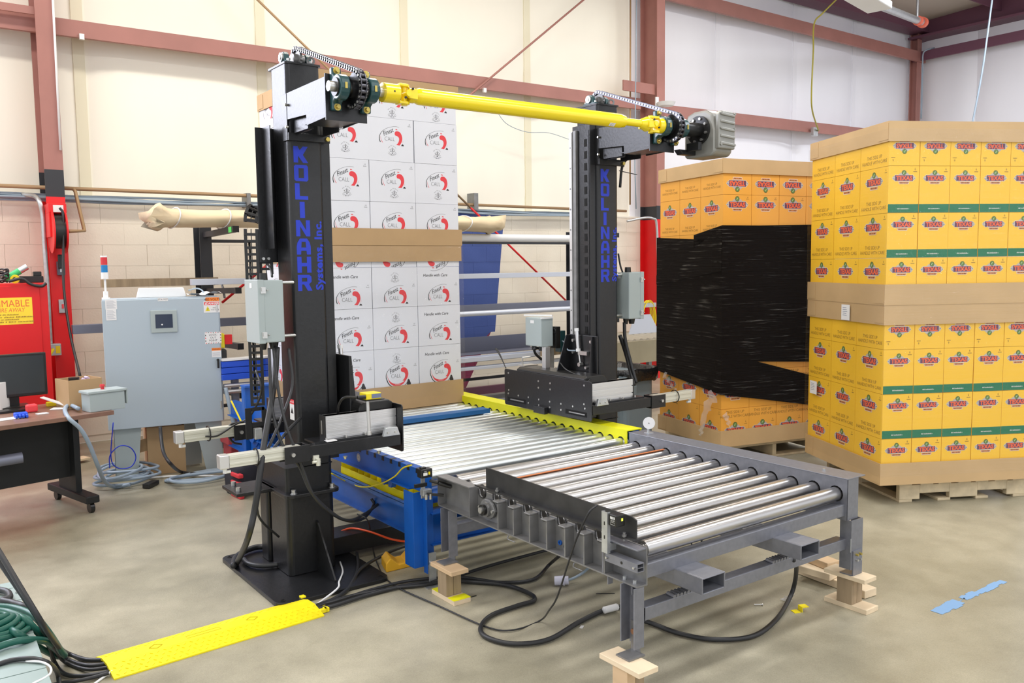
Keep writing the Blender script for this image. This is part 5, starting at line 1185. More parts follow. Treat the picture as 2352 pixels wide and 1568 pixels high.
# ------------------------------------------------------------------ pallet clamps riding on the towers
PXR = 3.530
def clamp(s, label):
    mx = (lambda x: x) if s < 0 else (lambda x: 5.724-x)
    def bx(b, x0, x1, *a): xa, xb = sorted((mx(x0), mx(x1))); return b.box(xa, xb, *a)
    t = thing('pallet_clamp', label, 'clamp', (mx(3.75), 4.4, .70))
    pl = rrect(3.99, 4.92, .663, .917, .015, 3)
    b = MB(); xa = min(mx(PXR), mx(PXR+.007)); b.prism(pl, (xa, 0, 0), (0, 1, 0), (0, 0, 1), (1, 0, 0), .007); pp = obj('push_plate', b, M['black'], t, bev=.001)
    if s < 0:
        for (px, py) in ((1168, 856), (1237, 875), (1264, 880), (1342, 885), (1237, 890), (1264, 894), (1169, 895), (1168, 903), (1191, 908), (1214, 912), (1214, 925), (1238, 917), (1238, 930), (1263, 922), (1263, 935), (1289, 927), (1289, 941), (1316, 933), (1342, 928), (1344, 938)):
            q = P(px, py, X=PXR); b = MB(); b.cyl((PXR, q.y, q.z), (PXR-.003, q.y, q.z), .0065, 10); obj('button_screw', b, M['zinc'], pp)
        for (a, c) in (((1166, 911), (1207, 926)), ((1299, 939), (1348, 957))):
            q, r = P(*a, X=PXR), P(*c, X=PXR); b = MB(); b.box(PXR-.0012, PXR-.0004, min(q.y, r.y), max(q.y, r.y), (q.z+r.z)/2-.017, (q.z+r.z)/2+.014); o = obj('slot', b, mat('deep_slot', (.002, .002, .002), .9), pp)
            b = MB(); b.cyl((PXR-.0025, min(q.y, r.y)+.015, (q.z+r.z)/2-.002), (PXR-.0025, max(q.y, r.y)-.04, (q.z+r.z)/2-.002), .005, 8); obj('clamp_finger', b, M['greyd'], pp)
        b = MB(); b.box(PXR-.03, PXR, 4.43, 4.55, .655, .70); obj('bumper_block', b, M['black'], pp, bev=.002)
    for (y, nm) in ((4.05, 'near'), (4.80, 'far')):
        e = MB()
        for (z0, z1, yy) in ((.775, .800, 0), (.806, .848, .0), (.854, .893, 0)): bx(e, 3.54, 3.945, y+yy, y+.06, z0, z1)
        bx(e, 3.54, 3.945, y+.006, y+.054, .775, .893)
        for z in (.783, .792, .815, .823, .831, .839, .863, .872, .881): bx(e, 3.545, 3.94, y-.0015, y, z, z+.003)
        ex = obj('aluminium_extrusion', e, M['alu'], t)
        b = MB(); bx(b, 3.945, 3.953, y-.002, y+.062, .772, .896); obj('end_cap', b, M['blackp'], ex, bev=.001)
        b = MB(); bx(b, 3.955, 3.957, y+.02, y+.032, .80, .87); obj('cap_slot', b, M['zinc'], ex)
        b = MB(); bx(b, 3.545, 4.08, y-.055, y-.0, .702, .765); bx(b, 3.54, 3.60, y-.02, y+.06, .70, .774); bm_ = obj('slide_beam', b, M['black'], t, bev=.002)
        b = MB(); bx(b, 3.58, 4.02, y-.03, y+.10, .765, .774); obj('slide_top_plate', b, M['black'], t)
        for k in range(4):
            b = MB(); xx = mx(3.62+k*.11); b.cyl((xx, y-.015, .774), (xx, y-.015, .786), .006, 8); obj('screw', b, M['zinc'], t)
        b = MB(); bx(b, 4.06, 4.19, y-.062, y-.056, .69, .775); bx(b, 4.06, 4.19, y+.01, y+.016, .69, .775); bx(b, 4.06, 4.075, y-.056, y+.01, .69, .775); eb = obj('end_bracket', b, M['black'], t, bev=.002)
        b = MB(); xx = mx(4.15); b.cyl((xx, y-.075, .735), (xx, y+.02, .735), .010, 12); obj('pivot_pin', b, M['zinc'], eb)
        c = MB(); bx(c, 4.10, 4.455, y-.045, y+.005, .712, .772); bx(c, 4.10, 4.455, y-.0475, y-.045, .725, .735); bx(c, 4.10, 4.455, y-.0475, y-.045, .752, .766); cy = obj('pneumatic_cylinder', c, M['aluw'], t, bev=.003)
        b = MB(); bx(b, 4.455, 4.50, y-.048, y+.008, .709, .775); obj('cylinder_end_cap', b, M['alu'], cy, bev=.004)
        b = MB(); xx = mx(4.47); b.cyl((xx, y-.02, .709), (xx, y-.02, .685), .010, 10); b.cyl((xx, y-.02, .69), (mx(4.445), y-.02, .69), .008, 10); obj('air_fitting', b, M['white'], cy)
        b = MB(); xx = mx(4.32); b.ring((xx, y-.02, .742), (1, 0, 0), .044, .040, .006, 16); obj('cable_tie', b, M['blackp'], cy)
    # small silver handle block on the slide
    b = MB(); b.prism([(0, 0), (.10, 0), (.085, .045), (.015, .045)], (mx(3.66) if s > 0 else 3.56, 3.992, .762), (1, 0, 0), (0, 0, 1), (0, -1, 0), .02); hb_ = obj('stop_block', b, M['galvs'], t, bev=.002)
    x_ = mx(3.61)
    for dx in (-.022, .022): b = MB(); b.cyl((x_+dx, 3.972, .782), (x_+dx, 3.965, .782), .006, 8); obj('screw', b, M['zinc'], hb_)
    # rounded actuator housing behind the plate
    pr2 = [(3.545, .78), (3.745, .78), (3.745, .885)]+[(3.70+.045*math.cos(a), .895+.045*math.sin(a)) for a in [k*math.pi/10 for k in range(6)]]+[(3.57, .94), (3.545, .925)]
    pr2 = [(mx(x), z) for x, z in pr2]; b = MB(); b.prism(pr2, (0, 4.075, 0), (1, 0, 0), (0, 0, 1), (0, 1, 0), .72); obj('actuator_housing', b, M['blackp'], t, bev=.006)
    # gusset and mounting plate
    for y in (4.44, 4.20):
        b = MB(); g = [(3.62, .93), (3.745, .93), (3.745, 1.175), (3.705, 1.175)] if y > 4.3 else [(3.70, .93), (3.745, .93), (3.745, 1.175), (3.72, 1.175)]
        b.prism([(mx(x), z) for x, z in g], (0, y, 0), (1, 0, 0), (0, 0, 1), (0, 1, 0), .008); obj('gusset', b, M['black'], t)
    b = MB(); bx(b, 3.737, 3.749, 4.17, 4.45, .66, 1.18); mp_ = obj('mounting_plate', b, M['black'], t, bev=.004)
    for (y, z) in ((4.40, 1.14), (4.40, 1.06), (4.30, 1.06), (4.22, 1.14), (4.27, .965), (4.22, .965)):
        b = MB(); b.cyl((mx(3.737), y, z), (mx(3.722), y, z), .010, 10); obj('cap_screw', b, M['zinc'], mp_)
    # small air cylinder with clevis on the plate
    c = MB(); x_ = mx(3.715); c.cyl((x_, 4.33, 1.085), (x_, 4.345, 1.21), .012, 14); ac = obj('air_cylinder', c, M['alu'], t)
    for (z0, z1, r) in ((1.205, 1.225, .015), (1.07, 1.09, .016)): b = MB(); b.cyl((x_, 4.33+(z0-1.08)*.12, z0), (x_, 4.33+(z1-1.08)*.12, z1), r, 12); obj('end_collar', b, M['white'], ac)
    b = MB(); b.cyl((x_, 4.325, 1.07), (x_, 4.31, .99), .007, 8); b.cyl((mx(3.70), 4.31, .985), (mx(3.73), 4.31, .985), .014, 12); bx(b, 3.71, 3.735, 4.24, 4.33, 1.05, 1.075); obj('clevis', b, M['zinc'], ac)
    # control box on an extrusion post
    if s < 0:
        q = P(1243, 760, Y=4.62); x0 = q.x
        bq = obj('valve_box', MB().box(x0, x0+.105, 4.62, 4.80, 1.085, 1.285), M['gbox'], t, bev=.005, label='small grey valve box')
        b = MB(); b.box(x0-.004, x0+.10, 4.612, 4.62, 1.278, 1.290); b.bar((x0-.01, 4.80, 1.298), (x0+.10, 4.62, 1.298), .012, .010); obj('lid_clamp', b, M['white'], bq)
        b = MB(); b.box(x0-.0012, x0, 4.70, 4.74, 1.245, 1.265); obj('paper_label', b, M['wpaper'], bq)
        for y in (4.74, 4.66): b = MB(); b.cyl((x0+.03, y, 1.085), (x0+.03, y, 1.055), .018, 10); obj('cable_gland', b, M['blackp'], bq)
        obj('extrusion_post', MB().box(x0+.02, x0+.06, 4.60, 4.64, .93, 1.085), M['alu'], t, bev=.002)
        b = MB(); b.box(x0+.115, x0+.155, 4.60, 4.66, 1.07, 1.22); b.ring((x0+.113, 4.62, 1.19), (1, 0, 0), .02, .012, .006); vb = obj('valve_block', b, M['blackp'], t, bev=.002)
        b = MB(); b.box(x0+.155, x0+.20, 4.60, 4.66, 1.04, 1.19); obj('solenoid', b, M['teal'], vb, bev=.003)
        q = P(1200, 840, Y=4.83); b = MB(); b.cyl((q.x, 4.83, .94), (q.x, 4.83, .995), .006, 8); b.cyl((q.x, 4.83, .995), (q.x+.05, 4.80, 1.0), .007, 8); bx(b, q.x-.02, q.x+.10, 4.78, 4.86, .938, .944); obj('limit_switch', b, M['zinc'], t)
        tb = MB(); tb.tube(spline([V(x0+.17, 4.6, 1.12), V(x0+.13, 4.5, 1.10), V(3.70, 4.42, 1.075), V(3.71, 4.35, 1.075)], 6), .005, 6)
        obj('air_tube', tb, M['rubberg'], t)
        tb = MB(); tb.tube(spline([P(1287, 833, Y=4.40), P(1300, 848, Y=4.3), P(1330, 862, Y=4.2), P(1362, 862, Y=4.15), P(1352, 874, Y=4.05)], 6), .004, 6); obj('air_tube', tb, M['rubber'], t)
        tb = MB(); tb.tube(spline([P(1241, 800, Y=4.7), P(1228, 800, Y=4.7), P(1230, 812, Y=4.72), P(1244, 825, Y=4.74)], 6), .010, 6); obj('cable', tb, M['rubber'], t)
        tb = MB(); tb.tube(spline([P(1162, 845, X=3.56), P(1150, 820, X=3.6), P(1138, 800, X=3.62), P(1146, 808, X=3.62), P(1158, 835, X=3.58)], 6), .004, 6); obj('cable', tb, M['rubber'], t)
    else:
        # yellow laser sensor on a rod
        q = P(848, 995, Y=3.97); b = MB(); zt = P(845, 918, Y=3.97).z; b.cyl((q.x, 3.97, q.z), (q.x-.004, 3.97, zt), .009, 12); b.cyl((q.x, 3.97, q.z-.008), (q.x, 3.97, q.z+.012), .013, 6); ro = obj('sensor_rod', b, M['alu'], t)
        b = MB(); b.box(q.x-.030, q.x+.055, 3.93, 4.01, zt+.006, zt+.038); ls = obj('laser_sensor', b, M['yelcord'], t, bev=.003, label='yellow laser sensor')
        b = MB(); b.box(q.x-.035, q.x+.07, 3.925, 4.015, zt-.0, zt+.005); obj('mount_plate', b, M['black'], ls)
        b = MB(); b.box(q.x+.0, q.x+.054, 3.9285, 3.93, zt+.012, zt+.034); obj('blue_label', b, M['ink_b'], ls)
        b = MB(); b.cyl((q.x-.03, 3.94, zt+.022), (q.x-.07, 3.95, zt+.022), .010, 10); b.tube(spline([V(q.x-.07, 3.95, zt+.022), V(q.x-.12, 4.0, zt+.02), V(q.x-.13, 4.05, zt-.03), V(q.x-.11, 4.1, zt-.10)], 6), .007, 8); obj('sensor_cable', b, M['blackp'], ls)
        b = MB(); b.box(q.x-.22, q.x-.165, 4.0, 4.04, .771, .775); obj('white_label', b, M['wpaper'], t)
        b = MB(); b.box(1.68, 1.71, 3.985, 3.998, .69, .715); b.cyl((1.70, 3.975, .70), (1.70, 3.975, .665), .012, 8); b.cyl((1.67, 3.975, .685), (1.71, 3.975, .685), .008, 8); obj('air_fitting', b, M['aluw'], t)
        for x in (1.83, 2.02):
            b = MB(); b.cyl((x, 3.94, .70), (x, 3.94, .685), .012, 8, .006); obj('fitting', b, M['zinc'], t)
        # upper back plate edge seen beside the mast
        b = MB(); b.box(1.985, 1.997, 4.17, 4.45, 1.08, 1.13); obj('plate_lip', b, M['black'], t, bev=.003)
        # chain bracket plate with a window
        pl = [(1.515, .735), (1.555, .735), (1.555, .80), (1.655, .83), (1.655, .86), (1.62, .90), (1.60, .905), (1.60, .895), (1.535, .86)]
        b = MB(); b.box(1.520, 1.556, 4.50, 4.506, .735, .905); b.box(1.556, 1.625, 4.50, 4.506, .885, .905); b.box(1.556, 1.66, 4.50, 4.506, .80, .825); b.prism([(1.610, .825), (1.66, .825), (1.66, .85), (1.625, .905), (1.610, .905)], (0, 4.50, 0), (1, 0, 0), (0, 0, 1), (0, 1, 0), .006)
        cbk = obj('chain_bracket', b, M['black'], t, bev=.002)
        b = MB(); b.box(1.56, 1.60, 4.47, 4.50, .735, .795); obj('rod_clamp', b, M['galvs'], cbk, bev=.003)
    return t
clamp(-1, 'right pallet clamp with the wide black bolted push plate above the yellow rail')
clamp(1, 'left pallet clamp on the nearer tower, with the yellow laser sensor')
# floor beam joining the towers under the conveyor
b = MB(); b.box(1.91, 3.83, 4.40, 4.60, .03, .13); obj('floor_beam', b, M['black'], label='low black beam on the floor joining both towers under the blue conveyor', cat='beam', bev=.003)
# ------------------------------------------------------------------ control cabinet (turned slightly to the camera)
ca = V(2.173, 6.97, 0); cu = V(.984, -.18, 0).normalized(); cv = V(.18, .984, 0).normalized(); CW = .845
c0 = ca-cu*CW; FC = Matrix(((cu.x, cv.x, 0, c0.x), (cu.y, cv.y, 0, c0.y), (0, 0, 1, 0), (0, 0, 0, 1))); RC = FC.to_3x3(); ZC0, ZC1 = .418, 1.428
cab = thing('control_cabinet', 'large grey control cabinet with a small touch panel, on two tapered legs', 'cabinet', tuple(FC @ V(CW/2, .15, 0)))
obj('cabinet_body', MB().box(0, CW+.012, .03, .30, ZC0, ZC1, FC), M['gcab'], cab, R=RC, bev=.004)
dr = obj('cabinet_door', MB().box(-.004, CW, 0, .028, ZC0-.002, ZC1-.008, FC), M['gcab'], cab, R=RC, bev=.004)
def cbp(px, py): return PP(px, py, ca, cv)
def cl(px, py): q = FC.inverted() @ cbp(px, py); return q.x, q.z
def crect(name, p0, p1, m, parent, d=.004, label=None, bev=0): (a, z1), (c, z0) = cl(*p0), cl(*p1); return obj(name, MB().box(a, c, -d, 0, z0, z1, FC), M[m], parent, label=label, R=RC, bev=bev), (a, c, z0, z1)
tp, r_ = crect('touch_panel', (345, 713), (408, 762), 'gbox', dr, .012, 'grey framed touch panel', .004)
o, _ = crect('screen', (356, 722), (397, 752), 'hmi', tp, .014)
a_, z_ = cl(372, 745); obj('cursor_dot', MB().cyl(FC @ V(a_, -.0142, z_), FC @ V(a_, -.0146, z_), .006, 10), M['white'], tp)
def sticker(name, p0, p1, draw, mats, parent, label=None):
    (a, z1), (c, z0) = cl(*p0), cl(*p1); w_, h_ = c-a, z1-z0; d = Dec(); draw(d, w_, h_); return inst(name, d.mesh(name, mats), fr(FC @ V((a+c)/2, -.0012, (z0+z1)/2), cu, UP), parent, label)
sticker('voltage_sticker', (472, 683), (503, 692), lambda d, w_, h_: (d.rect(-w_/2, w_/2, -h_/2, h_/2, 0), d.text('480 VOLTS', 0, 0, h_*.75, 1)), [M['ink_or'], M['ink_k']], dr, 'orange voltage sticker')
def dg(d, w_, h_):
    d.rect(-w_/2, w_/2, -h_/2, h_/2, 0); d.rect(-w_*.46, w_*.46, h_*.16, h_*.44, 1); d.text('DANGER', w_*.06, h_*.30, h_*.26, 0, off=.0006); d.poly([(-w_*.42, h_*.20), (-w_*.30, h_*.20), (-w_*.36, h_*.40)], 0)
    d.poly([(-w_*.40, -h_*.36), (-w_*.10, -h_*.36), (-w_*.25, h_*.08)], 2); d.text('Z', -w_*.25, -h_*.20, h_*.26, 3); d.text('HIGH', w_*.2, -h_*.08, h_*.15, 3); d.text('VOLTAGE', w_*.2, -h_*.26, h_*.15, 3)
sticker('danger_sticker', (467, 692), (505, 717), dg, [M['wpaper'], M['ink_red'], M['yelcord'], M['ink_k']], dr, 'white danger high voltage sticker')
def lk(d, w_, h_):
    d.rect(-w_/2, w_/2, -h_/2, h_/2, 0)
    for i, s in enumerate(('LOCK-', 'OUT', 'POINT')): d.text(s, 0, h_*(.25-.24*i), h_*.23, 2)
    for k in range(7):
        x = -w_*.46+k*w_*.145
        for y in (h_*.43, -h_*.48): d.poly([(x, y), (x+w_*.05, y), (x+w_*.09, y+h_*.06), (x+w_*.04, y+h_*.06)], 1 if k % 2 == 0 else 2)
    for k in range(3):
        for x in (-w_*.48, w_*.43): d.rect(x, x+w_*.05, -h_*.3+k*h_*.24, -h_*.2+k*h_*.24, 1 if k % 2 else 2)
sticker('lockout_sticker', (470, 763), (509, 788), lk, [M['wpaper'], M['ink_red'], M['ink_k']], dr, 'lock-out point sticker')
sticker('warning_sticker', (486, 799), (508, 819), lambda d, w_, h_: (d.rect(-w_/2, w_/2, -h_/2, h_/2, 0), d.rect(-w_/2, w_/2, h_*.2, h_/2, 1), d.text('WARNING', w_*.06, h_*.34, h_*.2, 2), [d.rect(-w_*.42, w_*.4, -h_*.05-k*h_*.11, -h_*.03-k*h_*.11, 3) for k in range(4)]), [M['wpaper'], M['ink_or'], M['ink_k'], M['ink_b']], dr, 'orange and white warning sticker')
sticker('name_label', (362, 684), (386, 691), lambda d, w_, h_: (d.rect(-w_/2, w_/2, -h_/2, h_/2, 0), d.text('STA-MCP', 0, 0, h_*.7, 1)), [M['wpaper'], M['ink_k']], dr)
def shp(d, w_, h_):
    d.rect(-w_/2, w_/2, -h_/2, h_/2, 0)
    for k in range(9): d.rect(-w_*.40, w_*(.2+.2*((k*7) % 3)/2), h_*(.36-.09*k)-.0008, h_*(.36-.09*k)+.0008, 1)
sticker('taped_sheet', (241, 688), (269, 710), shp, [M['wpaper'], M['ink_b']], dr); sticker('taped_sheet', (243, 710), (268, 735), shp, [M['wpaper'], M['ink_b']], dr)
a_, z_ = cl(500, 826); b = MB(); b.cyl(FC @ V(a_, 0, z_), FC @ V(a_, -.03, z_), .010, 12); b.box(a_-.008, a_+.008, -.034, -.022, z_-.065, z_+.012, FC); obj('door_handle', b, M['blackp'], dr, R=RC, bev=.003, label='black turning handle')
for z in (1.34, .55): obj('hinge', MB().cyl(FC @ V(CW-.012, -.0, z-.03), FC @ V(CW-.012, -.0, z+.03), .008, 8), M['zinc'], cab)
for (u0, w0, wb, x_) in ((.03, .20, .13, 0), (CW-.22, .21, .13, 1)):
    b = MB(); pl = [(u0, ZC0), (u0+w0, ZC0), (u0+w0-.04 if x_ == 0 else u0+w0, 0), (u0 if x_ == 0 else u0+.08, 0)]
    b.prism(pl, tuple(FC @ V(0, .04, 0)), cu, UP, cv, .006); b.box(u0, u0+w0, .04, .26, 0, .006, FC) if False else None
    b.prism([(.04, 0), (.26, 0), (.24, ZC0), (.04, ZC0)], tuple(FC @ V(u0+(w0-.006 if x_ else 0), 0, 0)), cv, UP, cu, .006)
    obj('leg', b, M['gbox'], cab, R=RC)
# stack light
sl = thing('stack_light', 'slim signal tower with red and blue lenses on the left top of the cabinet', 'signal light', tuple(FC @ V(.05, .15, ZC1)))
q = FC @ V(.03, .10, ZC1); x, y = q.x, q.y
for nm, z0, z1, r, m in (('base', 0, .012, .03, 'white'), ('base_cone', .012, .06, .018, 'white'), ('stem', .06, .155, .008, 'white'), ('socket', .155, .205, .026, 'white'), ('blue_lens', .206, .262, .0235, 'bluel'), ('red_lens', .264, .322, .0235, 'redl'), ('cap', .322, .334, .0245, 'white')):
    obj(nm, MB().cyl((x, y, ZC1+z0), (x, y, ZC1+z1), r, 18), M[m], sl)
b = MB(); b.prism([(.25, 0), (.62, 0), (.60, .075), (.27, .075)], tuple(FC @ V(0, .14, ZC1+.001)), cu, UP, cv, .12); obj('white_tray', b, M['white'], label='white folded metal lid lying on top of the control cabinet', cat='lid', R=RC, bev=.004)
b = MB(); n = 8; vs = [FC @ V(.62+.26*i/n, .03+.16*j, ZC1+.016+.014*math.sin(i*1.3+j*2)+.02*(i/n)) for j in (0, 1) for i in range(n+1)]; b.add(vs+[p+V(0, 0, .0012) for p in vs], [(i, i+1, n+2+i, n+1+i) for i in range(n)]+[(2*n+2+i, 3*n+3+i, 3*n+4+i, 2*n+3+i) for i in range(n)]); obj('loose_paper', b, M['wpaper'], label='curled sheet of white paper on the right of the cabinet top', cat='paper')
b = MB(); b.tube(spline([FC @ V(.64, .18, ZC1+.05), FC @ V(.70, .18, ZC1+.065), FC @ V(.74, .15, ZC1+.05), FC @ V(.755, .12, ZC1+.02), FC @ V(.78, .10, ZC1+.012)], 6), .006, 8); obj('cable_end', b, M['rubberg'], label='short grey cable end lying on the cabinet top', cat='cable')
# disconnect switch at the right side of the cabinet
q = FC @ V(CW+.05, .16, 0)
b = MB(); b.box(CW+.002, CW+.05, .10, .22, 1.0, 1.12, FC); ds_ = obj('disconnect_switch', b, M['yelcord'], cab, R=RC, bev=.008, label='yellow disconnect switch'); b = MB(); b.box(CW+.05, CW+.11, .10, .13, 1.03, 1.11, FC); obj('switch_lever', b, M['red'], ds_, R=RC, bev=.004)
b = MB(); b.box(CW+.002, CW+.06, .08, .2, .86, .99, FC); obj('side_connector', b, M['blackp'], cab, R=RC, bev=.01)
# ------------------------------------------------------------------ rolling desk and what stands on it
zd = .69; dk0 = P(262, 942, Z=zd); du = (P(262, 942, Z=zd)-P(0, 978, Z=zd)); du.z = 0; du.normalize(); dv = V(-du.y, du.x, 0)
FD = Matrix(((du.x, dv.x, 0, dk0.x), (du.y, dv.y, 0, dk0.y), (0, 0, 1, 0), (0, 0, 0, 1))); RD = FD.to_3x3()
desk = thing('rolling_desk', 'brown topped rolling desk with a black panel at the left, covered with clutter', 'desk', tuple(FD @ V(-.8, .35, 0)))
obj('desk_top', MB().box(-1.9, 0, 0, .72, zd-.03, zd, FD), M['deskb'], desk, R=RD, bev=.003)
obj('modesty_panel', MB().box(-1.85, -.16, .30, .32, .22, zd-.03, FD), M['dk'], desk, R=RD)
obj('end_panel', MB().box(-.19, -.15, .22, .50, .12, zd-.03, FD), M['dk'], desk, R=RD)
b = MB(); b.box(-.21, -.12, .02, .66, .07, .12, FD); ft = obj('foot_rail', b, M['dk'], desk, R=RD, bev=.006)
for v in (.06, .60):
    p = FD @ V(-.165, v, .035); obj('caster', MB().cyl(p-du*.014, p+du*.014, .035, 16), M['blackp'], desk)
def dsk(px, py): q = FD.inverted() @ P(px, py, Z=zd); return q.x, q.y
# monitor
mo_ = P(45, 935, Z=zd); mn = (CAMPOS-mo_); mn.z = 0; mn.normalize(); mn = (mn+V(.18, 0, 0)).normalized(); mu = V(-mn.y, mn.x, 0)*1
mt = thing('computer_monitor', 'black flat computer monitor on the desk at the left picture edge', 'monitor', tuple(mo_))
FMo = Matrix(((mu.x, -mn.x, 0, mo_.x), (mu.y, -mn.y, 0, mo_.y), (0, 0, 1, zd), (0, 0, 0, 1))); RM_ = FMo.to_3x3()
ptl = FMo.inverted() @ PP(104, 808, mo_, mn); pbr = FMo.inverted() @ PP(104, 905, mo_, mn)
xr_ = ptl.x; zt_, zb_ = ptl.z, pbr.z
bz = obj('bezel', MB().box(xr_-.50, xr_, -.01, .03, zb_, zt_, FMo), M['blackp'], mt, R=RM_, bev=.006)
obj('screen', MB().box(xr_-.485, xr_-.018, -.0115, -.0105, zb_+.022, zt_-.018, FMo), M['screen'], mt, R=RM_)
obj('stand', MB().box(xr_-.28, xr_-.18, .02, .05, .01, zb_+.1, FMo), M['blackp'], mt, R=RM_); obj('stand_foot', MB().box(xr_-.34, xr_-.12, -.06, .12, .0, .012, FMo), M['blackp'], mt, R=RM_)
# grey pendant box with red button
bx0, by0 = dsk(182, 942); bt = thing('button_box', 'grey metal control box with a red mushroom button, on the desk corner', 'control box', tuple(FD @ V(bx0+.12, by0+.1, zd)))
bx0 += .0; obj('box_body', MB().box(bx0, bx0+.24, .03, .16, zd+.001, zd+.125, FD), M['gbox'], bt, R=RD, bev=.003); obj('box_lid', MB().box(bx0-.012, bx0+.252, .02, .17, zd+.125, zd+.142, FD), M['gbox'], bt, R=RD, bev=.003)
p = FD @ V(bx0+.12, .10, zd+.142); b = MB(); b.cyl(p, p+V(0, 0, .02), .012, 12); b.cyl(p+V(0, 0, .02), p+V(0, 0, .034), .018, 14, .014); obj('mushroom_button', b, M['redl'], bt)
b = MB(); b.box(bx0+.252, bx0+.262, .03, .10, zd+.03, zd+.14, FD); obj('handle_loop', b, M['gbox'], bt, R=RD, bev=.004)
# open carton behind it
def open_box(F, x0, x1, y0, y1, z0, h, m, name, label, cat, R=None, parent=None):
    t = .005; b = MB(); b.box(x0, x1, y0, y0+t, z0, z0+h, F); b.box(x0, x1, y1-t, y1, z0, z0+h, F); b.box(x0, x0+t, y0+t, y1-t, z0, z0+h, F); b.box(x1-t, x1, y0+t, y1-t, z0, z0+h, F); b.box(x0+t, x1-t, y0+t, y1-t, z0, z0+t, F)
    return obj(name, b, M[m], label=label, cat=cat, R=R)
open_box(FD, bx0-.03, bx0+.20, .28, .50, zd+.001, .20, 'card', 'open_carton', 'small open cardboard box on the desk behind the grey control box', 'box', RD)
p = FD @ V(bx0+.05, .38, zd+.17); obj('black_jar', MB().cyl(p-V(0, 0, .16), p+V(0, 0, .04), .036, 16), M['blackp'], label='black jar standing in the open cardboard box on the desk', cat='jar', bev=.003)
b = MB(); p = FD @ V(bx0+.13, .38, zd+.17)
for k in range(5): b.cbox(p+V(random.uniform(-.02, .02), random.uniform(-.02, .02), .012*k-.02), .08-.01*k, .07-.01*k, .016, rz=k*.5, rx=.2*k)
obj('crumpled_bag', b, mat('pale_purple_plastic', sr(206, 190, 212), .4), label='crumpled pale plastic bag in the open cardboard box', cat='bag', bev=.006)
# clutter
def slabp(px, py, w_, d_, h_, m, name, label, cat, rz=0, z=zd+.0008, bev=.001): p = P(px, py, Z=z); return obj(name, MB().cbox((p.x, p.y, z+h_/2), w_, d_, h_, rz=rz), M[m], label=label, cat=cat, bev=bev)
slabp(73, 946, .07, .05, .055, 'ink_red', 'tape_measure', 'dark red tape measure on the desk in front of the monitor', 'tape measure', .2, bev=.012)
p = P(48, 958, Z=zd+.001); b = MB(); b.cbox((p.x, p.y, zd+.018), .08, .06, .032)
for k in range(4): b.cbox((p.x-.03+.02*k, p.y-.045, zd+.014), .016, .04, .024)
obj('work_glove', b, M['bluepl'], label='crumpled blue work glove on the desk near the front edge', cat='glove', bev=.007)
slabp(118, 932, .06, .05, .03, 'yelcord', 'yellow_meter', 'small yellow meter on the desk under the papers', 'meter', .1, bev=.004)
for k, (px, py, w_, d_, rz, lb) in enumerate(((150, 925, .20, .13, .5, 'white padded envelope on the desk left of the grey box'), (140, 938, .12, .09, -.4, 'white sheet lying under the padded envelope'), (97, 950, .07, .05, .2, 'small white slip on the desk beside the tape measure'), (20, 962, .16, .09, .3, 'white sheet at the front edge of the desk, far left'))):
    slabp(px, py, w_, d_, .004 if k else .014, 'wpaper', 'paper_sheet', lb, 'paper', rz)
b = MB(); p = P(100, 932, Z=zd+.06); b.bar(P(96, 912, Z=zd+.075), P(152, 930, Z=zd+.02), .04, .006); obj('white_strip', b, M['wpaper'], label='white strip leaning over the papers on the desk', cat='strip')
slabp(22, 946, .22, .10, .015, 'blackp', 'keyboard', 'black keyboard and cables in front of the monitor foot', 'keyboard', .15)
p = P(4, 940, Z=zd); obj('white_binder', MB().cbox((p.x, p.y, zd+.095), .05, .12, .19, rz=-.6), M['white'], label='white binder standing on the desk at the left picture edge', cat='binder', bev=.002)
# ------------------------------------------------------------------ red flammables cabinet
xr0 = P(108, 650, Y=8.0).x; rc = thing('red_cabinet', 'red flammables cabinet with a yellow sign, behind the monitor', 'cabinet', (xr0-.5, 8.2, 0))
obj('cabinet_body', MB().box(xr0-1.1, xr0, 8.0, 8.55, 0, 1.552), M['red'], rc, bev=.004)
obj('cabinet_door', MB().box(xr0-1.08, xr0-.06, 7.985, 7.999, .05, 1.53), M['red'], rc, bev=.003)
d = Dec(); q0, q1 = P(-60, 686, Y=7.98), P(77, 743, Y=7.98); w_, h_ = (q1.x-q0.x), q0.z-q1.z
d.rect(-w_/2, w_/2, -h_/2, h_/2, 0); d.text('FLAMMABLE', 0, h_*.27, h_*.37, 1, xs=.84); d.text('KEEP FIRE AWAY', 0, h_*.03, h_*.22, 1, shear=.2, xs=.80); [ticks(d, w_*.12*(k % 2), -h_*(.13+.09*k), w_*(.5+.3*(k % 2)), h_*.045, 30, 2, k) for k in range(4)]
inst('warning_sign', d.mesh('warning_sign', [mat('sign_yellow', sr(255, 222, 60), .5), M['ink_r'], M['ink_br']]), fr(((q0.x+q1.x)/2, 7.9845, (q0.z+q1.z)/2), (1, 0, 0), UP), rc, 'yellow flammable keep fire away sign')
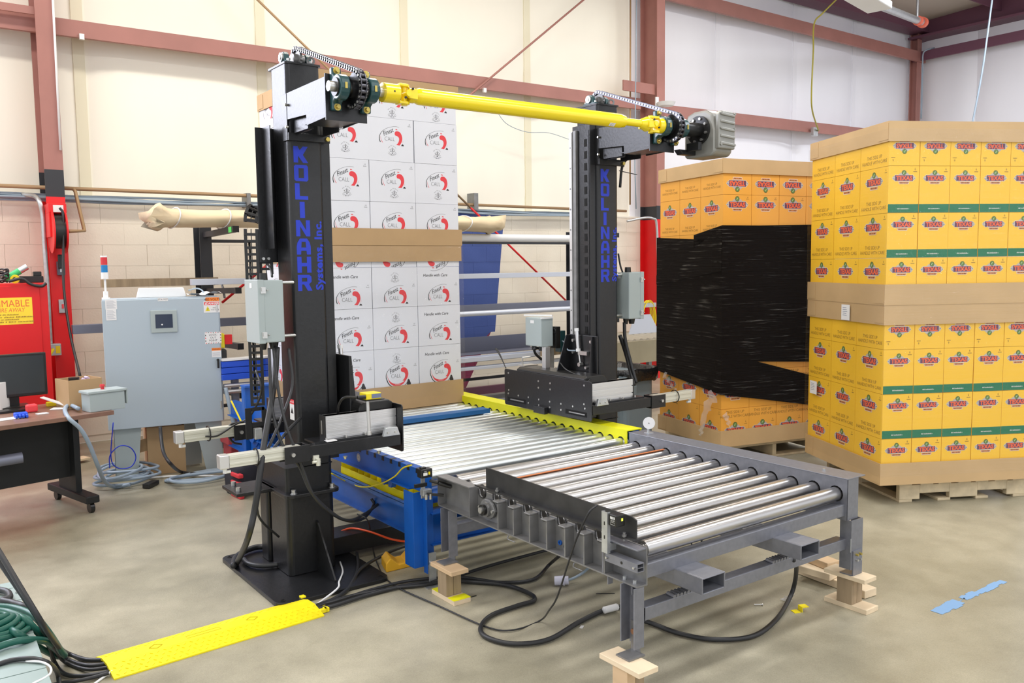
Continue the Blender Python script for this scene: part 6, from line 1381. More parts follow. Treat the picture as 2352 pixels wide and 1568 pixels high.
# things on top of it
zt_ = 1.552
p = P(35, 630, Y=8.1); b = MB(); a, c = V(P(12, 640, Y=8.1)), V(P(62, 612, Y=8.1)); a.z = zt_+.035; b.cyl(a, a+(c-a)*.65, .028, 14); e_ = thing('green_torch', 'green hand tool with a silver nozzle on top of the red cabinet', 'tool', tuple(a)); obj('green_body', b, mat('green_plastic', sr(60, 190, 110), .4), e_); obj('silver_nozzle', MB().cyl(a+(c-a)*.65, c, .026, 14), M['zinc'], e_)
p = P(34, 638, Y=8.05); obj('tape_roll', MB().ring((p.x, 8.04, zt_+.036), (0.2, 1, .1), .034, .018, .03, 20), M['yelcord'], label='roll of yellow tape on top of the red cabinet', cat='tape')
p = P(72, 640, Y=8.15); obj('black_tool_tray', MB().cbox((p.x, 8.2, zt_+.03), .18, .12, .055).cbox((p.x+.05, 8.2, zt_+.075), .06, .07, .04), M['blackp'], label='black tool tray on the right top of the red cabinet', cat='tray', bev=.006)
p = P(3, 640, Y=8.1); b = MB()
for k in range(6): b.tube(spline([V(p.x+.05*math.cos(t+k), 8.1+.04*math.sin(t+k*.7), zt_+.02+.018*k+.01*math.sin(3*t)) for t in [i*.7 for i in range(9)]], 4), .007, 6)
obj('cable_tangle', b, M['rubber'], label='tangled dark cables at the left on the red cabinet', cat='cable', kind='stuff')
obj('black_hose', MB().tube(spline([P(20, 646, Y=7.97), P(50, 640, Y=7.97), P(70, 652, Y=7.97), P(95, 657, Y=7.97), P(106, 650, Y=7.97)], 6), .012, 8), M['rubber'], label='black hose sagging over the top front edge of the red cabinet', cat='hose')
# ------------------------------------------------------------------ on the left column
yc = 8.655; hr = thing('hose_reel', 'red hose reel with black hose mounted on the left column', 'hose reel', tuple(P(132, 530, Y=yc)))
cx, cz = P(131, 532, Y=8.5).x, P(131, 532, Y=8.5).z
for s, m, r in ((-.05, 'red', .19), (.05, 'red', .19)): obj('reel_flange', MB().cyl((cx+s-.006, 8.45, cz), (cx+s+.006, 8.45, cz), r, 32), M[m], hr, bev=.003)
obj('hose_winding', MB().cyl((cx-.044, 8.45, cz), (cx+.044, 8.45, cz), .15, 28), M['blackp'], hr)
obj('reel_bracket', MB().box(cx-.07, cx+.07, 8.40, 8.655, cz+.16, cz+.24).box(cx-.07, cx-.055, 8.40, 8.655, cz-.05, cz+.16), M['red'], hr, bev=.003)
obj('paper_label', MB().box(cx-.035, cx+.045, 8.397, 8.40, cz+.165, cz+.225), M['wpaper'], hr)
a, c = P(139, 490, Y=8.35), P(185, 868, Y=7.7); obj('hanging_hose', MB().tube(spline([V(cx+.01, 8.35, cz+.20), V(cx+.03, 8.33, cz+.1), P(146, 650, Y=8.25), P(160, 760, Y=8.0), c], 8), .011, 8), M['rubber'], hr)
ph = thing('wall_phone', 'grey desk phone hung on the red column under the hose reel', 'telephone', tuple(P(140, 630, Y=8.65)))
q0, q1 = P(130, 600, Y=8.62), P(150, 632, Y=8.62); obj('phone_body', MB().box(q0.x, q1.x+.0, 8.60, 8.655, q1.z, q0.z), mat('slate_plastic', sr(88, 92, 106), .4), ph, bev=.006); obj('keypad', MB().box(q0.x+.02, q1.x-.02, 8.597, 8.60, q1.z+.03, q0.z-.02), M['galvs'], ph); obj('handset', MB().box(q0.x+.005, q0.x+.045, 8.57, 8.60, q1.z+.06, q0.z+.06), M['blackp'], ph, bev=.008)
q0, q1 = P(134, 688, Y=8.65), P(154, 718, Y=8.65); sw_ = obj('light_switch', MB().box(q0.x, q1.x, 8.645, 8.657, q1.z, q0.z), M['galvs'], label='steel switch plate on the red column', cat='switch', bev=.002)
obj('toggle', MB().box((q0.x+q1.x)/2-.008, (q0.x+q1.x)/2+.008, 8.638, 8.645, (q0.z+q1.z)/2-.02, (q0.z+q1.z)/2+.02), M['ink_red'], sw_)
q0, q1 = P(112, 790, Y=8.6), P(141, 815, Y=8.6); ob = obj('outlet_box', MB().box(q0.x, q1.x, 8.58, 8.657, q1.z, q0.z), M['galvs'], label='steel outlet box with a yellow receptacle at the foot of the conduit', cat='outlet', bev=.004)
obj('receptacle', MB().box(q0.x+.05, q1.x-.01, 8.575, 8.58, q1.z+.02, q0.z-.02), M['yelcord'], ob)
obj('yellow_plug_cord', MB().tube(spline([P(122, 802, Y=8.5), P(114, 815, Y=8.45), P(103, 830, Y=8.4), P(98, 845, Y=8.4)], 5), .014, 8), M['yelcord'], label='thick yellow cord plugged into the outlet box behind the monitor', cat='cord')
obj('conduit', MB().tube(spline([P(52, 446, Y=8.9), P(78, 450, Y=8.8), P(90, 462, Y=8.64), P(98, 495, Y=8.63), P(102, 560, Y=8.63), P(109, 660, Y=8.63), P(116, 790, Y=8.63)], 8), .020, 10), M['galvs'], label='grey conduit bending down the left column to the outlet box', cat='conduit')
obj('white_conduit', MB().tube([P(121, -10, Y=8.64), P(126, 90, Y=8.64), P(139, 345, Y=8.64)], .010, 8), M['white'], label='thin white conduit along the right edge of the left column', cat='conduit')
# ------------------------------------------------------------------ pipes and cables on the wall
obj('brown_pipe', MB().tube([V(-1, 8.86, 2.412), V(8.5, 8.86, 2.385)], .018, 10), M['brown'], label='long thin brown pipe running along the wall above the blocks', cat='pipe')
obj('air_drop_pipe', MB().tube([P(168, 432, Y=8.86), P(173, 440, Y=8.84), P(194, 530, Y=8.7), P(158, 531, Y=8.5)], .016, 8), M['brown'], label='brown drop pipe bent back to the hose reel', cat='pipe')
b = MB()
for k in range(7):
    b.tube(spline([V(x, 8.90+.02*math.sin(k), 2.325+.018*math.sin(x*1.7+k*1.3)+.012*math.cos(x*.7+k*2)-.02*(k % 3)/2) for x in [-1+.9*i for i in range(11)]], 4), .009+.003*(k % 2), 6)
obj('wall_cables', b, M['rubberg'], label='bundle of grey and black cables lying along the top of the block wall', cat='cable', kind='stuff')
for i, (px, y0, y1) in enumerate(((571, 443, 475), (1093, 443, 482))):
    a, c = P(px-5, y0, Y=8.84), P(px+5, y1, Y=8.84); obj('pipe_bracket', MB().box(a.x, c.x, 8.83, 8.99, c.z, a.z), M['greyd'], label=['steel pipe bracket on the wall beside the energy chain loop', 'steel pipe bracket on the wall right of the white cartons'][i], cat='bracket', bev=.001)
obj('copper_pipe', MB().tube([P(1448, -10, Y=8.85), P(1447, 470, Y=8.85)], .012, 8), M['brown'], label='thin brown pipe rising left of the middle column', cat='pipe')
obj('grey_riser', MB().tube([P(1462, -10, Y=8.6), P(1461, 100, Y=8.6), P(1458, 380, Y=8.6), P(1461, 480, Y=8.6)], .008, 8), M['rubberg'], label='thin grey cable hanging along the middle column edge', cat='cable')
obj('column_conduit', MB().tube(spline([P(1440, 508, Y=8.7), P(1480, 500, Y=8.62), P(1500, 502, Y=8.6), P(1508, 515, Y=8.6), P(1511, 600, Y=8.6), P(1513, 730, Y=8.6)], 8), .017, 10), M['galvs'], label='grey conduit bending down the front of the red middle column', cat='conduit')
b = MB(); 
for k in range(11):
    r0, r1 = .125+.012*math.sin(k*2), .21+.014*math.cos(k*1.7); c_ = P(1486, 728, Y=8.42); b.tube([c_+V(r0*math.cos(t)+.006*k*math.sin(t*.5), .012*k-.05+.01*math.sin(2*t+k), r1*math.sin(t)+(.01*math.cos(k))) for t in [i*2*math.pi/22 for i in range(22)]], .0055, 6, closed=True)
obj('extension_cord', b, M['yelcord'], label='coiled yellow extension cord hanging on the red middle column', cat='cord')
q = P(1475, 701, Y=8.4); obj('cord_hook', MB().box(q.x-.04, q.x+.25, 8.38, 8.41, q.z-.03, q.z+.03).box(q.x+.1, q.x+.13, 8.41, 8.66, q.z-.02, q.z+.02), M['galvs'], label='steel hook arm on the middle column holding the yellow cord', cat='hook')
obj('hanging_wire', MB().tube(spline([P(1140, 255, Y=8.8), P(1165, 285, Y=8.8), P(1210, 303, Y=8.8), P(1260, 305, Y=8.8), P(1310, 321, Y=8.8)], 8), .004, 6), M['rubberg'], label='thin grey wire drooping across the wall between the towers', cat='wire')
# upper right: sprinkler pipe, duct, drop cords
pa, pb = P(1900, -30, Y=6.2), P(2112, 50, Y=7.9); pb.z = pa.z = 5.35 if False else pa.z
pa, pb = V(P(1910, -30, Y=6.6)), V(P(2120, 52, Y=7.6)); e_ = thing('sprinkler_pipe', 'grey overhead pipe ending in an orange coupling near the roof corner', 'pipe', tuple(pb))
d_ = (pb-pa).normalized(); obj('pipe_run', MB().cyl(pa-d_*1.5, pb-d_*.1, .055, 18), M['galvs'], e_)
for k, (o0, r) in enumerate(((-.33, .075), (-.08, .085))): obj('coupling', MB().cyl(pb+d_*o0, pb+d_*(o0+.09), r, 18), M['ext_orange'], e_, label='orange pipe coupling')
q = pb-d_*.34; obj('hanger_rod', MB().cyl(q+V(0, 0, .05), q+V(0, 0, 1.0), .02, 8), M['galvs'], e_)
q = P(1990, 3, Y=6.0); obj('light_fixture', MB().cbox((q.x, q.y, q.z+.02), .9, .3, .09, rz=.2), M['white'], label='long white ceiling light fixture at the top edge, beside the overhead pipe', cat='light', bev=.01)
obj('overhead_cable', MB().tube(spline([P(1925, -5, Y=8.0), P(1890, 30, Y=8.1), P(1870, 55, Y=8.2), P(1868, 120, Y=8.3), P(1864, 210, Y=8.3), P(1866, 255, Y=8.4), P(1880, 300, Y=8.7)], 8), .012, 8), mat('olive_cord', sr(170, 160, 60), .5), label='olive drop cord hanging from the roof to the girt outlet', cat='cord')
q = P(1873, 302, Y=8.72); obj('girt_outlet', MB().cbox((q.x, 8.74, q.z), .12, .06, .14), M['galvs'], label='grey outlet box on the lower girt at the end of the drop cord', cat='outlet', bev=.004)
obj('drop_cable', MB().tube(spline([P(2280, -10, Y=6.5), P(2268, 80, Y=6.5), P(2255, 170, Y=6.5), P(2234, 280, Y=6.5), P(2228, 300, Y=6.5)], 8), .014, 8), M['rubberg'], label='grey cable hanging slanted from the roof over the right carton stack', cat='cable')
obj('corner_conduit', MB().tube(spline([P(2146, 110, Y=8.6), P(2128, 115, Y=8.65), P(2120, 125, Y=8.7), P(2119, 160, Y=8.7), P(2116, 272, Y=8.7)], 6), .014, 8), M['rubberg'], label='grey conduit bending down the corner column', cat='conduit')
q = P(1530, 240, Y=8.5); b = MB(); b.cyl((q.x, 8.5, q.z-.02), (q.x, 8.5, q.z+.03), .10, 20, .13); obj('dish_antenna', b, M['white'], label='white round antenna dish on the middle column above the gearbox', cat='antenna')
q0, q1 = P(1507, 222, Y=8.6), P(1513, 270, Y=8.6); obj('white_strip_bracket', MB().box(q0.x, q1.x, 8.6, 8.62, q1.z, q0.z), M['white'], label='narrow white bracket on the middle column edge above the chain', cat='bracket')
for i, (px, py) in enumerate(((188, 84), (1114, 207))):
    q = P(px, py, Y=8.78); obj('girt_clip', MB().cbox((q.x, 8.79, q.z), .04, .03, .05), M['white'], label=['small white clip under the girt near the left column', 'small white clip on the girt above the yellow shaft'][i], cat='clip')
# ------------------------------------------------------------------ cantilever rack on the wall and its stock
ux = P(471, 600, Y=8.35).x
rk = thing('storage_rack', 'black cantilever storage rack against the wall, with capped arms', 'rack', (4.5, 8.4, 0))
arms = [P(518, 526, X=ux).z if False else 2.0, 1.47, .98, .55]
for x in (ux-.0, 7.15):
    b = MB(); b.box(x-.055, x+.055, 8.30, 8.31, 0, 2.06); b.box(x-.055, x+.055, 8.49, 8.50, 0, 2.06); b.box(x-.006, x+.006, 8.31, 8.49, 0, 2.06); obj('upright', b, M['blackband'], rk)
    for z in arms:
        ty = 7.45 if x < 5 else 7.62
        a = obj('arm', MB().bar((x+.0, 8.3, z-.03), (x, ty, z-.01), .05, .05), M['blackband'], rk); obj('end_cap', MB().box(x-.027, x+.027, ty-.02, ty, z-.037, z+.017), M['blackp'], a)
        if x < 5 and z > 1.9: obj('green_tape', MB().box(x-.028, x-.0255, ty+.02, ty+.10, z-.036, z+.012), mat('green_tape', sr(90, 214, 100), .5), a)
    obj('base_foot', MB().box(x-.05, x+.05, 7.45, 8.5, 0, .09), M['blackband'], rk)
obj('tie_bar', MB().box(ux, 7.2, 8.36, 8.40, 1.90, 1.93), M['blackband'], rk)
obj('tie_bar', MB().box(ux, 7.35, 8.36, 8.40, .30, .33), M['blackband'], rk)
def stock(name, label, cat, p0, p1, Y, wd, h, m, bev=.002, prof='box'):
    a, c = P(*p0, Y=Y), P(*p1, Y=Y); z = (a.z+c.z)/2; b = MB()
    if prof == 'box': b.box(a.x, c.x, Y-wd/2, Y+wd/2, z-h/2, z+h/2)
    elif prof == 'cyl': b.cyl((a.x, Y, z), (c.x, Y, z), h/2, 18)
    elif prof == 'L': b.box(a.x, c.x, Y-wd/2, Y+wd/2, z-h/2, z-h/2+.008); b.box(a.x, c.x, Y+wd/2-.008, Y+wd/2, z-h/2, z+h/2)
    elif prof == 'U': b.box(a.x, c.x, Y-wd/2, Y-wd/2+.006, z-h/2, z+h/2); b.box(a.x, c.x, Y+wd/2-.006, Y+wd/2, z-h/2, z+h/2); b.box(a.x, c.x, Y-wd/2, Y+wd/2, z-h/2, z-h/2+.006)
    return obj(name, b, M[m], label=label, cat=cat, bev=bev)
stock('white_tube', 'long white tube resting on the top rack arms right of the paper bundle', 'tube', (1010, 545), (1330, 548), 7.85, .09, .085, 'white', prof='cyl')
stock('white_channel', 'white metal channel on the second rack level behind the junction box', 'channel', (438, 637), (1322, 637), 7.62, .06, .052, 'railw')
stock('worn_plank', 'long worn whitish plank behind the signal light', 'plank', (232, 650), (500, 646), 8.1, .05, .07, 'woodg')
stock('steel_channel', 'bluish steel channel behind the white pipe, third rack level', 'channel', (1040, 704), (1330, 700), 8.0, .10, .07, 'railg')
stock('white_pipe', 'long white pipe on the third rack level behind the right tower', 'pipe', (900, 720), (1330, 716), 7.60, .05, .055, 'railw', prof='cyl')
stock('steel_channel', 'short grey channel between the cabinet and the junction box', 'channel', (166, 757), (575, 736), 8.0, .08, .075, 'railg')
stock('steel_angle', 'wide dark steel angle lying on the low rack level right of the white cartons', 'angle', (1000, 793), (1235, 790), 8.05, .30, .17, 'railg', prof='L')
stock('steel_channel', 'bright steel channel in front of the dark steel angle', 'channel', (1000, 818), (1420, 806), 7.65, .16, .05, 'railw', prof='U')
stock('steel_channel', 'low steel channel under the dark angle, nearest the camera', 'channel', (1000, 838), (1420, 826), 7.6, .10, .03, 'railw')
stock('maroon_rail', 'maroon steel rail low on the wall behind the right clamp', 'rail', (1000, 896), (1320, 882), 8.9, .05, .10, 'dkred')
stock('dark_beam', 'dark steel beam low behind the yellow rail, the upper one', 'beam', (1000, 912), (1330, 900), 7.9, .10, .06, 'greyd')
stock('dark_beam', 'bluish steel beam low behind the yellow rail, the lower one', 'beam', (1000, 930), (1330, 916), 7.5, .12, .09, 'railg')
# paper-wrapped bundle
a, c = P(352, 512, Y=7.75), P(1140, 532, Y=7.75); zc = 2.01+.085; b = MB(); n, k = 60, 14; vs = []
for i in range(n+1):
    t = i/n; x = a.x+(c.x-a.x)*t; ed = min(t, 1-t); f = 1+(.35*math.exp(-ed*60)); cr = .06*math.exp(-ed*45)
    for j in range(k):
        q = 2*math.pi*j/k; r = 1+.06*math.sin(j*2.3+i*.35)+random.uniform(-1, 1)*(.015+cr*6); ry, rz = .21*f*r, (.078*f*r)
        vs.append((x+random.uniform(-1, 1)*cr, 7.80+ry*math.cos(q), zc+rz*math.sin(q)))
b.add(vs, [(i*k+j, i*k+(j+1) % k, (i+1)*k+(j+1) % k, (i+1)*k+j) for i in range(n) for j in range(k)]+[tuple(range(k))[::-1], tuple(range(n*k, n*k+k))], True)
pb = obj('paper_bundle', b, M['paper'], label='long bundle wrapped in crumpled kraft paper on the top rack arms', cat='bundle')
for t in (.05, .17, .88):
    x = a.x+(c.x-a.x)*t; obj('tape_band', MB().tube([(x+.02*math.sin(q), 7.80+.224*math.cos(q), zc+.088*math.sin(q)) for q in [2*math.pi*i/16 for i in range(16)]], .006, 6, closed=True), M['wpaper'], pb)
obj('curved_strip', MB().tube(spline([P(492, 652, Y=8.1), P(505, 648, Y=8.0), P(512, 660, Y=7.95), P(516, 684, Y=7.9)], 6), .012, 4), M['greyd'], label='dark curved strip hanging below the second rack arm', cat='strip')
# blue plastic profile and silver rollers behind the tower
q0, q1 = P(505, 850, Y=7.0), P(640, 838, Y=7.0); pb_ = thing('blue_profile_beam', 'bright blue ribbed plastic profile behind the left tower, over silver rods', 'profile', (q0.x, 7.0, q0.z))
for k in range(3): obj('blue_rib', MB().box(q0.x, q1.x+.9, 6.94, 7.04, q0.z-.08+k*.052, q0.z-.032+k*.052), M['bluepl'], pb_, bev=.004)
obj('white_edge', MB().box(q0.x, q1.x+.9, 6.93, 7.05, q0.z+.078, q0.z+.092), M['white'], pb_)
for k in range(2): obj('silver_rod', MB().cyl((q0.x+.02, 6.98, q0.z-.13-k*.05), (q1.x+.9, 6.98, q0.z-.13-k*.05), .018, 12), M['alu'], pb_)
for x in (q0.x+.1, q1.x+.8): obj('stand_leg', MB().box(x, x+.05, 7.0, 7.05, 0, q0.z-.08), M['railg'], pb_)
# blue machine frame behind
bm = thing('blue_machine', 'blue steel machine frame behind the left tower, half hidden by the energy chain', 'machine', (P(600, 940, Y=6.3).x, 6.3, 0))
q0, q1 = P(562, 888, Y=6.3), P(628, 935, Y=6.3)
obj('frame_plate', MB().box(q0.x, q1.x, 6.3, 6.32, q1.z-.15, q0.z), M['blue'], bm, bev=.004); obj('top_flange', MB().box(q0.x-.02, q1.x, 6.24, 6.34, q0.z, q0.z+.012), M['blue'], bm)
for x in (q0.x, q1.x-.06): obj('frame_post', MB().box(x, x+.06, 6.32, 6.38, 0, q0.z), M['blue'], bm)
b = MB()
for k in range(4): b.cyl((q0.x+.02+k*.05, 6.2, q1.z-.16), (q0.x+.05+k*.05, 6.2, q1.z-.16), .10, 20)
b.cyl((q0.x, 6.2, q1.z-.16), (q0.x+.25, 6.2, q1.z-.16), .07, 20); b.box(q0.x+.03, q0.x+.2, 6.12, 6.3, 0.0, q1.z-.2); obj('finned_motor', b, M['blue'], bm)
# yellow strap and dark hoses right of the cabinet
obj('yellow_strap', MB().bar(P(531, 920, Y=6.5), P(556, 972, Y=6.3), .012, .004), M['yelcord'], label='thin yellow strap slanting down beside the cabinet', cat='strap')
obj('grey_hose', MB().tube(spline([P(518, 890, Y=6.9), P(528, 935, Y=6.85), P(540, 985, Y=6.8), P(552, 1035, Y=6.8), P(560, 1060, Z=.02)], 6), .016, 8), M['rubberg'], label='grey hose running down behind the upper air cylinder', cat='hose')
b = MB()
for k in range(7): q = P(535+k*8, 1010+5*(k % 2), Z=.05); b.cbox((q.x, q.y, .05+.03*(k % 3)), .10, .12, .08, rz=k*.6, rx=.3*k)
obj('black_tool_case', b, M['blackp'], label='heap of black tool cases on the floor behind the air cylinders', cat='case', bev=.01, kind='stuff')
q = P(540, 968, Y=6.6); obj('red_crate', MB().cbox((q.x+.12, 6.9, .30), .24, .2, .12).cbox((q.x+.12, 6.9, .12), .2, .18, .24), mat('faded_red_plastic', sr(190, 70, 76), .5), label='faded red crate on the floor behind the control cabinet leg', cat='crate', bev=.01)
# cartons under the cabinet
q = P(342, 1092, Z=0); ob_ = open_box(T(q.x, q.y, 0) @ Matrix.Rotation(-.15, 4, 'Z'), 0, .285, 0, .30, 0.001, .385, 'card', 'open_carton', 'tall open brown cardboard box under the control cabinet', 'box', Matrix.Rotation(-.15, 3, 'Z'))
F_ = T(q.x, q.y, 0) @ Matrix.Rotation(-.15, 4, 'Z'); b = MB(); b.prism([(.15, 0), (.285, 0), (.285, .06), (.16, .075)], tuple(F_ @ V(0, .30, .386)), F_.to_3x3() @ V(1, 0, 0), V(0, .2, 1), F_.to_3x3() @ V(0, 1, 0), .004)
b.prism([(-.09, -.02), (0, 0), (0, .10), (-.10, .08)], tuple(F_ @ V(0, .03, .20)), F_.to_3x3() @ V(1, 0, 0), V(0, .0, 1), F_.to_3x3() @ V(0, 1, 0), .004)
obj('box_flap', b, M['card'], ob_)
q = P(355, 985, Y=q.y+.5); obj('white_box', MB().cbox((q.x+.05, q.y, .24), .25, .2, .48), mat('cream_board', sr(222, 208, 184), .7), label='cream coloured box behind the tall brown carton', cat='box', bev=.003)
q = P(445, 978, Y=7.15); obj('silver_sheet_bundle', MB().cbox((q.x, 7.35, .40), .28, .1, .03).cbox((q.x, 7.35, .2), .2, .08, .37), M['alu'], label='bundle of silver profiles behind the brown carton', cat='bundle', bev=.003)
# duffel bag behind the tower
q = P(572, 1143, Z=0); F_ = T(q.x, q.y+.02, 0) @ Matrix.Rotation(.1, 4, 'Z'); bag = thing('duffel_bag', 'black and red duffel bag on the floor left of the tower', 'bag', (q.x+.2, q.y+.15, 0))
def soft(F, sx, sy, sz, x0=0, seed=1, n=8):
    b = MB(); rnd = random.Random(seed); vs = []
    for j in range(n+1):
        for i in range(16):
            a_ = 2*math.pi*i/16; t = j/n; c_, s_ = math.cos(a_), math.sin(a_); e_ = .45
            x = sx*.5*math.copysign(abs(c_)**e_, c_)*(1-.10*t*t); z = sz*(.5+.5*math.copysign(abs(s_)**e_, s_)); y = sy*t
            k = 1-.12*(2*t-1)**6; vs.append(F @ V(x0+x*k+rnd.uniform(-.006, .006), y, max(0.002, z*k+rnd.uniform(-.006, .006))))
    b.add(vs, [(j*16+i, j*16+(i+1) % 16, (j+1)*16+(i+1) % 16, (j+1)*16+i) for j in range(n) for i in range(16)]+[tuple(range(16))[::-1], tuple(range(n*16, n*16+16))], True); return b
FB = F_ @ Matrix.Rotation(-math.pi/2, 4, 'Z') @ T(-.14, -.06, 0); obj('bag_body', soft(FB, .26, .48, .26), mat('black_canvas', sr(34, 34, 44), .8, noise=(20, .1, .3)), bag)
b = MB(); b.box(-.135, -.0, -.012, .02, .02, .10, FB) if False else None
b = MB(); b.cbox(tuple(F_ @ V(-.055, .05, .165)), .04, .14, .03, rz=.1); b.cbox(tuple(F_ @ V(-.055, .05, .06)), .035, .16, .12, rz=.1); obj('red_trim', b, mat('red_canvas', sr(206, 52, 60), .7), bag, bev=.008)
b = MB(); b.cyl(F_ @ V(.02, .12, .24), F_ @ V(.02, .12, .31), .045, 14, .02); obj('red_pouch', b, M['redl'], bag)
p_ = P(590, 1085, Y=4.55); b = MB(); b.box(1.43, 1.64, 4.42, 4.66, .452, .47); fbp = obj('rear_flange', b, M['black'], t1, bev=.003)
for (x, y) in ((1.46, 4.48), (1.56, 4.44), (1.48, 4.62)): b = MB(); b.cyl((x, y, .47), (x, y, .49), .014, 6); obj('flange_bolt', b, M['zinc'], fbp)
# ------------------------------------------------------------------ bin, old conveyor
q = P(1478, 1000, Y=5.05); tc = thing('trash_bin', 'grey plastic trash bin with a black liner, behind the right clamp arm', 'bin', (4.98, 5.35, 0))
cx, cy, z1 = 5.06, 5.36, .78
b = MB(); b.prism(rrect(-.21, .21, -.27, .27, .08, 4), (cx, cy, 0), (.9, 0, 0), (0, .9, 0), (0, 0, 1), z1-.06); obj('bin_body', b, M['trash'], tc, bev=.004)
b = MB(); b.prism(rrect(-.225, .225, -.285, .285, .08, 4), (cx, cy, z1-.10), (1, 0, 0), (0, 1, 0), (0, 0, 1), .05); obj('bin_rim', b, M['trash'], tc, bev=.006)
b = MB(); n = 32; vs = []
for j, (z, s) in enumerate(((z1-.11, 1.06), (z1-.04, 1.12), (z1+.0, 1.10), (z1-.01, .98), (z1-.08, .9))):
    for i in range(n):
        a_ = 2*math.pi*i/n; vs.append((cx+.225*s*math.copysign(abs(math.cos(a_))**.6, math.cos(a_))+random.uniform(-.006, .006), cy+.285*s*math.copysign(abs(math.sin(a_))**.6, math.sin(a_)), z+random.uniform(-.008, .008)))
b.add(vs, [(j*n+i, j*n+(i+1) % n, (j+1)*n+(i+1) % n, (j+1)*n+i) for j in range(4) for i in range(n)]+[tuple(range(4*n, 5*n))], True); obj('bin_liner', b, M['bag'], tc)
b = MB(); b.cbox((cx-.14, cy-.285, .60), .10, .05, .10); obj('bin_handle', b, M['trash'], tc, bev=.01)
oc = thing('old_conveyor', 'old beige roller conveyor in the back, between the right tower and the black-wrapped stack', 'conveyor', (6.6, 7.0, 0))
x0, x1, y0, y1, zz = 5.9, 7.7, 6.7, 7.5, .83
obj('side_rail', MB().box(x0, x1, y0-.03, y0, zz-.26, zz-.02), mat('beige_paint', sr(170, 160, 132), .5, noise=(4, .1)), oc); obj('side_rail', MB().box(x0, x1, y1, y1+.03, zz-.2, zz), M['woodg'], oc)
rl = MB(); rl.cyl((0, y0, 0), (0, y1, 0), .032, 12); rmm = rl.mesh('roller', mat('dusty_roller', sr(176, 168, 152), .6, .2))
for k in range(18): inst('roller', rmm, T(x0+.05+.1*k, 0, zz-.03), oc)
for x in (x0+.1, x1-.15):
    for y in (y0, y1): obj('leg', MB().box(x, x+.05, y-.03, y+.02, 0, zz-.1), M['greyd'], oc)
obj('metal_chute', MB().prism([(0, 0), (.5, 0), (.35, .22), (.1, .22)], (6.95, 7.2, zz), (1, 0, 0), (0, 0, 1), (0, 1, 0), .01), M['railw'], label='bent sheet metal piece standing on the old beige conveyor', cat='sheet')
# ------------------------------------------------------------------ cable ramp
fl, fr3, nl_, nr_ = P(232, 1508, Z=0), P(718, 1383, Z=0), P(262, 1562, Z=0), P(745, 1415, Z=0)
ru = (nr_-nl_).normalized(); rv = V(-ru.y, ru.x, 0); RL = (nr_-nl_).length; RW = .262
FRp = Matrix(((ru.x, rv.x, 0, nl_.x), (ru.y, rv.y, 0, nl_.y), (0, 0, 1, 0), (0, 0, 0, 1))); RR = FRp.to_3x3()
rp = thing('cable_ramp', 'bright yellow plastic cable ramp on the floor, covering the black cables', 'cable ramp', tuple(FRp @ V(RL/2, RW/2, 0)))
prof = [(0, 0), (.0, .006), (.095, .034), (.165, .034), (RW, .006), (RW, 0), (.225, 0), (.165, .024), (.10, .024), (.04, 0)]
b = MB(); k = len(prof); vs = [FRp @ V(x, y, z) for x in (0, RL) for y, z in prof]; fs = [(i, (i+1) % k, k+(i+1) % k, k+i) for i in range(k)]
quads = [(0, 1, 2, 8+0, 9), (2, 3, 7, 8), (3, 4, 5, 6, 7)]
for o_ in (0, k):
    for q_ in quads: fs.append(tuple(o_+i for i in (q_ if o_ else q_[::-1])))
b.add(vs, fs, False); obj('ramp_body', b, M['yellowr'], rp, R=RR)
b = MB(); sl_ = (.034-.006)/.095
for i in range(int(RL/.028)):
    for j in range(5):
        if j == 4: continue
        u_, v_ = .02+i*.028+(j % 2)*.014, .016+j*.022; z_ = .006+v_*sl_
        p_ = FRp @ V(u_, v_, z_+.001); dd = ru*.008+rv*(.006 if (i+j) % 2 else -.006)+V(0, 0, (.006 if (i+j) % 2 else -.006)*sl_)
        b.bar(p_-dd*.6, p_+dd*.6, .0028, .0022)
for i in range(int(RL/.040)):
    for j in range(3):
        u_, v_ = .02+i*.040+(j % 2)*.02, .18+j*.026; z_ = .034-(v_-.165)*.28/ .97*1.03
        p_ = FRp @ V(u_, v_, z_+.001); dd = ru*.007+rv*(.006 if (i+j) % 2 else -.006)-V(0, 0, (.006 if (i+j) % 2 else -.006)*.28)
        b.bar(p_-dd*.6, p_+dd*.6, .003, .0022)
obj('tread_pattern', b, M['yellowr'], rp, R=RR, kind='stuff')
b = MB(); b.box(RL, RL+.035, .03, .05, .002, .022, FRp); b.box(RL+.022, RL+.045, .03, .075, .002, .022, FRp); b.box(RL-.005, RL+.02, .222, .25, .002, .03, FRp); obj('connector_hook', b, M['yellowr'], rp, R=RR, bev=.002)
for u_ in (.22, .68):
    b = MB(); c_ = FRp @ V(u_*RL, .13, .0352); q4 = [c_+ru*.028, c_+rv*.022, c_-ru*.028, c_-rv*.022]
    for i in range(4): b.bar(q4[i], q4[(i+1) % 4], .002, .0015)
    obj('embossed_diamond', b, mat('yellow_emboss', sr(196, 176, 20), .45), rp, R=RR)
b = MB(); 
for (u0, u1, v0, v1) in ((.36, .52, .118, .119), (.36, .52, .142, .143)): b.box(u0*RL, u1*RL, v0, v1, .0342, .0352, FRp)
b.box(.36*RL, .361*RL, .118, .143, .0342, .0352, FRp); b.box(.52*RL, .521*RL, .118, .143, .0342, .0352, FRp); obj('embossed_frame', b, mat('yellow_emboss2', sr(196, 176, 20), .45), rp, R=RR)
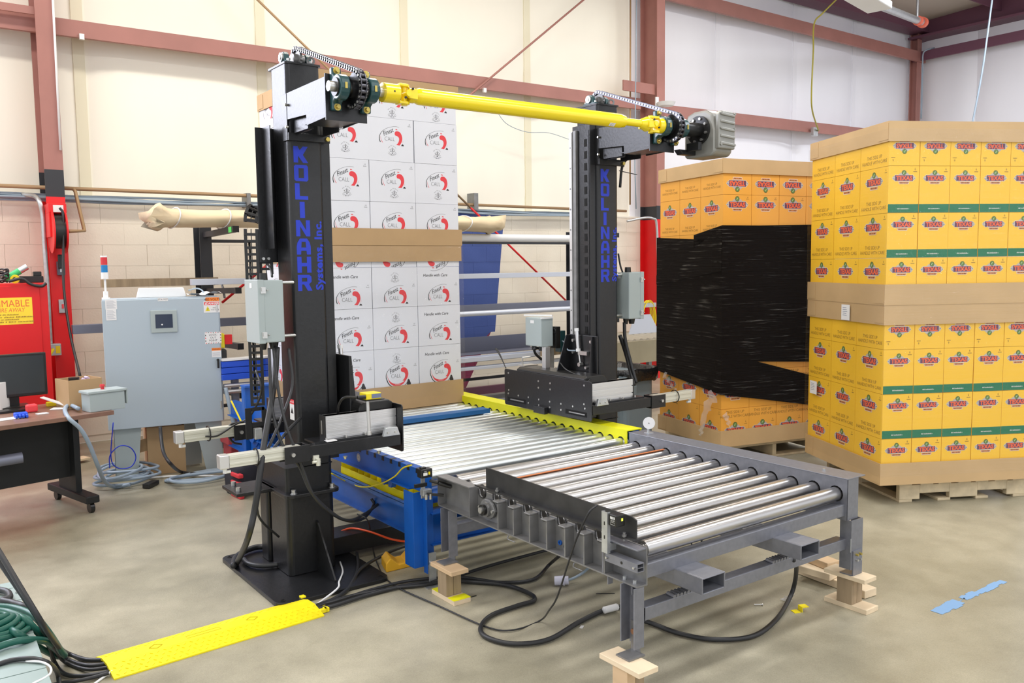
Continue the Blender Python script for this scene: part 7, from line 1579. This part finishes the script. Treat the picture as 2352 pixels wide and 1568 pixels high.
# ------------------------------------------------------------------ cables on and above the floor
def cable(pts, r, m, name, label, cat='cable', k=8, n=8, parent=None):
    q = []
    for p in pts:
        px, py, d = p[:3]
        if isinstance(d, (int, float)): q.append(P(px, py, Z=d))
        else: q.append(P(px, py, **{d[0]: d[1]}))
    return obj(name, MB().tube(spline(q, k), r, n), M[m], parent, label=None if parent else label, cat=None if parent else cat)
g1 = .014
cable([(700, 1400, g1), (760, 1392, g1), (850, 1364, g1), (930, 1345, g1), (1010, 1334, g1), (1085, 1336, g1), (1160, 1343, g1), (1215, 1362, g1), (1227, 1378, g1), (1190, 1390, g1), (1130, 1412, g1), (1104, 1440, g1), (1118, 1463, g1), (1180, 1478, g1), (1260, 1468, g1), (1330, 1428, g1), (1390, 1400, g1), (1440, 1390, g1)], .011, 'rubber', 'power_cable', 'thick black power cable looping on the floor to the tagged end by the near leg')
cable([(1387, 1401, g1+.012), (1418, 1393, g1+.012)], .016, 'wpaper', 'cable_tag', 'white tag wrapped round the black power cable', 'tag', n=6)
cable([(700, 1396, g1), (770, 1380, g1), (860, 1352, g1), (950, 1332, g1), (1060, 1326, g1), (1150, 1337, g1), (1225, 1330, g1), (1262, 1296, g1+.02), (1285, 1276, .16)], .009, 'rubber', 'power_cable', 'black cable rising from the floor into the middle of the grey conveyor')
cable([(700, 1404, g1), (790, 1372, g1), (905, 1350, g1), (1000, 1338, g1), (1120, 1300, g1), (1260, 1262, g1), (1330, 1244, g1)], .009, 'rubber', 'power_cable', 'dark cable running straight away under the grey conveyor')
cable([(1478, 1425, .02), (1500, 1432, g1), (1560, 1454, g1), (1640, 1468, g1), (1730, 1460, g1), (1785, 1420, g1), (1815, 1370, .03), (1826, 1335, .10), (1829, 1300, .22), (1822, 1285, .33)], .011, 'rubber', 'power_cable', 'thick black cable sagging in front of the beams on the right of the near leg')
cn_ = cable([(1300, 1333, .03), (1320, 1326, .03), (1343, 1312, .06), (1358, 1296, .12)], .007, 'rubberg', 'plug_cable', 'lavender grey cable with a round white plug lying under the conveyor')
b = MB(); a, c = P(1274, 1333, Z=.026), P(1306, 1332, Z=.03); b.cyl(a, a+(c-a)*.62, .024, 16); b.cyl(a+(c-a)*.70, c, .022, 16); b.cyl(a+(c-a)*.6, a+(c-a)*.72, .027, 16); obj('plug', b, mat('pale_lavender_plastic', sr(206, 206, 222), .35), cn_, label='white round plug')
cable([(1371, 1160, ('X', 2.20)), (1352, 1178, ('X', 2.16)), (1325, 1235, ('X', 2.17)), (1303, 1300, ('X', 2.195)), (1280, 1370, ('X', 2.24)), (1262, 1400, ('X', 2.27)), (1240, 1425, .008), (1180, 1446, .008), (1120, 1440, .008), (1010, 1392, .008), (900, 1340, .008), (865, 1290, .008), (852, 1232, .02), (845, 1195, ('Y', 4.1)), (820, 1180, ('Y', 4.1))], .004, 'rubber', 'sensor_wire', 'thin black sensor wire from the slotted bracket looping over the floor to the tower')
# hoses on the left tower
cable([(618, 800, ('Y', 4.2)), (620, 850, ('Y', 4.15)), (625, 940, ('Y', 4.10)), (648, 1020, ('Y', 4.05)), (672, 1050, ('Y', 4.05)), (690, 1075, ('Y', 4.05)), (715, 1130, ('Y', 4.02)), (760, 1175, ('Y', 4.05)), (800, 1196, ('Y', 4.1)), (835, 1190, ('Y', 4.2)), (858, 1160, ('X', 2.16)), (853, 1145, ('X', 2.16))], .008, 'rubber', 'cable', '', parent=t1)
cable([(628, 800, ('Y', 4.2)), (640, 900, ('Y', 4.12)), (660, 985, ('Y', 4.05)), (690, 1060, ('Y', 4.03)), (722, 1140, ('Y', 4.02)), (770, 1184, ('Y', 4.05)), (805, 1194, ('Y', 4.1)), (838, 1180, ('Y', 4.2)), (868, 1158, ('X', 2.16))], .008, 'rubber', 'cable', '', parent=t1)
cable([(636, 798, ('Y', 4.25)), (632, 860, ('Y', 4.2)), (622, 930, ('Y', 4.12)), (608, 1010, ('Y', 4.05)), (598, 1080, ('Y', 4.0)), (585, 1170, ('Y', 4.0)), (568, 1240, ('Y', 4.05)), (545, 1290, .05), (536, 1298, .045), (546, 1275, .045), (590, 1256, .045), (640, 1258, .045)], .016, 'rubber', 'thick_hose', '', parent=t1)
cable([(592, 1100, ('Y', 4.0)), (590, 1160, ('Y', 4.05)), (600, 1195, ('Y', 4.1)), (640, 1232, ('Y', 4.24))], .006, 'rubber', 'cable', '', parent=t1)
cable([(560, 1284, .04), (572, 1294, .04), (600, 1299, .04), (640, 1296, .04)], .014, 'rubber', 'thick_hose', '', parent=t1)
cable([(663, 800, ('Y', 4.2)), (672, 880, ('Y', 4.15)), (655, 940, ('Y', 4.1)), (625, 1010, ('Y', 4.05)), (610, 1040, ('Y', 4.05))], .008, 'rubber', 'cable', '', parent=t1)
cable([(690, 960, ('Y', 4.2)), (660, 990, ('Y', 4.08)), (628, 1030, ('Y', 4.05))], .008, 'rubber', 'cable', '', parent=t1)
cable([(588, 850, ('Y', 4.35)), (600, 900, ('Y', 4.3)), (570, 960, ('Y', 4.75)), (530, 975, ('Y', 4.78)), (523, 995, ('Y', 4.78)), (535, 1015, ('Y', 4.78)), (555, 1020, ('Y', 4.78))], .006, 'rubber', 'cable', '', parent=t1)
cable([(472, 1002, ('Y', 4.74)), (500, 1000, ('Y', 4.74)), (540, 975, ('Y', 4.74)), (560, 968, ('Y', 4.74))], .005, 'rubber', 'cable', '', parent=t1)
cable([(625, 635, ('Y', 4.27)), (622, 618, ('Y', 4.35)), (614, 606, ('Y', 4.45))], .006, 'rubber', 'cable', '', parent=t1)
cable([(1434, 740, ('Y', 4.28)), (1436, 780, ('Y', 4.28)), (1448, 830, ('Y', 4.25)), (1462, 880, ('Y', 4.2))], .012, 'rubber', 'cable', '', parent=t2)
cable([(1424, 770, ('Y', 4.3)), (1440, 820, ('Y', 4.3)), (1456, 885, ('Y', 4.2))], .014, 'rubber', 'cable', '', parent=t2)
cable([(1424, 430, ('Y', 4.3)), (1430, 380, ('Y', 4.3)), (1450, 358, ('Y', 4.2)), (1480, 348, ('Y', 4.0))], .009, 'rubber', 'cable', '', parent=t2)
cable([(1422, 392, ('Y', 4.3)), (1440, 396, ('Y', 4.3)), (1463, 401, ('Y', 4.3))], .003, 'rubber', 'cable', '', parent=t2)
cable([(1420, 582, ('Y', 4.28)), (1425, 610, ('Y', 4.28)), (1430, 625, ('Y', 4.28))], .006, 'rubber', 'cable', '', parent=t2)
cable([(781, 1290, .03), (787, 1312, .03), (779, 1335, .03), (776, 1350, .03), (745, 1375, .015), (715, 1396, .02)], .005, 'white', 'white_cable', 'white cable lying across the black base plate to the ramp')
cable([(820, 1270, .03), (822, 1300, .03), (810, 1340, .016), (780, 1368, .014), (740, 1385, .014), (700, 1398, .016)], .009, 'rubber', 'power_cable', 'short black cable curving from the base plate into the ramp')
cable([(940, 1250, .05), (890, 1270, .04), (830, 1305, .035), (800, 1350, .014), (760, 1378, .014), (705, 1400, .016)], .009, 'rubber', 'power_cable', 'black cable slanting from under the blue conveyor over the base plate to the ramp')
cable([(778, 1222, .12), (808, 1213, .14), (850, 1221, .14), (900, 1238, .12), (950, 1244, .10), (990, 1240, .10)], .006, 'orange', 'orange_cord', 'orange cord lying along the black floor beam under the blue conveyor', 'cord')
cable([(762, 1087, ('Y', 4.24)), (790, 1103, ('X', 2.14)), (830, 1118, ('X', 2.14)), (870, 1112, ('X', 2.14)), (905, 1095, ('X', 2.14)), (925, 1075, ('X', 2.14)), (945, 1068, ('X', 2.14))], .004, 'yelcord', 'yellow_wire', 'thin yellow wire from the tower to the clamp-on sensor', 'wire')
# cables leaving the ramp to the lower left
for i, (pts, r, lb) in enumerate((([(250, 1515, .018), (200, 1515, g1), (155, 1500, g1), (130, 1480, .2), (90, 1420, .42), (0, 1270, .62), (-30, 1220, .66)], .010, 'first black cable from the ramp end rising steeply along the grey trunking'),
    ([(250, 1524, .018), (200, 1528, g1), (150, 1512, g1), (120, 1478, .2), (80, 1408, .40), (0, 1290, .58), (-30, 1240, .62)], .010, 'second black cable beside the steep one, from the ramp end to the left edge'),
    ([(250, 1532, .018), (200, 1537, g1), (150, 1520, g1), (125, 1490, .12), (105, 1460, .25)], .008, 'black cable leaving the ramp and passing under the green hose loop'),
    ([(250, 1542, .018), (200, 1551, g1), (150, 1548, g1), (125, 1520, .03), (108, 1470, .2)], .009, 'lowest curved black cable leaving the ramp'),
    ([(250, 1545, .018), (210, 1556, g1), (170, 1564, g1), (140, 1568, g1), (110, 1575, g1)], .008, 'black cable running along the bottom edge from the ramp'))):
    cable(pts, r, 'rubber', 'black_cable', lb)
cable([(258, 1540, .018), (236, 1556, .006), (210, 1575, .006)], .005, 'white', 'white_cable', 'white cable leaving the near left end of the ramp')
# grey slatted trunking at the lower left with a green hose
zt_ = .30; a, c = P(33, 1335, Z=zt_), P(116, 1568, Z=zt_); gd = (c-a); gd.z = 0; gd.normalize(); gn = V(gd.y, -gd.x, 0)
if gn.x > 0: gn = -gn
gt = thing('grey_trunking', 'pale grey ribbed metal trunking at the lower left corner, under the green hose', 'trunking', (a.x-.2, a.y-.3, 0))
FG = Matrix(((gn.x, gd.x, 0, a.x), (gn.y, gd.y, 0, a.y), (0, 0, 1, 0), (0, 0, 0, 1))); RG = FG.to_3x3(); GL = (c-a).length+.5
obj('trunking_body', MB().box(0, .9, 0, GL, 0, zt_-.006, FG), M['gbox'], gt, R=RG, bev=.004)
k = 0; y_ = 0
for L_ in (.09, .17, .10, .10, .10, .10, .35, .3):
    if y_+L_ > GL: break
    obj('cover_plate', MB().box(-.003, .903, y_+.003, y_+L_-.003, zt_-.005, zt_+.002, FG), mat('grey_green_cover', sr(146, 164, 160), .45) if k == 0 else bpy.data.materials['grey_green_cover'], gt, R=RG, bev=.001); y_ += L_; k += 1
for y_ in (.17, .33): b = MB(); p_ = FG @ V(.006, y_, zt_+.002); b.cyl(p_, p_+V(0, 0, .008), .006, 8); b.cyl(p_-gn*.012, p_-gn*.03-V(0, 0, .004), .004, 6); obj('cover_screw', b, M['zinc'], gt)
def hose(pts, r, m, label, closed=False):
    q = [P(px, py, Z=z) for px, py, z in pts]; return obj('garden_hose', MB().tube(spline(q, 8), r, 10), M[m], label=label, cat='hose')
zh = zt_+.02
hose([(-30, 1392, zh), (30, 1395, zh), (75, 1412, zh), (110, 1450, .28), (140, 1495, .12), (148, 1505, .05), (130, 1506, .05), (100, 1492, .14), (50, 1460, zh), (0, 1432, zh), (-40, 1420, zh)], .013, 'greenh', 'green hose, upper loop with its tip near the black cables')
hose([(-40, 1400, zh+.02), (20, 1405, zh+.02), (60, 1425, zh+.02), (100, 1465, .24), (128, 1492, .10), (118, 1478, .2), (95, 1470, .28), (50, 1470, zh), (10, 1480, zh), (-40, 1500, zh)], .013, 'greenh', 'green hose, lower loop crossing the grey trunking')
b = MB()
for k in range(5):
    c_ = P(-12, 1446, Z=zh); r0 = .115-.018*k; b.tube([c_+V(r0*math.cos(t)*1.0, r0*.9*math.sin(t), .012*k+.006*math.sin(2*t+k)) for t in [i*2*math.pi/24 for i in range(24)]], .012, 8, closed=True)
obj('hose_coil', b, M['greenh'], label='coil of green hose at the left edge on the trunking', cat='hose')
obj('dark_hose', MB().tube(spline([P(-20, 1352, Z=zt_+.02), P(15, 1358, Z=zt_+.02), P(22, 1372, Z=zt_+.02), P(5, 1378, Z=zt_+.02), P(30, 1384, Z=zt_+.02), P(60, 1395, Z=zt_+.02), P(90, 1425, Z=.25), P(105, 1455, Z=.2)], 8), .013, 10), M['rubber'], label='dark grey hose bending above the green hose at the left edge', cat='hose')
obj('thin_white_wire', MB().tube(spline([P(60, 1518, Z=zt_+.008), P(95, 1520, Z=zt_+.01), P(116, 1532, Z=zt_), P(112, 1550, Z=zt_), P(75, 1570, Z=zt_+.005)], 8), .004, 6), M['white'], label='thin white wire curving over the grey trunking', cat='wire')
obj('black_tube', MB().tube(spline([P(-20, 1530, Z=zt_+.01), P(30, 1515, Z=zt_+.012), P(80, 1513, Z=zt_+.012), P(115, 1525, Z=zt_-.02), P(132, 1545, Z=.1), P(137, 1575, Z=.05)], 8), .009, 8), M['rubber'], label='black tube crossing the lowest trunking plate', cat='cable')
# grey hose from the desk box and the coils on the floor
q = [P(180, 938, Z=zd+.03), P(160, 930, Z=zd+.025), P(149, 940, Z=zd+.02), P(158, 960, Y=6.25), P(185, 985, Y=6.25), P(205, 1020, Y=6.3), P(225, 1070, Y=6.4), P(240, 1104, Y=6.6), P(262, 1118, Z=.02), P(300, 1112, Z=.03)]
obj('grey_hose', MB().tube(spline(q, 8), .014, 10), M['rubberg'], label='grey hose running from the desk box down to the floor coils', cat='hose')
b = MB(); rnd = random.Random(3)
for k in range(6):
    c_ = P(292+rnd.uniform(-14, 14), 1104+rnd.uniform(-8, 8), Z=.02); rx, ry, ph_ = rnd.uniform(.10, .19), rnd.uniform(.12, .30), rnd.uniform(0, 3)
    pts = [c_+V(rx*math.cos(t)*math.cos(ph_)-ry*math.sin(t)*math.sin(ph_), rx*math.cos(t)*math.sin(ph_)+ry*math.sin(t)*math.cos(ph_), .018*k+.02*abs(math.sin(t+k))) for t in [i*2*math.pi/26 for i in range(26)]]
    b.tube(pts, .011, 8, closed=True)
obj('cable_coil', b, M['rubberg'], label='tangle of light grey cable on the floor under the cabinet', cat='cable', kind='stuff')
b = MB()
for k in range(3):
    c_ = P(462, 1092+k, Z=.014+.02*k); rx = .27-.02*k
    b.tube([c_+V(rx*math.cos(t), .13*math.sin(t), .008*math.sin(2*t+k)) for t in [i*2*math.pi/30 for i in range(30)]], .012, 8, closed=True)
obj('cable_loop', b, M['rubberg'], label='neat oval loops of light grey cable right of the brown carton', cat='cable', kind='stuff')
cable([(368, 980, ('Y', 6.9)), (370, 1005, ('Y', 6.85)), (376, 1040, ('Y', 6.7)), (392, 1065, ('Y', 6.5)), (415, 1083, .02), (450, 1088, .02)], .013, 'rubber', 'spiral_cable', 'black and grey spiral wrapped cable hanging from the cabinet')
cable([(340, 1098, .012), (380, 1094, .012), (450, 1092, .012), (530, 1094, .012)], .008, 'white', 'white_hose', 'pale hose running on the floor from the tangle to the bag', 'hose')
obj('power_strip', MB().bar(P(335, 1117, Z=.02), P(358, 1106, Z=.02), .06, .035), M['blackp'], label='black power strip on the floor at the end of the cable tangle', cat='power strip', bev=.006)
cable([(252, 1075, ('Y', 6.8)), (253, 1045, ('Y', 6.8)), (275, 1024, ('Y', 6.8)), (300, 1028, ('Y', 6.8)), (312, 1050, ('Y', 6.8)), (300, 1072, ('Y', 6.8)), (270, 1074, ('Y', 6.8)), (255, 1050, ('Y', 6.8)), (260, 970, ('Y', 6.8))], .004, 'textblue', 'blue_wire', 'thin blue wire looped against the left cabinet leg', 'wire')
# planks and tube under the desk
for i, (p0, p1, lb) in enumerate((((-20, 1098), (95, 1072), 'pine plank on the floor under the desk, the longer one at the left edge'), ((50, 1098), (150, 1070), 'pine plank under the desk, nearer the camera'), ((110, 1068), (200, 1050), 'pine plank under the desk, the farthest, with a rounded end'))):
    a, c = P(*p0, Z=.012+.02*(i == 2)), P(*p1, Z=.012+.02*(i == 2)); obj('floor_plank', MB().bar(a, c, .11, .018), M['wood'], label=lb, cat='plank', bev=.002)
q = P(90, 1060, Z=.05); obj('grey_shell', MB().cbox((q.x, q.y, .055), .16, .10, .05, rz=.2), M['gbox'], label='small grey plastic shell on the planks under the desk', cat='box', bev=.01)
a, c = P(-20, 1062, Y=6.3), P(52, 1050, Y=6.3); obj('grey_tube', MB().cyl(a, c, .035, 14), M['railg'], label='grey tube under the desk at the left edge', cat='tube')
a = P(12, 1062, Z=.03); obj('red_bar', MB().bar(P(-20, 1076, Z=.03), P(100, 1060, Z=.03), .05, .05), M['red'], label='red bar on the floor under the desk', cat='bar')
# litter
q = P(1838, 1403, Z=0); b = MB(); F_ = T(q.x, q.y, 0) @ Matrix.Rotation(-.4, 4, 'Z'); b.box(-.04, -.008, -.018, .018, .0, .003, F_); b.cbox(tuple(F_ @ V(0, 0, .012)), .003, .036, .024, rz=-.4); b.box(.0, .035, -.018, .018, .022, .025, F_); obj('yellow_clip', b, M['yellowr'], label='small bent yellow clip lying on the floor near the right stand', cat='clip')
q = P(1810, 1375, Z=.006); b = MB(); 
for k in range(4): b.cbox((q.x+.012*k-.02, q.y+.006*(-1)**k, .006+.003*k), .03, .03, .002, rz=k, rx=.3*k)
obj('plastic_scrap', b, M['film_t'], label='crumpled clear plastic scrap on the floor beside the sagging cable', cat='scrap', bev=0)
a, c = P(1732, 1388, Z=.006), P(1750, 1388, Z=.006); obj('loose_screw', MB().cyl(a, c, .003, 8).cyl(c, c+(c-a).normalized()*.004, .006, 8), M['zinc'], label='loose silver screw on the floor under the right beam', cat='screw')
a, c = P(1369, 1363, Z=.003), P(1412, 1362, Z=.003); obj('black_zip_tie', MB().bar(a, c, .005, .002), M['blackp'], label='black zip tie on the floor left of the near leg', cat='zip tie')
a, c = P(1076, 1372, Z=.003), P(1094, 1367, Z=.003); obj('black_zip_tie', MB().bar(a, c, .004, .002), M['blackp'], label='short black zip tie piece beside the yellow-painted stand', cat='zip tie')
q = P(1336, 1439, Z=.002); obj('paper_scrap', MB().cbox((q.x, q.y, .0015), .03, .014, .0015, rz=.6), M['wpaper'], label='tiny cream paper scrap on the floor beside the power cable', cat='scrap')
obj('black_ring', MB().ring(tuple(P(1600, 1243, Y=2.6)), (.3, 1, .2), .03, .024, .006), M['blackp'], label=None, cat=None, parent=gc)
